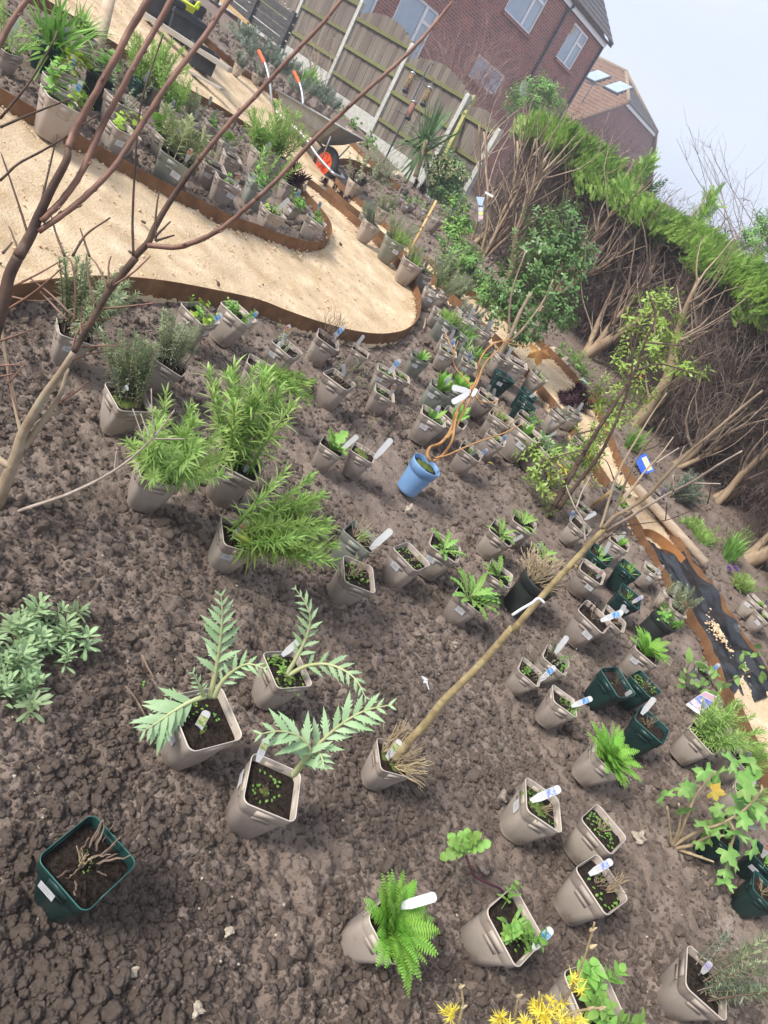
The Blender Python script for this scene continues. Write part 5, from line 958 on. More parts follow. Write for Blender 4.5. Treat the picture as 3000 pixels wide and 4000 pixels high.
limbs(t2, 'branch', [('d', [(400, 1010), (450, 850), (500, 680), (560, 480), (620, 350), (700, 200), (820, 0), (960, -230), (1120, -460)], 38, 18, 0, .12), ('d', [(520, 930), (620, 650), (720, 400), (850, 170), (980, 0), (1090, -180)], 36, 16, .0, -.1), ('d', [(620, 750), (800, 500), (900, 370), (1050, 210), (1190, 20)], 32, 14, 0, .15),
                     ('d', [(430, 1010), (560, 880), (700, 800), (900, 660), (1080, 470), (1250, 290), (1420, 130), (1580, 0), (1870, -250), (2150, -480)], 58, 26, 0, -.15)], Y2, M['bark_pale'], 8, .06, 8)
limbs(t2, 'branch', [('d', [(480, 1040), (560, 980), (700, 900), (900, 770), (1180, 610), (1400, 500), (1659, 330), (1930, 170)], 48, 22, 0, -.2), ('d', [(1190, 600), (1185, 430)], 24, 16, -.12, -.12), ('d', [(1370, 515), (1500, 520), (1700, 525)], 24, 14, -.14, -.16), ('d', [(140, 790), (200, 620), (290, 450)], 20, 12, 0, .05), ('d', [(240, 1160), (210, 920), (130, 790), (50, 600), (30, 540)], 26, 12, 0, .04), ('d', [(1000, 300), (1120, 220), (1250, 135)], 18, 12, .1, .12), ('d', [(1250, 270), (1280, 180), (1310, 120)], 20, 12, -.08, -.08)], Y2, M['bark_grey'], 7, .08, 9)
limbs(t2, 'twig', [('d', q, 16, 9, 0, -.05) for q in ([(470, 1050), (620, 990), (800, 960), (1100, 920), (1270, 860), (1560, 740)], [(1105, 920), (1120, 730)], [(380, 1160), (500, 1090), (640, 1070), (800, 1085)], [(290, 490), (380, 590), (420, 620)], [(550, 480), (480, 300), (420, 250)], [(840, 180), (1000, 120), (1100, 40)], [(380, 1190), (560, 1040), (640, 960)], [(1560, 740), (1600, 500), (1520, 150), (1530, -60)])], Y2, M['bark_dark'], 5, .2, 10)
pot('G', 1560, 150, 240, 20, 't', [('ery', 40, 1.55, .62), ('eryy', 7, 1.4, .7), ('seed', 1, 1, .2)], [('p', 1500, 170, 1610, 60)], (1460, 205), 'pot of narrow-leaved green plant with a magenta flower tag, lowest of the bushy narrow-leaved plants', aim=(2050, -120, .1, 1.9))
pot('D', 1040, 1375, 262, 20, 't', [('ery', 28, 1.3, .6), ('seed', 1, 1, .2)], [], None, 'pot overflowing with narrow bright leaves, leftmost of the bushy narrow-leaved plants', aim=(1200, 1130, .15))
pot('D', 1560, 1330, 262, 35, 't', [('ery', 20, 1.5, .38)], [('p', 1580, 1400, 1640, 1320)], None, 'pot with tall narrow-leaved stems and a pale pictured tag by the leaning stem', aim=(1640, 900, .1))
pot('E', 30, 705, 165, 36, 't', [('ery', 18, 1.4, .5)], [], None, 'pot of tall feathery green stems behind the bushy narrow-leaved plants', aim=(160, 860))
pot('D', 840, 915, 235, 8, 't', [('moss', 3, 1.2, .2), ('rosm', 30, 1.15, .38), ('grey', 4, .9, .4)], [('w', 780, 870, 830, 850)], None, 'pot of upright rosemary with mossy soil, nearest of the rosemary pots on the left', aim=(850, 600))
pot('D', 1115, 690, 190, 36, 't', [('rosm', 26, 1.05, .5)], [], None, 'pot of greyish rosemary just behind the mossy rosemary pot', aim=(1190, 520))
pot('D', 490, 485, 205, 22, 't', [('rosm', 40, 1.5, .5)], [('P', 500, 560, 480, 440)], (455, 570), 'pot of dense rosemary with a purple tag in front of the near path edging', aim=(600, 250))
pot('D', 1302, 370, 192, 48, 't', [('lime', 5, .6, .7), ('broad', 5, .5, .7), ('twigp', 1, .6, .7)], [('b', 1350, 450, 1440, 375)], (1340, 490), 'pot of yellowing seedlings with a dark tag near the path edging, left of a pair')
pot('D', 1552, 362, 192, 45, 't', [('broad', 9, .5, .75)], [('b', 1610, 430, 1670, 360)], None, 'pot of small pointed leaves with a dark tag, right of a pair by the edging')
pot('E', 205, 590, 165, 45, 't', [('sparse', 9, .75, .8), ('twig', 1, .6, .6)], [('P', 165, 570, 215, 455), ('w', 80, 670, 170, 555)], (75, 575), 'pot with a wine-red flower tag and a wide white label beside the path tip')
pot('E', 470, 540, 150, 37, 't', [('twig', 5, 1.0, .55)], [], None, 'pot of tall bare upright twigs right at the curved path edging', aim=(540, 380))
pot('E', 680, 615, 112, 40, 't', [('twigp', 2, .6, .7)], [('w', 650, 580, 700, 515)], None, 'small pot with dry stubble and a thin pale tag, tucked behind the twiggy pots')
pot('E', 545, 795, 175, 45, 't', [('sparse', 11, .95, .75), ('twig', 1, .8, .6)], [('w', 570, 780, 570, 700)], None, 'pot of sprawling small-leaved twiggy plant with a round pale tag', aim=(650, 700))
pot('E', 850, 745, 125, 35, 't', [('seed', 2, 1, .2), ('moss', 1, .8, .2)], [('b', 860, 760, 935, 670)], (815, 770), 'pot with a blue pictured tag standing left of the grey-green pot')
pot('E', 948, 775, 112, 35, 't', [('seed', 3, 1, .2), ('tuft', 1, .5, .3)], [], None, 'pot of low green shoots wedged behind the pot with the blue tag')
pot('E', 838, 885, 135, 35, 't', [('twigp', 2, .5, .8), ('seed', 1, 1, .2)], [('P', 870, 910, 900, 835)], None, 'pot with a pink and green pictured tag right of the sprawling twiggy plant')
pot('E', 500, 1230, 155, 40, 't', [('hosta', 9, 1.0, .8)], [('w', 560, 1250, 660, 1165)], None, 'pot of broad pale green leaves on long stalks above the bushy mound')
pot('E', 700, 1272, 155, 40, 't', [('moss', 2, .9, .2), ('sparse', 2, 1.5, .25)], [('w', 770, 1310, 880, 1185)], None, 'pot with one thin woody stem and a big white label next to the broad-leaved pot', aim=(860, 1000))
bp_ = pot('E', 1110, 1350, 208, 30, 'b', [('moss', 3, .9, .2)], [], None, 'round bright blue pot with twisted peeling orange stems', size=.165, extra_tilt=(.3, .1, .05))
vb_ = MB(); g = np.random.default_rng(77)
for t, L_, w0, w1 in [('E', [(1130, 1330), (1110, 1290), (1130, 1240), (1200, 1210), (1260, 1130), (1300, 1010), (1370, 900), (1430, 800), (1450, 680), (1500, 600), (1560, 560), (1659, 545)], 26, 9), ('E', [(1150, 1330), (1210, 1290), (1270, 1200), (1290, 1080), (1330, 960), (1420, 850), (1480, 700), (1560, 620), (1640, 530)], 22, 9),
                      ('E', [(1160, 1310), (1240, 1290), (1330, 1250), (1450, 1200), (1600, 1150), (1740, 1080)], 15, 6), ('E', [(1380, 900), (1390, 840), (1340, 780), (1290, 720), (1280, 640), (1310, 550)], 13, 6), ('E', [(1240, 1180), (1300, 1100), (1350, 1000), (1400, 900), (1450, 780)], 18, 10), ('E', [(1420, 900), (1450, 940), (1520, 950), (1575, 930)], 13, 8), ('E', [(1290, 640), (1240, 530), (1215, 460)], 10, 5), ('c', [(420, 360), (560, 400), (700, 420), (850, 432)], 12, 6)]:
    Dp = bp_[2]; C = cat([pD(T(t, x, y), Dp-.03+g.normal(0, .02)+.12*i/len(L_)) for i, (x, y) in enumerate(L_)], 5); vb_.tube(C, np.linspace(w0, w1, len(C))*TK(t)*Dp/FPX/2, 6)
vb_.build('twisted_stem', M['vine'], bp_[0], keep=True)
for tg in ((1390, 880, 1270, 850, 1.3), (1380, 890, 1270, 950, 1.3), (1400, 910, 1430, 860, .9)):
    D = bp_[2]-.08; a0 = pD(T('E', *tg[:2]), D); a1 = pD(T('E', *tg[2:4]), D); yv = unit(a1-a0); zv = unit(CAM-a0); zv = unit(zv-yv*(zv@yv)); o = ob('plant_tag', TAGS['w'], bp_[0], keep=True); o.matrix_basis = m4(np.stack([np.cross(yv, zv)*tg[4], yv*np.linalg.norm(a1-a0)/.1, zv], 1), a0)
q = pD(T('c', 850, 470), bp_[2]+.1); o = ob('dry_leaf', multi('dry_leaf', palm_leaf(np.random.default_rng(3), .085, M['dryleaf'])), bp_[0], keep=True); o.matrix_basis = m4(frame(unit(CAM-q+np.array([.3, 0, .4])), pD(T('c', 840, 600), bp_[2]+.1)-q), q)
# ---- middle bed
pot('H', 690, 155, 215, 45, 'g', [('twigp', 4, .8, .7), ('tuft', 1, .8, .5)], [('w', 740, 240, 880, 115)], None, 'pale green-grey pot of dry straggly stems with a long white label', aim=(760, 110))
pot('H', 670, 402, 218, 26, 't', [('twigp', 3, .8, .9), ('seed', 2, 1.1, .2)], [], None, 'pot of stubby bare twigs and seedlings below the pale green-grey pot', aim=(730, 370))
pot('H', 1012, 285, 200, 52, 't', [('seed', 1, 1, .2), ('twigp', 1, .5, .9)], [], (917, 330), 'nearly bare pot with a white sticker lying half against its neighbour', extra_tilt=(.3, -.1, .05))
pot('H', 1230, 222, 198, 40, 't', [('ros', 20, .85, 1.0)], [], (1127, 245), 'pot of bright green toothed leaves behind the nearly bare stickered pot')
pot('H', 1400, 545, 192, 45, 't', [('ros', 28, 1.25, 1.1)], [], (1350, 610), 'pot bursting with a large jagged green rosette above the sapling trunk', aim=(1500, 480))
pot('H', 1600, 135, 165, 42, 't', [('ros', 16, .8, .9)], [], None, 'pot of jagged green leaves at the foot of the slender yellow-green shrub')
pot('H', 1585, 400, 165, 40, 't', [('ros', 16, .95, .9), ('straw', 1, .5, .9)], [], None, 'pot of drooping jagged leaves beside the black round pot', aim=(1640, 330))
pot('I', 85, 65, 150, 40, 't', [('ros', 14, .9, .9)], [('w', 10, 190, 70, 150)], None, 'pot of lush jagged leaves, nearest to the stems of the slender shrub', aim=(130, 20))
pot('I', 215, 280, 150, 42, 't', [('ros', 18, .8, 1.0)], [], None, 'pot of green rosette leaves directly behind the black round pot', aim=(245, 240))
pot('I', 190, 440, 210, 45, 'k', [('straw', 6, 1.1, .9)], [], None, 'black round pot of dead straw stems behind the sapling trunk', size=.19, aim=(240, 400))
pot('I', 450, 85, 130, 42, 't', [('twigp', 2, .6, .8), ('grey', 2, .5, .6)], [('b', 375, 60, 400, -10), ('w', 470, 50, 545, 5)], None, 'pot with two pale blue labels left of the narrow path edging')
pot('I', 700, 195, 130, 40, 't', [('feath', 14, .55, .9)], [('w', 680, 190, 735, 130)], None, 'pot of frothy light green foliage with a white label right of the sapling')
pot('I', 580, 275, 145, 42, 'd', [('strap', 2, .5, .8), ('ros', 6, .5, .8)], [], None, 'dark green pot with a few bright leaves just right of the sapling trunk')
pot('I', 525, 385, 158, 40, 't', [('twigp', 1, .8, 1.), ('seed', 1, .7, .2)], [('r', 550, 430, 590, 375)], (520, 470), 'pot with a red-pictured tag and a sticker, left of three dark green pots')
pot('I', 765, 365, 140, 45, 'd', [('strap', 2, .45, .7), ('seed', 1, 1, .2)], [], None, 'dark green pot with short lime shoots near the narrow path edging')
pot('I', 915, 372, 112, 38, 't', [('seed', 1, .8, .2)], [('P', 925, 400, 980, 350)], (915, 405), 'pot with a pink-edged tag standing against the rusty edging')
pot('I', 770, 545, 150, 40, 'd', [('strap', 1, .4, .6), ('seed', 1, .8, .2)], [('l', 775, 590, 850, 545)], (757, 612), 'dark green pot with a pictured tag and sticker, lowest of three by the sapling')
pot('I', 540, 675, 195, 45, 't', [('dark', 2, .4, .9), ('twigp', 1, .6, 1.)], [('b', 575, 705, 720, 645)], (520, 765), 'pot of dead stems with a sticker low on its side and a long blue-white label')
pot('I', 668, 690, 160, 42, 't', [('dark', 1, .4, .9), ('straw', 1, .5, .9)], [], None, 'pot of dead stems tucked behind the long blue-white label')
pot('I', 1000, 695, 175, 48, 'k', [('broad', 12, .6, .8)], [], None, 'round black-green pot of reddish-green leaves tilted by the edging', size=.16, extra_tilt=(.8, .3, .16))
pot('I', 1080, 625, 112, 38, 't', [('rosm', 14, 1.1, .6), ('sparse', 8, 1.1, .6)], [], (1090, 680), 'small pot of airy rosemary leaning over the black plastic', aim=(1170, 470))
pot('I', 880, 905, 165, 42, 't', [('fern', 32, 1.0, 1.2)], [], (822, 925), 'pot of young fern with curled fronds near the rusty edging', aim=(920, 860))
pot('I', 290, 955, 172, 42, 't', [('sparse', 9, .75, .8), ('broad', 3, .5, .9)], [('w', 280, 915, 360, 805)], None, 'pot of wiry green stems with a tall white label, upper of two touching pots', aim=(330, 900))
pot('I', 122, 1035, 160, 42, 't', [('sparse', 7, .8, .9), ('broad', 2, .4, .8)], [('b', 180, 1095, 280, 1000)], None, 'pot of wiry green stems with a pale blue label, lower of two touching pots', aim=(180, 1000))
pot('I', 342, 1222, 178, 36, 't', [('broad', 5, .5, .8), ('sparse', 4, .8, 1.0)], [('b', 385, 1260, 520, 1205)], None, 'pot of trailing yellow-green stems with a blue-white label', aim=(420, 1240))
pot('I', 690, 1100, 195, 55, 'd', [('twig', 1, .5, .9), ('seed', 1, .6, .2)], [('w', 730, 1190, 775, 1160)], None, 'dark green pot of bare compost, upper left of a pair of dark green pots', extra_tilt=(.5, .3, .05))
pot('I', 868, 1112, 172, 50, 'd', [('seed', 3, 1.1, .2), ('twig', 1, 1.2, .5)], [], None, 'dark green pot of seedlings with two dark twigs, right of a touching pair', aim=(950, 1050))
pot('I', 910, 1375, 205, 45, 'd', [('straw', 1, .6, .9), ('twig', 1, .5, .6)], [('w', 840, 1310, 925, 1205)], None, 'dark green pot with a white label standing up at its back corner')
pot('I', 1252, 1452, 190, 47, 't', [('ery', 26, 1.1, .7), ('seed', 1, 1, .2)], [], None, 'pot of fine bright green foliage at the right edge below the pictured card', aim=(1420, 1330, .05))
pot('I', 1490, 1590, 165, 47, 't', [('ery', 14, .9, .6)], [('w', 1520, 1600, 1545, 1555)], None, 'pot of fine green foliage at the right edge above the lobed-leaf plant', aim=(1600, 1560))
pot('I', 625, 1592, 200, 40, 't', [('fern', 75, 1.15, 1.3), ('straw', 1, .9, 1.2)], [], None, 'pot of bright green fern in the middle right with roots hanging over its rim', aim=(760, 1540), extra_tilt=(.6, .1, .18))
pot('I', 1250, 1045, 115, 42, 'g', [('broad', 3, .8, .6)], [('b', 1270, 1050, 1345, 985)], (1245, 1065), 'grey pot with a blue-white tag half hidden by broad light leaves')
pot('I', 1590, 575, 112, 48, 't', [('tuft', 2, .7, .5)], [('l', 1640, 600, 1659, 570)], (1580, 550), 'pot beyond the black plastic at the right edge, upper of two')
pot('I', 1640, 670, 112, 48, 't', [('tuft', 1, .7, .5)], [], (1650, 670), 'pot beyond the black plastic at the right edge, lower of two')
pot('L', 1655, 590, 175, 50, 'd', [('strap', 1, .6, .8)], [('P', 1620, 580, 1670, 500)], (1630, 615), 'dark green pot with a red-pictured tag cut by the right edge')
pot('L', 1650, 800, 190, 48, 'd', [('straw', 1, .6, .9)], [], None, 'dark green pot with dead stalks at the right edge, below the red-tagged one')
pot('L', 1395, 445, 185, 45, 'd', [('strap', 1, .4, .8)], [('w', 1520, 380, 1600, 390)], None, 'dark green pot under the lobed leaves of the mallow-like plant')
pot('L', 1520, 165, 160, 45, 't', [('ery', 8, .7, .6)], [], None, 'pot half hidden behind the lobed leaves at the right edge')
# ---- far side of the middle bed
pot('E', 1065, 652, 115, 34, 'g', [('feath', 8, .7, .8), ('grey', 3, .5, .7)], [], (1045, 685), 'grey-green pot of feathery shoots near the tip of the wide path')
pot('E', 1195, 855, 132, 36, 'g', [('feath', 24, 1.05, .7)], [], (1145, 865), 'grey-green pot of ferny upright leaves, nearest of the feathery pots', aim=(1230, 790))
pot('E', 1310, 850, 125, 36, 'g', [('feath', 22, 1.0, .7)], [], None, 'grey-green pot of ferny leaves right behind the nearest feathery pot', aim=(1345, 770))
pot('E', 1155, 1035, 162, 36, 't', [('ros', 8, .55, .8), ('feath', 5, .7, .5)], [('l', 1140, 1060, 1190, 970)], (1110, 1075), 'pot of soft green shoots with a lavender tag left of the twisted stems')
pot('E', 1295, 1045, 158, 40, 't', [('feath', 10, .8, .5)], [('w', 1290, 1000, 1340, 925)], None, 'pot half behind the twisted orange stems with a white label', aim=(1250, 920))
pot('E', 1400, 1262, 145, 40, 't', [('grey', 4, .5, .8), ('tuft', 1, .6, .5)], [('b', 1445, 1300, 1500, 1250)], None, 'pot of sparse grey shoots right of the blue pot with a pale label')
pot('E', 1560, 1175, 132, 40, 't', [('twigp', 3, .7, .8), ('tuft', 1, .6, .5)], [('b', 1585, 1220, 1625, 1160)], None, 'pot of dry grassy stems with a thin blue-white label', aim=(1590, 1120))
pot('E', 1605, 1045, 135, 38, 't', [('straw', 3, .8, .9), ('tuft', 2, .8, .6)], [], None, 'pot of pale straw-like grass above the dry grassy pots', aim=(1650, 1020))
pot('c', 730, 1330, 290, 42, 't', [('feath', 12, .5, .8)], [], (710, 1420), 'pot of mossy bright green with a sticker on its broad side', aim=(760, 1320))
pot('c', 940, 1520, 260, 48, 't', [('lav', 10, .8, .8), ('broad', 4, .7, .7)], [('w', 950, 1400, 1030, 1350)], None, 'pot of broad sage-grey leaves under the slender yellow-green shrub', aim=(1010, 1430))
pot('c', 720, 1190, 200, 42, 't', [('lav', 6, .7, .8), ('broad', 4, .7, .8)], [('w', 740, 1180, 790, 1140)], None, 'pot of spreading sage-grey leaves with a yellow-striped label', aim=(820, 1180))
pot('c', 1080, 1150, 190, 42, 't', [('grey', 5, .7, .7)], [('w', 940, 1290, 1000, 1210)], None, 'pot of grey sprigs by the edging left of the burgundy plant')
pot('c', 430, 1190, 230, 40, 't', [('straw', 2, .7, .9), ('tuft', 2, .7, .6)], [], None, 'pot of tangled pale grass in the middle bed near the dark green trays')
pot('c', 300, 960, 215, 38, 't', [('tuft', 1, .5, .3), ('twigp', 1, .7, .9)], [('w', 280, 920, 320, 840), ('w', 350, 970, 370, 880)], None, 'pot with two printed white tags right of the peeling twisted stems')
pot('c', 480, 735, 190, 32, 'd', [('seed', 1, .5, .2)], [('l', 490, 780, 520, 720)], (430, 795), 'dark green pot with a lilac tag and sticker standing in front of the evergreen')
pot('c', 740, 930, 190, 40, 'd', [('seed', 1, .5, .2)], [('w', 700, 1000, 800, 940)], None, 'dark green pot behind a white label by the narrow path edging')
pot('c', 720, 1045, 200, 40, 'd', [('seed', 1, .5, .2)], [('w', 640, 1060, 690, 1050)], None, 'dark green pot with white labels, nearer of two by the narrow path edging')
pot('c', 850, 740, 180, 42, 't', [('grey', 7, .5, .7), ('tuft', 2, .6, .4)], [], None, 'pot of low grey-green tuft on the brink of the narrow path', aim=(870, 700))
pot('c', 1330, 1440, 190, 45, 't', [('grey', 3, .5, .8)], [], None, 'pot half hidden by the yellow-green shrub beside the narrow path')
pot('c', 620, 590, 210, 36, 't', [('twig', 2, .8, .8)], [], None, 'tan pot in the shade below the evergreen shrub')
pot('c', 100, 590, 170, 36, 't', [('seed', 1, .8, .2), ('strap', 1, .4, .5)], [('b', 75, 610, 110, 490)], (55, 645), 'pot with a tall blue-pictured tag between the feathery and strappy pots')
pot('c', 120, 480, 190, 44, 'g', [('strap', 5, .9, .7), ('varieg', 2, .6, .7)], [], None, 'grey-green pot of strappy leaves, nearer of two')
pot('c', 70, 290, 190, 44, 'g', [('strap', 5, .9, .7)], [('w', 100, 260, 170, 190)], None, 'grey-green pot of strappy leaves with a white label, farther of two', aim=(150, 250))
pot('E', 1250, 545, 95, 36, 't', [('twigp', 1, .6, .7)], [('w', 1255, 550, 1285, 480)], None, 'pot with a blank white label behind the blue-tagged pot')
pot('E', 1250, 612, 112, 36, 't', [('seed', 2, 1, .2)], [('b', 1245, 620, 1290, 535)], (1215, 620), 'pot with a blue-pictured tag and sticker left of the strappy-leaved pots')
pot('E', 1255, 415, 122, 38, 'g', [('tuft', 7, 1.4, .5), ('strap', 3, .7, .5)], [], (1250, 450), 'grey-green pot of bright grassy tuft just right of the path tip', aim=(1265, 370))
pot('E', 1195, 360, 92, 36, 't', [('tuft', 1, .5, .4)], [('P', 1205, 370, 1225, 340)], (1190, 375), 'pot with a pink tag behind the bright grassy tuft')
pot('E', 1140, 232, 95, 36, 't', [('grey', 3, .5, .6)], [('P', 1165, 250, 1185, 210)], (1145, 260), 'pot with a magenta tag close to the right side of the wide path')
pot('E', 1215, 240, 85, 38, 't', [('rosm', 12, 1.2, .6)], [], None, 'pot of airy grey-green shrub right of the magenta-tagged pot', aim=(1290, 170))
pot('E', 1095, 112, 92, 36, 't', [('sparse', 8, 1.2, .5), ('rosm', 6, 1., .5)], [('w', 1175, 80, 1195, 40)], (1105, 150), 'pot of thin upright stems near the right path edging', aim=(1150, 40))
pot('a', 1420, 1440, 200, 36, 't', [('rosm', 10, .8, .5), ('tuft', 4, 1.2, .4)], [('P', 1510, 1470, 1550, 1410)], None, 'pot of bright green conifer-like shoots by the bamboo cane', aim=(1470, 1310))
pot('a', 1235, 1200, 200, 36, 'g', [('rosm', 12, .9, .5), ('tuft', 6, 1.5, .4)], [], (1260, 1300), 'grey pot of bright green upright shoots beside the right path edging', aim=(1290, 1080))
pot('a', 980, 1030, 170, 34, 't', [('grey', 12, 1.2, .5), ('sparse', 6, 1.2, .5)], [('w', 1050, 1040, 1060, 990)], None, 'pot of grey lavender-like stems in the narrow bed', aim=(980, 850))
pot('a', 920, 950, 120, 34, 't', [('grey', 8, 1.1, .5)], [], None, 'pot behind the grey lavender-like stems in the narrow bed', aim=(950, 830))
pot('a', 1105, 880, 130, 34, 't', [('rosm', 18, 1.1, .6)], [], None, 'pot of soft green rosemary beyond the narrow gravel path', aim=(1150, 770))
pot('a', 810, 590, 140, 30, 't', [('dark', 5, 1.1, .6), ('sparse', 14, 2.0, .9)], [], None, 'tan pot of wispy dark stems in the bed beyond the barrow wheel', aim=(870, 500))
for q in [(1325, 715, 'd', 'dark', 'dark pot of burgundy leaves by the foot of the sword-leaved plant'), (1365, 800, 't', 'broad', 'small tan pot with a sticker in the far bed below the burgundy leaves'), (1440, 790, 't', 'broad', 'small tan pot of pink-green leaves in the far bed'), (1545, 870, 't', 'broad', 'tan pot with a red-pictured tag behind the bamboo cane'), (1310, 720, 't', 'sparse', 'tan pot behind the small stickered one in the far bed')]:
    pot('a', q[0], q[1], 95, 34, q[2], [(q[3], 5, .8, .7)], [('w', q[0]+20, q[1]-20, q[0]+35, q[1]-75)], (q[0]-5, q[1]+35), q[4])
pot('b', 570, 420, 130, 36, 't', [('sparse', 8, 1.2, .6)], [], None, 'tan pot at the foot of the leafy climber by the hedge')
pot('b', 950, 1030, 130, 36, 't', [('bro' 'ad', 6, .9, .6)], [('w', 990, 1030, 1050, 975)], None, 'tan pot with a white label on the hedge side of the narrow path')
pot('b', 1110, 1130, 130, 36, 't', [('broad', 7, .9, .6)], [('l', 1110, 1150, 1140, 1080)], (1090, 1180), 'tan pot with a lilac-tipped tag in front of the evergreen, by the narrow path')
pot('b', 980, 1470, 180, 36, 't', [('grey', 8, .8, .8), ('dark', 2, .5, .7)], [('w', 990, 1430, 1020, 1360)], None, 'shaded tan pot of grey foliage left of the evergreen')
pot('b', 620, 1200, 110, 36, 't', [('rosm', 14, 1.6, .6), ('broad', 6, 1.3, .6)], [('w', 560, 960, 620, 890)], None, 'pot carrying a tall cloud of mixed green stems in the narrow bed', aim=(720, 960))
pot('d', 1050, 650, 150, 40, 't', [('grey', 3, .5, .6)], [], (1035, 640), 'tan pot standing alone on the bank beyond the round timber')
pot('d', 230, 790, 170, 42, 't', [('grey', 3, .6, .7), ('tuft', 1, .6, .5)], [('b', 240, 890, 350, 830)], None, 'tan pot of grey tufts with a blue-white label in front of the slender shrub')
pot('d', 640, 760, 190, 42, 't', [('feath', 6, .6, .8), ('lime', 2, .7, .7)], [('w', 700, 680, 735, 640)], None, 'tan pot of pale sprigs half hidden by the sapling branches')
pot('d', 600, 560, 170, 42, 't', [('feath', 8, .8, .8)], [('w', 610, 430, 640, 400)], None, 'tan pot of fresh green foliage by the narrow path behind the sapling branches', aim=(690, 480))
# ---- tongue-shaped bed beyond the wide path
pot('A', 405, 640, 225, 30, 't', [('lime', 4, 1.0, .5), ('broad', 4, .9, .6)], [('w', 455, 650, 485, 545), ('b', 480, 650, 525, 525)], None, 'large tan pot with two tall white tags at the left of the tongue-shaped bed')
pot('A', 400, 545, 190, 28, 't', [('broad', 5, .9, .5)], [], None, 'tan pot right behind the large two-tag pot')
pot('A', 430, 460, 150, 28, 't', [('lime', 7, 1.3, .5)], [], None, 'tan pot of tall lime-green leaves at the upper left', aim=(470, 370))
pot('A', 800, 822, 190, 26, 't', [('lime', 4, .9, .4)], [], (780, 870), 'tan pot with a sticker and a few lime leaves in front of the edging')
pot('A', 800, 655, 185, 26, 't', [('sparse', 7, 1.1, .5), ('twig', 2, 1.0, .5)], [], None, 'tan pot of bare twigs behind the sticker pot in the tongue-shaped bed')
pot('A', 1150, 1005, 200, 38, 'g', [('varieg', 12, 1.1, .7)], [('P', 1200, 1050, 1240, 970)], (1190, 1080), 'grey-green pot of variegated narrow leaves with a pink tag', aim=(1210, 900))
pot('A', 1090, 893, 150, 26, 't', [('broad', 5, 1.2, .5), ('varieg', 5, 1.2, .6)], [], None, 'tan pot of tall leafy stems behind the variegated plant', aim=(1080, 760))
pot('A', 1395, 1068, 150, 34, 't', [('sparse', 3, .8, .7)], [('P', 1370, 1060, 1380, 990)], (1345, 1075), 'tan pot with a yellow and pink flower tag and sticker, left of a pair')
pot('A', 1480, 1167, 155, 34, 't', [('broad', 3, .6, .7)], [('P', 1530, 1210, 1550, 1130)], (1510, 1240), 'tan pot with a yellow and pink flower tag near the edging, right of a pair')
pot('A', 1510, 1012, 120, 34, 't', [('twig', 2, .7, .8), ('sparse', 3, .8, .8)], [('w', 1470, 970, 1490, 920)], None, 'tan pot of dark wiry stems in the middle of the tongue-shaped bed')
pot('A', 1480, 925, 110, 34, 't', [('broad', 7, .8, .7)], [('w', 1570, 870, 1585, 830)], None, 'tan pot of fresh green leaves with white tags beyond the wiry pot')
pot('A', 1690, 1185, 150, 34, 'g', [('broad', 5, .8, .5), ('ery', 6, 1.2, .5)], [('w', 1630, 1240, 1645, 1130)], None, 'grey pot with a big pale oval tag in the tongue-shaped bed')
pot('A', 330, 285, 165, 20, 'd', [('strap', 6, 2.2, .4)], [('w', 410, 300, 440, 170)], None, 'dark green pot of tall strappy leaves at the upper left')
pot('A', 670, 485, 150, 20, 'k', [('broad', 5, 1.0, .4)], [], None, 'black round pot behind the bare branches at the upper left', size=.17)
pot('A', 920, 525, 120, 26, 'd', [('ery', 14, 1.6, .5)], [], None, 'dark pot of tall bright green stems in the tongue-shaped bed, left', aim=(930, 330))
pot('A', 1010, 560, 120, 26, 't', [('ery', 16, 1.7, .5)], [], None, 'tan pot of tall bright green stems in the tongue-shaped bed, middle', aim=(1060, 360))
pot('A', 1120, 700, 120, 28, 't', [('ery', 14, 1.5, .6), ('broad', 4, 1.2, .5)], [('v', 1110, 720, 1130, 650)], (1108, 745), 'tan pot of tall green stems with a violet tag in the tongue-shaped bed', aim=(1130, 520))
pot('A', 1250, 770, 110, 30, 't', [('rosm', 14, 1.3, .5)], [], None, 'tan pot of conifer-like upright shoots behind the variegated plant', aim=(1260, 700))
pot('A', 1395, 815, 110, 32, 't', [('broad', 6, .8, .7), ('ros', 9, .7, .8)], [('w', 1380, 760, 1395, 715), ('w', 1355, 680, 1370, 625)], None, 'tan pot of spreading green leaves with white tags near the far edging')
pot('A', 50, 310, 160, 20, 't', [('ery', 8, 1.2, .5)], [('w', 60, 260, 130, 110)], None, 'tan pot with a very tall white tag cut by the left edge')
pot('A', 560, 230, 130, 20, 't', [('strap', 3, 1.5, .5), ('broad', 3, 1., .5)], [('w', 540, 190, 550, 120)], None, 'tan pot near the wooden stake at the upper left')
pot('B', 115, 1362, 132, 26, 't', [('lime', 3, .7, .6), ('ros', 8, .6, .8), ('dark', 1, .5, .5)], [], None, 'tan pot of red-green leaves in the tip of the tongue-shaped bed')
pot('B', 255, 1322, 95, 20, 't', [('broad', 9, .9, .6)], [('b', 245, 1310, 285, 1230)], (245, 1345), 'tan pot with a blue tag and sticker near the tip of the tongue-shaped bed')
pot('B', 395, 1422, 122, 40, 't', [('broad', 8, .55, .7)], [('b', 400, 1370, 420, 1305)], None, 'tan pot of bright green leaves at the very tip of the tongue-shaped bed', extra_tilt=(.2, .1, .05))
pot('B', 225, 1185, 105, 30, 't', [('dark', 7, 1.5, .7)], [('w', 310, 1240, 325, 1190)], None, 'tan pot of spiky burgundy leaves in front of the barrow wheel', aim=(290, 1090))
pot('B', 40, 985, 110, 30, 't', [('ery', 12, 1.5, .6), ('broad', 4, 1.4, .6)], [], None, 'tan pot of tall glossy stems left of the barrow', aim=(50, 800))
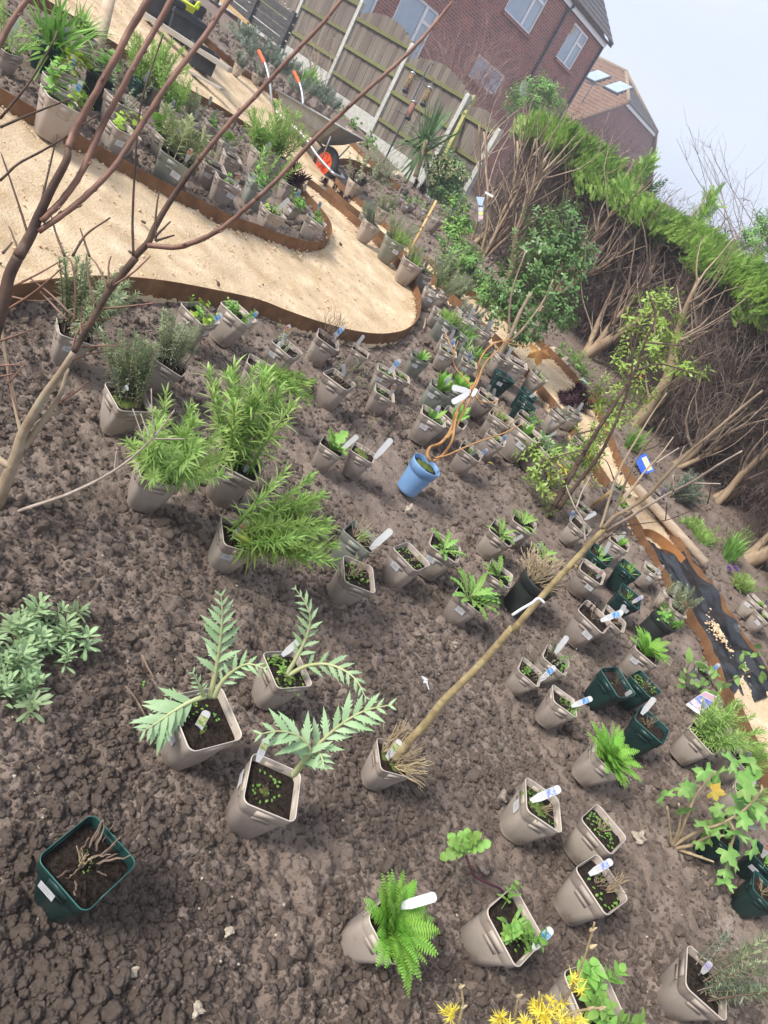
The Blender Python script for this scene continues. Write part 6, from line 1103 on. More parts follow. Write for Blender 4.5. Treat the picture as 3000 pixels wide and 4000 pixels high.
pot('B', 150, 1010, 110, 30, 't', [('ery', 20, 1.7, .6), ('broad', 4, 1., .6)], [('w', 110, 1130, 125, 1080)], None, 'tan pot of bushy green stems covering the barrow legs', aim=(200, 870))
# ---- row along the fence
for n_, (x, y, lb_) in enumerate([(255, 690, 'grey-leaved pot along the fence directly behind the far barrow grip'), (90, 610, 'grey-leaved pot along the fence left of the barrow grips'), (560, 800, 'grey-green pot plant along the fence above the barrow tray'), (720, 860, 'pot of grey shoots along the fence near the strappy tuft'), (850, 960, 'pot with a sticker along the fence above the barrow front'), (930, 990, 'pot of pale green mound along the fence, last before the big leaves'), (170, 500, 'bushy grey pot plant along the fence at the top left'), (640, 850, 'small grey pot plant along the fence with a white sticker'), (400, 610, 'feathery grey pot plant along the fence behind the near grip')]):
    pot('z', x, y, 85, 30, 't', [('grey', 18, 1.5, .7)], [], (x, y+60), lb_)

for t, x, y, w, kd, pl, lb_ in (('E', 1035, 45, 110, 't', [('grey', 5, .7, .6), ('sparse', 4, 1., .6)], 'tan pot of grey stems at the upper right side of the wide path'), ('E', 1395, 135, 80, 't', [('broad', 4, .8, .6)], 'tan pot with a white label low among hedge-side greenery'),
        ('E', 1490, 190, 80, 't', [('broad', 5, .9, .6)], 'tan pot beside the evergreen at the far end of the narrow path'), ('E', 1355, 365, 95, 't', [('grey', 6, .9, .6)], 'shaded tan pot between the bright grassy tuft and the evergreen'), ('E', 1475, 480, 95, 't', [('grey', 4, .6, .6)], 'shaded tan pot at the left foot of the evergreen'),
        ('I', 1030, 535, 95, 't', [('rosm', 8, .9, .5)], 'small tan pot of rosemary against the bent rusty edging'), ('d', 480, 625, 165, 't', [('grey', 4, .7, .7), ('tuft', 1, .6, .5)], 'tan pot behind the short bamboo cane in front of the slender shrub'), ('b', 420, 960, 150, 'd', [('lime', 3, .8, .6)], 'dark green pot with lime shoots behind the pot by the bamboo cane'),
        ('c', 60, 130, 180, 't', [('grey', 4, .6, .7)], 'shaded tan pot above the strappy-leaved pots'), ('c', 270, 250, 180, 't', [('twigp', 2, .7, .7)], 'tan pot of dry twigs left of the evergreen stems'), ('c', 1240, 1135, 170, 't', [('grey', 3, .6, .7)], 'tan pot by the narrow path right of the burgundy shrub'), ('c', 470, 540, 190, 't', [('twig', 1, .7, .7)], 'tan pot tucked under the evergreen beside the twisted stems')):
    pot(t, x, y, w, None, kd, pl, [('w', x+.1*w, y+.05*w, x+.45*w, y-.6*w)], None, lb_)
# ================================================================ WHEELBARROW
wc = pD(T('a', 475, 392), 8.25); fx = unit([.87, -.49, 0]); wy = np.array([-fx[1], fx[0], 0]); gwz = wc[2]-.2
wb = thing('wheelbarrow', 'galvanised wheelbarrow with orange grips and an orange wheel centre standing on the gravel path', 'wheelbarrow', M=m4(np.stack([fx, wy, [0, 0, 1.]], 1), (wc[0], wc[1], gwz)))
b = MB(); L_ = []
def trayloop(x0, x1, hw0, hw1, z0, z1, r=.06): return [(x0, -hw0+r, z0), (x0+r, -hw0, z0), (x1-r*1.3, -hw1, z1), (x1, -hw1+r*1.2, z1), (x1, hw1-r*1.2, z1), (x1-r*1.3, hw1, z1), (x0+r, hw0, z0), (x0, hw0-r, z0)]
o_ = [trayloop(-.80, -.20, .19, .15, .375, .36), trayloop(-.86, -.02, .26, .22, .46, .47), trayloop(-.93, .17, .325, .28, .575, .625)]; i_ = [trayloop(-.92, .155, .315, .27, .572, .622), trayloop(-.855, -.03, .25, .21, .462, .472), trayloop(-.79, -.21, .18, .14, .385, .37)]
b.loft(o_+[trayloop(-.955, .20, .345, .30, .578, .632), trayloop(-.955, .20, .345, .30, .584, .638), trayloop(-.93, .17, .325, .28, .586, .637)]+i_, cap0=True, cap1=True); b.build('tray', M['tray'], wb, smooth=False)
for sg in (-1, 1):
    b = MB(); b.tube(cat([(-1.47, sg*.29, .80), (-1.28, sg*.285, .72), (-1.12, sg*.275, .60), (-.98, sg*.25, .44), (-.86, sg*.21, .365), (-.4, sg*.15, .33), (-.05, sg*.12, .24), (.24, sg*.10, .19)], 5), .0165, 8); h = b.build('handle', M['metal'], wb)
    b = MB(); b.tube([(-1.50, sg*.29, .812), (-1.49, sg*.29, .808), (-1.33, sg*.287, .742), (-1.32, sg*.287, .738)], [.018, .022, .022, .019], 10); b.build('grip', M['orange'], h)
    b = MB(); b.tube(cat([(-.78, sg*.19, .36), (-.82, sg*.2, .18), (-.80, sg*.2, .012), (-.70, sg*.2, .006), (-.62, sg*.19, .06), (-.55, sg*.17, .34)], 4), .0135, 7); b.build('leg', M['metal'], wb)
    b = MB(); b.tube([(.06, sg*.16, .50), (.0, sg*.085, .21)], .009, 6); b.build('strut', M['metal'], wb)
b = MB(); b.tube(cat([(.24, -.10, .19), (.285, -.08, .185), (.30, 0, .185), (.285, .08, .185), (.24, .10, .19)], 4), .0165, 8); b.build('front_bar', M['metal'], wb)
wh = ob('wheel', None, wb); b = MB(); th = np.linspace(0, 2*math.pi, 33)[:-1]
def ring(r, y): return [(r*math.cos(t), y, .2+r*math.sin(t)) for t in th]
b.loft([ring(.125, -.032), ring(.150, -.042), ring(.180, -.040), ring(.197, -.022), ring(.2, 0), ring(.197, .022), ring(.180, .040), ring(.150, .042), ring(.125, .032), ring(.122, 0), ring(.125, -.032)]); b.build('tyre', M['tyre'], wh)
b = MB(); b.loft([ring(.126, -.034), ring(.118, -.036), ring(.105, -.024), ring(.04, -.020), ring(.034, -.05), ring(.012, -.05)], cap1=True); b.loft([ring(.012, .05), ring(.034, .05), ring(.04, .02), ring(.105, .024), ring(.118, .036), ring(.126, .034)], cap0=True)
for k in range(8): a = k*math.pi/4; R3 = np.array(Matrix.Rotation(-a, 3, 'Y')); b.box(np.array([0, 0, .2])+R3 @ np.array([.072, -.025, 0]), (.062, .012, .012), R3)
b.build('hub', M['orange'], wh, smooth=False); b = MB(); b.tube([(0, -.115, .2), (0, .115, .2)], .01, 8); b.build('axle', M['metal'], wh)

# ================================================================ BIRD FEEDERS, POSTS, PLANKS, TUB
D = 12.0; bp = pD(T('y', 205, 1560), D); be = thing('bird_feeder_pole', 'slim black pole with curled hooks for bird feeders in front of the fence', 'pole', bp)
b = MB(); b.tube([pD(T('y', 200, 1580), D), pD(T('y', 440, 1060), D), pD(T('y', 650, 610), D)], .014, 7); b.build('pole', M['gutter'], be, keep=True)
for q in ([(620, 680), (590, 730), (540, 740), (515, 700), (530, 650), (555, 630)], [(600, 740), (610, 790), (650, 800), (690, 770), (700, 735), (680, 745)], [(640, 620), (670, 590), (700, 600)], [(470, 1000), (400, 960)], [(440, 1070), (330, 1010)], [(430, 1085), (480, 1090)]): b = MB(); b.tube(cat([pD(T('y', *p), D) for p in q], 4), .006, 5); b.build('hook', M['gutter'], be, keep=True)
feedm = mat('seed_mix', (.30, .2, .08), (.05, .04, .03), scale=60, rough=.8, lo=.45, hi=.55); nutm = mat('nut_mix', (.33, .13, .09), (.2, .1, .08), scale=60, rough=.8)
for (x0, y0, x1, y1, mm, lb_) in ((500, 690, 435, 840, feedm, 'clear tube feeder with sunflower seed hanging on the left hook'), (655, 825, 600, 965, feedm, 'clear tube feeder with fat balls hanging on the right hook'), (510, 955, 460, 1090, nutm, 'mesh feeder of reddish nuts clipped low on the pole')):
    a, c = pD(T('y', x0, y0), D-.06), pD(T('y', x1, y1), D-.06); e = thing('bird_feeder', lb_, 'bird feeder', c); ax = unit(a-c); ln_ = np.linalg.norm(a-c)
    b = MB(); b.tube([c, a], .045, 10); b.build('tube', mm, e, keep=True); b = MB(); b.tube([a-ax*.005, a+ax*.025, a+ax*.05], [.056, .05, .012], 10); b.build('lid', M['metal'], e, keep=True); b = MB(); b.tube([c-ax*.02, c+ax*.005], .055, 10); b.build('tray', M['gutter'], e, keep=True)
    b = MB(); b.tube([a+ax*.04, a+ax*.12], .003, 4); b.build('wire', M['metal'], e, keep=True)
def boulder(t, x, y, r, label, seed, m='rock', sq=.75, off=.0):
    c = hit(T(t, x, y), r*TK(t)*6/FPX*.0+.02); D = proj(c)[1]; R0 = r*TK(t)*D/FPX; v, f = ico(seed, 2); b = MB(); b.add(v*R0*[1.1, .9, sq], f); return b.build('stone', M[m], M=Matrix.Translation(Vector(c)), smooth=(m == 'clod'), label=label, cat='stone')
boulder('a', 1240, 510, 85, 'large buff rock at the foot of the sword-leaved plant', 61)
boulder('c', 890, 420, 60, 'buff rock on the narrow path by the dry leaf', 62); boulder('c', 980, 470, 58, 'angular buff rock against the edging near the green plants', 63); boulder('c', 1045, 525, 48, 'mossy flat stone against the hedge-side edging', 64, 'moss'); boulder('c', 1090, 590, 55, 'dull grey-brown stone below the mossy one', 65, 'stone')
boulder('L', 830, 460, 40, 'pale oval stone on the soil below the mallow-like plant', 66, 'stone'); boulder('K', 1600, 185, 42, 'round pale clod-like stone left of the blue-tagged pot', 67, 'stone'); boulder('H', 1290, 852, 22, 'smooth grey pebble above the sapling trunk', 68, 'stone'); boulder('H', 1100, 1092, 28, 'white flint pebble left of the sapling trunk', 69, 'paper'); boulder('E', 995, 1642, 30, 'smooth reddish-brown pebble below the blue pot', 70, 'stone')
boulder('K', 1480, 640, 52, 'big rounded earth clod beside the wilting seedling', 71, 'clod'); boulder('J', 1190, 935, 38, 'big rounded earth clod right of the teal pot', 72, 'clod'); boulder('H', 1060, 790, 42, 'big earth clod in the open soil above the sapling', 73, 'clod'); boulder('D', 600, 1030, 38, 'big earth clod below the rosemary pots', 74, 'clod')
boulder('J', 840, 1320, 45, 'pale crumbly clod near the bottom left', 75, 'stone'); boulder('J', 1490, 1060, 40, 'pale angular stone in the lower left soil', 76, 'stone'); boulder('J', 1280, 1570, 45, 'pale knobbly lump of chalk at the bottom edge', 77, 'stone')
for k, (x, y, r) in enumerate([(700, 20, 45), (740, 70, 40), (830, 150, 50), (920, 200, 45), (960, 250, 38)]): boulder('a', x, y, r, 'mossy edging stone beside the far path, %s from the barrow' % ['nearest', 'second', 'third', 'fourth', 'fifth'][k], 80+k, 'moss' if k % 2 else 'rock')
def rod(name, label, cat_, t, p0, p1, w, m, dy=.0, sides=8, both=True):
    a = hit(T(t, *p0)); a = a+np.array([0, 0, .0]); D = proj(a)[1]; c = pD(T(t, *p1), D-dy); b = MB(); b.tube([a, (a+c)/2, c], w*TK(t)*D/FPX/2, sides); return b.build(name, m, label=label, cat=cat_)
rod('bamboo_cane', 'bamboo cane tied with string standing in the narrow bed', 'cane', 'b', (210, 910), (565, 235), 30, M['cane'])
b = MB(); D = proj(hit(T('b', 210, 910)))[1]-.02
for q in ([(470, 390), (420, 410), (380, 460), (358, 500)], [(470, 395), (490, 400), (495, 415)], [(400, 515), (430, 510), (440, 535)]): b.tube(cat([pD(T('b', *p), D) for p in q], 4), .004, 4)
b.build('string_tie', M['straw'], label='loose string tied round the bamboo cane', cat='string')
rod('wooden_stake', 'pale round wooden stake at the upper left among the pots', 'stake', 'A', (610, 420), (720, -60), 75, M['timber'], 0, 12)
b = MB(); b.tube([hit(T('d', 790, 560), .10), hit(T('d', 1535, 1385), .07)], .038, 12); b.build('round_timber', M['timber'], label='long pale round timber lying along the hedge-side edging', cat='timber')
b = MB(); b.tube([hit(T('d', 300, 780), .05), hit(T('d', 530, 590), .28)], .012, 7); b.build('bamboo_cane', M['cane'], label='short bamboo cane leaning among pots behind the sapling branches', cat='cane')
# planks on dark crates
def crate(t, x, y, size, rot, label, m='darkbox', lift=0.):
    c = hit(T(t, x, y)); e = thing('crate', label, 'crate', M=m4(np.array(Matrix.Rotation(rot, 3, 'Z')), (c[0], c[1], c[2]+lift)), group='dark plastic crates under the planks'); sx, sy, sz = size; b = MB()
    b.loft([[(-sx/2*k, -sy/2*k, z), (sx/2*k, -sy/2*k, z), (sx/2*k, sy/2*k, z), (-sx/2*k, sy/2*k, z)] for k, z in ((.94, 0), (1, sz), (.95, sz), (.9, .03))], cap0=True, cap1=True); b.build('shell', M[m], e, smooth=False)
    b = MB()
    for s_ in (-1, 1): b.box((0, s_*sy/2*1.01, sz-.03), (sx*1.02, .012, .04)); b.box((s_*sx/2*1.01, 0, sz-.03), (.012, sy*.97, .04))
    b.build('lip', M[m], e, smooth=False); return c
crate('g', 760, 740, (.30, .24, .20), -.9, 'dark crate under the front end of the plank')
crate('g', 560, 400, (.62, .34, .24), -.9, 'long dark crate beneath the lime tub'); crate('g', 330, 180, (.5, .34, .24), -.9, 'dark crate half hidden by the upper left plants'); crate('g', 690, 260, (.18, .16, .22), -.9, 'small dark crate by the far path edging')
def plank(t, p0, p1, D0, D1, w, th, label, m='plank'):
    a, c = pD(T(t, *p0), D0), pD(T(t, *p1), D1); d = unit(c-a); sd_ = unit(np.cross([0, 0, 1.], d)); R3 = np.stack([d, sd_, np.cross(d, sd_)], 1); b = MB(); b.box((0, 0, 0), (np.linalg.norm(c-a), w, th)); b.build('plank', M[m], M=m4(R3, (a+c)/2), smooth=False, label=label, cat='plank')
plank('g', (200, 170), (1105, 760), 6.9, 7.0, .12, .045, 'grey weathered plank resting across the dark crates'); plank('g', (620, 750), (1015, 965), 6.8, 6.8, .10, .02, 'thin plank lying on the gravel in front of the crates'); plank('g', (980, -30), (1300, 255), 9.6, 9.6, .07, .04, 'pale batten leaning on the dark raised bed at the top', 'cane')
tb = pD(T('g', 470, 90), 7.9); e = thing('lime_tub', 'bright lime green flexible tub standing behind the crates', 'tub', M=m4(np.array(Matrix.Rotation(.3, 3, 'Z')), (tb[0], tb[1], tb[2]-.22))); b = MB(); b.loft([circ(.17, 0), circ(.235, .34), circ(.245, .35), circ(.24, .36), circ(.225, .35), circ(.165, .02)], cap0=True, cap1=True); b.build('body', M['limetub'], e)
for s_ in (-1, 1): b = MB(); b.tube(cat([(s_*.235, -.07, .34), (s_*.25, -.05, .41), (s_*.25, .05, .41), (s_*.235, .07, .34)], 4), .015, 7); b.build('handle', M['limetub'], e)
# dark raised bed of boards in front of the fence, upper left
a, c = pD(T('z', -120, -60), 13.0), pD(T('z', 500, 420), 12.6); e = thing('raised_bed', 'dark timber raised bed in front of the fence at the top left', 'raised bed', (a+c)/2); d = unit(c-a); sd_ = unit(np.cross([0, 0, 1.], d)); R3 = np.stack([d, sd_, np.cross(d, sd_)], 1); dbm = mat('dark_timber', (.05, .05, .055), (.10, .095, .09), scale=8, rough=.85, stretch=(.4, 3, 3))
for k in range(4): b = MB(); b.box((a+c)/2+R3[:, 2]*(.14*k), (np.linalg.norm(c-a), .05, .12), R3); b.build('board', dbm, e, smooth=False, keep=True)
for u in (.05, .5, .97): b = MB(); b.box(a+(c-a)*u+R3[:, 2]*.2-sd_*.05, (.08, .06, .66), R3); b.build('post', dbm, e, smooth=False, keep=True)
# ================================================================ PLANTS GROWING IN THE GROUND
def clump(label, spots, spec, name='ground_plant', cat_='plant', seed=1, off=0.):
    g = np.random.default_rng(seed); P0 = hit(T(*spots[len(spots)//2]), off); e = thing(name, label, cat_, P0)
    for sp_ in spots:
        q = hit(T(*sp_), off)-P0
        for k, n, sc, spread in spec:
            for i in range(n): a = g.uniform(0, 6.28); tl = abs(g.normal(0, spread)); o = ob('shoot', SP[k][int(g.integers(len(SP[k])))], e); o.matrix_basis = m4(frame((math.cos(a)*math.sin(tl), math.sin(a)*math.sin(tl), math.cos(tl)), (math.cos(a+1), math.sin(a+1), 0))*sc*g.uniform(.75, 1.15), q+g.normal(0, .015, 3)*[1, 1, 0]-[0, 0, .01])
    return e
clump('grey-green spreading clump with woolly leaf whorls at the left edge', [('G', x, y) for x, y in ((40, 780), (130, 760), (250, 760), (330, 730), (90, 900), (180, 880), (280, 880), (400, 900), (500, 930), (30, 1020), (120, 1040), (200, 1080), (60, 1160), (20, 1260), (120, 1290), (340, 960), (230, 990), (-60, 900), (-60, 1100))], [('lav', 2, 1.0, .33), ('twigp', 1, .35, .5)], seed=2)
clump('patch of yellow-green moss on the soil left of the cardoons', [('G', 880, 1030), ('G', 900, 1010), ('G', 860, 1050)], [('moss', 1, .35, .1)], 'moss_patch', 'moss', 3)
clump('tiny green weed seedling on the soil below the moss', [('G', 960, 1150)], [('broad', 1, .3, .4)], 'seedling', 'seedling', 4)
for k, (t, x, y, lb_) in enumerate([('d', 1380, 960, 'green daffodil tuft on the bank, upper'), ('d', 1480, 1070, 'green daffodil tuft on the bank, middle'), ('e', 1290, 560, 'green tuft with purple crocuses on the bank'), ('e', 1100, 250, 'upright leek-like green leaves on the bank'), ('d', 690, 120, 'thin upright bulb leaves beside the evergreen path edge')]):
    e = clump(lb_, [(t, x+dx, y+dy) for dx, dy in ((0, 0), (50, 30), (-40, 40), (70, 80), (20, 90))] if k < 3 else [(t, x, y), (t, x+20, y+15)], [('tuft' if k < 3 else 'daff', 3, 1.5 if k < 3 else 1.3, .3)], 'bulb_tuft', 'bulbs', 20+k)
    if k == 2:
        fb = MB(); g = np.random.default_rng(3)
        for (x, y) in ((1130, 400), (1215, 400), (1240, 440), (1150, 430)):
            c = pD(T('e', x, y), proj(hit(T('e', 1290, 560)))[1]-.02)
            for q in range(6): leaves(fb, c, unit([math.cos(q), math.sin(q), 1.6]), np.array([0, 0, 1.]), .035, .014, -.1, 'ovate')
        fb.build('crocus_flowers', M['purple'], e, keep=True)
clump('fresh green leafy patch at the foot of the mossy hedge trunk', [('c', x, y) for x, y in ((1080, 480), (1130, 540), (1180, 600), (1240, 660), (1290, 700), (1340, 760), (1200, 560), (1260, 620))], [('ery', 3, .8, .6), ('broad', 2, .8, .6)], seed=31)
clump('spiky burgundy shrub growing at the bed end beside the narrow path', [('c', x, y) for x, y in ((1140, 1000), (1200, 960), (1260, 1020), (1180, 1080), (1270, 1100), (1100, 1040))], [('dark', 6, 1.4, .7)], seed=32)
clump('row of low burgundy tufts in the narrow bed by the edging', [('a', x, y) for x, y in ((560, 700), (600, 740), (650, 770), (700, 810), (420, 590), (460, 620))], [('dark', 4, .8, .6)], seed=33)
clump('silvery grey heathery shrub on the bank at the right', [('d', x, y) for x, y in ((1150, 640), (1220, 680), (1290, 700), (1250, 600), (1350, 640))], [('grey', 9, 1.6, .7)], seed=34)
clump('strappy leaves at the foot of the fence by the climber', [('z', x, y) for x, y in ((700, 800), (740, 820), (660, 790))], [('daff', 3, 2.0, .4)], seed=35)
clump('low leafy weeds at the foot of the fence post by the path', [('z', x, y) for x, y in ((1100, 1160), (1150, 1200), (1250, 1310), (1290, 1360), (1030, 1080))], [('broad', 4, 1.6, .6)], seed=36)
clump('wispy mixed plants filling the far bed behind the barrow wheel', [('a', x, y) for x, y in ((880, 440), (960, 500), (1020, 560), (1080, 600), (1000, 450), (1120, 500))], [('sparse', 7, 1.8, .6), ('rosm', 3, 1.4, .6)], seed=37)
clump('dark burgundy broad leaves at the foot of the sword-leaved plant', [('a', x, y) for x, y in ((1420, 660), (1480, 680), (1530, 720))], [('dark', 4, 1.8, .6)], seed=38)
clump('ferny green weeds under the hedge by the purple crocuses', [('e', x, y) for x, y in ((900, 30), (1000, 60), (1300, 80), (1250, 30), (1400, 700))], [('ery', 2, .8, .7)], seed=39)
# wilting seedling with a long stem
e = thing('wilting_seedling', 'wilted seedling with curling toothed leaves on a long purple stem near the bottom', 'seedling', hit(T('L', 20, 950), .11)); D = proj(np.array(e.location))[1]
b = MB(); b.tube(cat([pD(T('K', *p), D) for p in ((1690, 950), (1600, 800), (1500, 745), (1420, 700), (1380, 620), (1360, 560))], 5), np.linspace(.0042, .003, 26), 6); b.build('stem', M['dark'], e, keep=True)
wl = [multi('leaf', lobed_leaf(np.random.default_rng(s), .085, .018, M['ros'], M['rib'], 4, .7)) for s in range(3)]
for k, (x, y, a) in enumerate(((1330, 440, 100), (1370, 420, 70), (1270, 450, 160), (1460, 500, 0), (1230, 570, 190), (1310, 490, 140), (1400, 460, 40))): o = ob('leaf', wl[k % 3], e, keep=True); p = pD(T('K', 1360, 560-k*12), D); d = unit(pD(T('K', x, y), D-.03)-p); zv = unit(CAM-p); zv = unit(zv-d*(zv@d)); d, zv = d*.86-zv*.5, zv*.86+d*.5; o.matrix_basis = m4(np.stack([d, np.cross(zv, d), zv], 1)*1.1, p)
# mallow-like plant
mb_ = hit(T('L', 1030, 510)); Dm = proj(mb_)[1]; e = thing('lobed_leaf_shrub', 'branching plant with big lobed green leaves, one turning yellow, at the lower right', 'shrub', mb_)
limbs(e, 'stem', [('L', q, 26, 14, 0, -.05) for q in ([(1030, 510), (1070, 430), (1090, 320), (1080, 230)], [(1040, 510), (1130, 450), (1230, 400), (1330, 370), (1450, 310), (1560, 220), (1620, 140)], [(1050, 520), (1160, 500), (1280, 440), (1400, 440)], [(1040, 500), (1100, 400), (1180, 200), (1250, 100), (1320, 20)], [(1080, 530), (1200, 570), (1310, 610)], [(1030, 500), (1020, 380), (1005, 250)], [(1400, 340), (1440, 420), (1400, 560), (1380, 700)])], mb_[1], M['straw'], 7, .05, 41)
pls = [multi('leaf', palm_leaf(np.random.default_rng(s), .075, M['mallow'])) for s in range(4)]; ply = multi('leaf', palm_leaf(np.random.default_rng(9), .06, M['yellow_leaf'])); g = np.random.default_rng(61)
for k, (x, y, r) in enumerate([(990, 180, 1), (1110, 260, .9), (1150, 150, 1), (1250, 20, 1), (1340, 40, 1.2), (1450, 240, 1.3), (1560, 90, 1.3), (1530, 220, 1.1), (1300, 330, .9), (1400, 330, .9), (1280, 440, .9), (1460, 430, 1.1), (1400, 540, 1), (1380, 650, 1), (1385, 750, .9), (1440, 620, .8), (1560, 520, 1), (1620, 200, 1.2), (1600, 330, 1.1), (1220, 20, .8), (1500, 130, 1), (1350, 270, .7), (1220, 480, .7), (1580, 260, 1.1), (1240, 380, .8), (1340, 400, .8), (1100, 130, .7), (1490, 330, .9), (1420, -40, 1.1), (1540, -30, 1.1)]):
    q = pD(T('L', x, y), Dm-.12+g.normal(0, .05)); n = unit(unit(CAM-q)*.7+np.array([0, 0, .5])+g.normal(0, .5, 3)); o = ob('leaf', pls[k % 4], e, keep=True); o.matrix_basis = m4(frame(n, pD(T('L', x+40, y+60), Dm)-q+g.normal(0, .06, 3))*r*.86, q)
for (x, y) in ((1300, 150),): q = pD(T('L', x, y), Dm-.14); o = ob('leaf', ply, e, keep=True); o['label'] = 'yellow lobed leaf'; o.matrix_basis = m4(frame(unit(CAM-q+g.normal(0, .2, 3)), g.normal(size=3))*.85, q)
# broad-leaved shrub with picture card at right
bb = hit(T('f', 580, 720)); Db = proj(bb)[1]; e = thing('broad_leaf_shrub', 'young shrub with glossy oval light green leaves behind the pictured card', 'shrub', bb)
limbs(e, 'stem', [('f', q, 22, 10, 0, -.03) for q in ([(570, 730), (590, 560), (600, 420), (640, 300)], [(580, 720), (780, 670), (950, 620), (1150, 540), (1350, 440), (1500, 380), (1540, 250), (1530, 140)], [(950, 620), (900, 480), (860, 400)])], bb[1], M['bark_dark'], 6)
lb2 = MB(); g = np.random.default_rng(71)
for (x, y, dx, dy) in [(640, 310, 0, -190), (640, 310, 20, -120), (600, 430, -30, -70), (720, 290, 140, 80), (700, 280, 120, 40), (590, 560, -90, -60), (600, 520, -70, -90), (650, 570, 60, -60), (600, 600, -120, -10), (700, 600, 40, 30), (740, 470, -100, -30), (780, 600, 40, -100), (820, 590, 80, -60), (760, 620, -40, -90), (880, 460, 60, 90), (900, 440, 50, -80), (960, 430, -40, -90), (980, 560, 100, 80), (1000, 540, 110, 30), (900, 650, -120, 20), (1050, 600, 120, -20), (1280, 370, 80, -60), (1310, 290, 20, -110), (1330, 330, 60, 60), (1370, 150, 70, 40), (1400, 190, -60, -40), (1520, 150, 60, 60), (1520, 180, -70, 30), (1540, 340, 80, 20), (1580, 400, 40, 120), (1500, 110, 50, -40), (1240, 450, 30, 120), (1560, 450, 20, 110), (860, 650, 150, 60), (930, 510, 60, -110)]:
    p = pD(T('f', x, y), Db-.08+g.normal(0, .03)); q = pD(T('f', x+dx, y+dy), Db-.08); d = q-p; leaves(lb2, p, d, unit(unit(CAM-p)+g.normal(0, .35, 3)), np.linalg.norm(d)*1.15, np.linalg.norm(d)*.5, .12, 'ovate', .3)
lb2.build('leaves', M['mallow'], e, keep=True)
D = proj(hit(T('f', 720, 950), .03))[1]; cs = [pD(T('f', *q), D+dd) for q, dd in (((590, 838), 0), ((765, 972), 0), ((1010, 740), .03), ((840, 662), .03))]; cn = unit(np.cross(cs[1]-cs[0], cs[3]-cs[0])); cn = cn if cn@(CAM-cs[0]) > 0 else -cn
e = thing('picture_card', 'glossy card with a photograph of pale pink blossom lying against the shrub', 'card', cs[0])
def quad(name, Q, m, par, th=.002): b = MB(); Q = [np.asarray(q) for q in Q]; b.loft([[q for q in Q], [q+cn*th for q in Q]], cap0=True, cap1=True); return b.build(name, m, par, smooth=False, keep=True)
quad('card', cs, M['paper'], e); bl = lambda u, v, h=.0: (cs[0]*(1-u)+cs[1]*u)*(1-v)+(cs[3]*(1-u)+cs[2]*u)*v+cn*h
quad('photo', [bl(.02, .14, .0025), bl(.98, .14, .0025), bl(.98, .72, .0025), bl(.02, .72, .0025)], mat('blue_photo', (.10, .12, .42), (.22, .28, .5), scale=30), e, .0006); quad('header', [bl(.02, .74, .0025), bl(.98, .74, .0025), bl(.98, .97, .0025), bl(.02, .97, .0025)], mat('pink_header', (.45, .28, .33), rough=.5), e, .0006)
b = MB(); g = np.random.default_rng(5)
for (u, v, r) in ((.2, .3, .022), (.5, .28, .02), (.8, .25, .018), (.45, .55, .014)):
    for k in range(6): a = k*1.05+g.uniform(0, .4); c = bl(u, v, .0035); dd = (bl(u+.1, v)-bl(u, v)); d2 = (bl(u, v+.1)-bl(u, v)); leaves(b, c, unit(dd)*math.cos(a)+unit(d2)*math.sin(a), cn, r, r*.6, -.02, 'ovate', 0)
b.build('blossom_print', mat('pink_print', (.62, .40, .45), (.75, .6, .6), scale=40), e, keep=True)
# blue card on the bank, hanging label, pale cup
def card(name, label, t, pts, D, m, th=.004, cat_='label'):
    global cn; Q = [pD(T(t, *p), D) for p in pts]; cn = unit(np.cross(Q[1]-Q[0], Q[3]-Q[0])); cn = cn if cn@(CAM-Q[0]) > 0 else -cn; e = thing(name, label, cat_, Q[0]); quad('board', Q, M[m], e, th); return e, Q
D = proj(hit(T('d', 900, 430)))[1]; e, Q = card('plant_label', 'blue plant label card with a pale picture stuck in the bank', 'd', [(770, 245), (890, 195), (985, 385), (850, 430)], D-.05, 'blue_card')
bl2 = lambda u, v: (Q[0]*(1-u)+Q[1]*u)*(1-v)+(Q[3]*(1-u)+Q[2]*u)*v+cn*.005
quad('picture', [bl2(.5, .15), bl2(.92, .15), bl2(.92, .9), bl2(.5, .9)], mat('cream_print', (.55, .55, .30), (.7, .68, .5), scale=40), e, .001); b = MB(); b.tube([bl2(.3, .9), hit(T('d', 830, 470))], .006, 5); b.build('stake', M['gutter'], e, keep=True)
D = 9.6; e, Q = card('plant_label', 'long blue-grey plant label hanging in the hedge stems', 'b', [(1018, 215), (1080, 215), (1070, 440), (1012, 460)], D, 'ink'); cA = bl2
quad('top', [pD(T('b', *p), D-.02) for p in ((995, 190), (1088, 195), (1060, 290), (1020, 280))], mat('label_blue', (.35, .45, .6), rough=.4), e)
for k, (y, c) in enumerate(((325, (.5, .5, .55)), (368, (.55, .6, .2)), (410, (.6, .4, .42)))): b = MB(); o = pD(T('b', 1046, y), D-.01); Rm = frame(cn, (1, 0, 0)); b.add(np.array(circ(.032, 0, 16)) @ Rm.T+o, np.arange(16)[None]); b.build('symbol', mat('symbol_%d' % k, c, rough=.5), e, keep=True)
e, Q = card('plant_label', 'white folded label caught on a twig above the blue hanging one', 'b', [(1095, 130), (1190, 180), (1180, 205), (1088, 155)], D, 'white')
pb = hit(T('c', 1275, 850)); e = thing('small_pot', 'small pale blue pot perched upright on the rusty edging', 'pot', M=Matrix.Translation(Vector(pb)) @ Matrix.Rotation(.25, 4, 'Y') @ Matrix.Scale(.75, 4)); b = MB(); b.loft([circ(.038, 0), circ(.055, .09), circ(.06, .092), circ(.061, .105), circ(.056, .105), circ(.037, .006)], cap0=True, cap1=True); b.build('cup', M['pale_blue'], e)
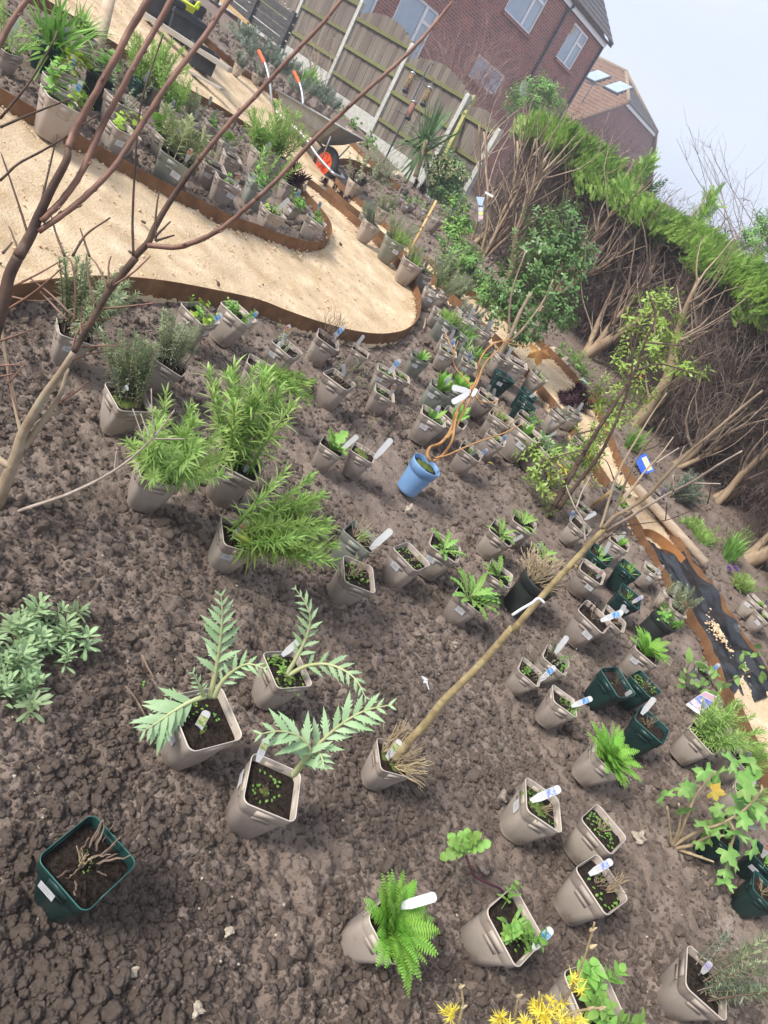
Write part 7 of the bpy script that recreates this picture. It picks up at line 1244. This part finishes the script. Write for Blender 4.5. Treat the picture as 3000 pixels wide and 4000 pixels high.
cl = thing('leafy_climber', 'leafy green climber at the foot of the hedge stems', 'climber', pD(T('b', 620, 620), 10.0)); crown(cl, 'climber', [('b', 800, 330, 90), ('b', 740, 420, 90), ('b', 860, 420, 90), ('b', 760, 520, 90), ('b', 850, 560, 80), ('b', 700, 600, 80), ('b', 720, 680, 80), ('b', 640, 700, 70), ('b', 780, 640, 80)], 9.6, 14, 1.0, 51); limbs(cl, 'stem', [('b', [(600, 760), (680, 640), (760, 480), (800, 320)], 14, 6, 0, 0)], pD(T('b', 700, 600), 9.6)[1], M['twig'], 5)
cl = thing('mixed_green_shrub', 'loose green shrub in the bed at the hedge side of the narrow path', 'shrub', pD(T('b', 760, 1100), 8.3)); crown(cl, 'bush', [('b', 850, 850, 80), ('b', 780, 920, 80), ('b', 880, 930, 70), ('b', 700, 780, 70), ('b', 840, 1040, 60), ('b', 1080, 1270, 70), ('b', 1020, 1210, 60), ('b', 1120, 1330, 60)], 7.6, 16, .9, 52); limbs(cl, 'stem', [('b', [(760, 1120), (800, 1000), (850, 860)], 14, 6, 0, 0)], pD(T('b', 780, 1000), 7.6)[1], M['twig'], 5)
# sticks on the soil, sapling tie
for k, (t, q, w, lb_) in enumerate([('G', [(920, 925), (960, 1010), (1005, 1090)], 16, 'thin dry stick on the soil beside the moss patch'), ('G', [(815, 1130), (880, 1210), (940, 1320)], 14, 'thin dry stalk leading to the leftmost cardoon'), ('E', [(1100, 405), (1095, 440), (1085, 470)], 9, 'short pale twig on the soil right of the path tip')]):
    b = MB(); C = cat([hit(T(t, *p), .022) for p in q], 4); b.tube(C, w*TK(t)*proj(C[0])[1]/FPX/2, 5); b.build('stick', M['straw' if k == 2 else 'twig'], label=lb_, cat='stick')
D = proj(pY(T('I', 180, 570), Y2))[1]; b = MB(); b.tube(cat([pD(T('I', *p), D-.03) for p in ((210, 590), (170, 560), (130, 590), (60, 630), (0, 670))], 4), .004, 5); b.build('tree_tie', M['white'], label='white label strip tied round the sapling trunk', cat='label')
for (t, x, y, lb_) in (('d', 130, 1420, 'small yellow leaf fallen beside the dark green pot by the sapling'), ('d', 50, 1072, 'small orange leaf fallen left of the sapling branches'), ('E', 1520, 1348, 'orange-brown leaf fallen on the soil right of the blue pot')):
    c = hit(T(t, x, y), .02); b = MB(); leaves(b, c-np.array([.02, 0, 0]), [[1, .3, .15]], np.array([0, 0, 1.]), .05, .026, .15, 'ovate', .5); b.build('fallen_leaf', M['yellow_leaf'], label=lb_, cat='leaf')
# witch hazel in flower, close to the camera at the bottom edge
wzb = np.array(pD(T('L', 120, 1900), 1.45)); wz = thing('flowering_twigs', 'bare twigs with spidery yellow flowers close by at the bottom edge', 'shrub', (wzb[0], wzb[1], G(wzb[0], wzb[1])))
YW = pD(T('L', 300, 1550), 1.35)[1]
b = MB(); r0_ = np.array(wz.location)
for t, x, y in (('L', 60, 1900), ('L', -60, 1800), ('K', 1290, 1760)): q = pY(T(t, x, y), YW); b.tube(cat([r0_+np.array([0, 0, -.03]), r0_*.6+q*.4+np.array([.04, -.03, .05]), q], 5), np.linspace(.009, .0045, 11), 7)
b.build('stem', M['bark_olive'], wz, keep=True)
limbs(wz, 'twig', [('L', q, 26, 14, 0, 0) for q in ([(60, 1900), (180, 1700), (320, 1540), (400, 1400), (450, 1280), (500, 1130), (535, 1000)], [(180, 1700), (300, 1620), (450, 1570), (595, 1550)], [(-60, 1800), (10, 1640), (40, 1480)], [(200, 1690), (180, 1560), (175, 1450)])]+[('K', [(1290, 1760), (1310, 1659), (1340, 1530), (1325, 1400)], 26, 16, 0, 0)], YW, M['bark_olive'], 7, .2, 51)
bd = MB()
for (t, x, y) in (('L', 515, 1050), ('L', 515, 1160), ('L', 575, 1560), ('L', 500, 1560), ('K', 1325, 1420), ('K', 1340, 1550), ('L', 40, 1480)):
    c = pY(T(t, x, y), YW); bd.tube([c-[0, 0, .006], c, c+[.003, 0, .012]], [.002, .0045, .001], 6)
bd.build('bud', M['straw'], wz, keep=True)
g = np.random.default_rng(6)
for (t, x, y, n_) in (('L', 420, 1400, 2), ('L', 170, 1560, 5), ('L', 270, 1540, 4), ('L', 220, 1640, 4), ('L', 340, 1640, 3), ('L', 420, 1659, 3), ('K', 1260, 1600, 3), ('K', 1610, 1630, 3), ('L', 30, 1650, 2), ('L', 130, 1680, 3)):
    fl = MB()
    for q in range(n_+2):
        c = pY(T(t, x+g.normal(0, 26), y+g.normal(0, 26)), YW+g.normal(0, .01))
        for k in range(22): d = unit(g.normal(size=3)+unit(CAM-c)*.35); leaves(fl, c, d, unit(g.normal(size=3)), g.uniform(.010, .019), .0026, g.uniform(-1.2, 1.2), 'blade', .2)
    fl.build('flower', M['yellow_petal'], wz, keep=True)

clump('tall mixed green stems in the narrow bed right of the path', [('b', x, y) for x, y in ((560, 1060), (640, 1120), (700, 1260), (780, 1300), (600, 1000), (680, 1060))], [('rosm', 8, 1.5, .45), ('sparse', 4, 1.5, .4), ('broad', 2, 1.2, .5)], seed=44)

for k, (pts, lb_) in enumerate([([(120, 430), (180, 440), (80, 380)], 'mounded grey-green shrub along the fence at the top left'), ([(330, 560), (290, 520), (380, 600)], 'loose grey-green shrub along the fence below the blossom twigs'), ([(520, 690), (570, 720), (480, 670)], 'soft grey-green shrub along the fence behind the near barrow grip'), ([(780, 880), (840, 920), (890, 960)], 'dense grey-green shrub along the fence above the barrow tray')]):
    clump(lb_, [('z', *p) for p in pts], [('grey', 14, 2.1, .6)], 'grey_shrub', 'shrub', 60+k)
# ================================================================ GLARE VEIL: thin volume added to imitate lens glare
hm = bpy.data.materials.new('veil'); hm.use_nodes = True; hn = hm.node_tree; hn.nodes.remove(hn.nodes['Principled BSDF']); pv = hn.nodes.new('ShaderNodeVolumePrincipled')
pv.inputs['Color'].default_value = (.86, .90, 1, 1); pv.inputs['Density'].default_value = .0046; pv.inputs['Anisotropy'].default_value = .2; hn.links.new(pv.outputs[0], hn.nodes['Material Output'].inputs['Volume'])
hb_ = MB().box((0, 0, 6.2), (190, 190, 20.4)); hb_.build('veil', hm, smooth=False, label='thin bright haze added over the garden to imitate lens glare', kind='stuff')
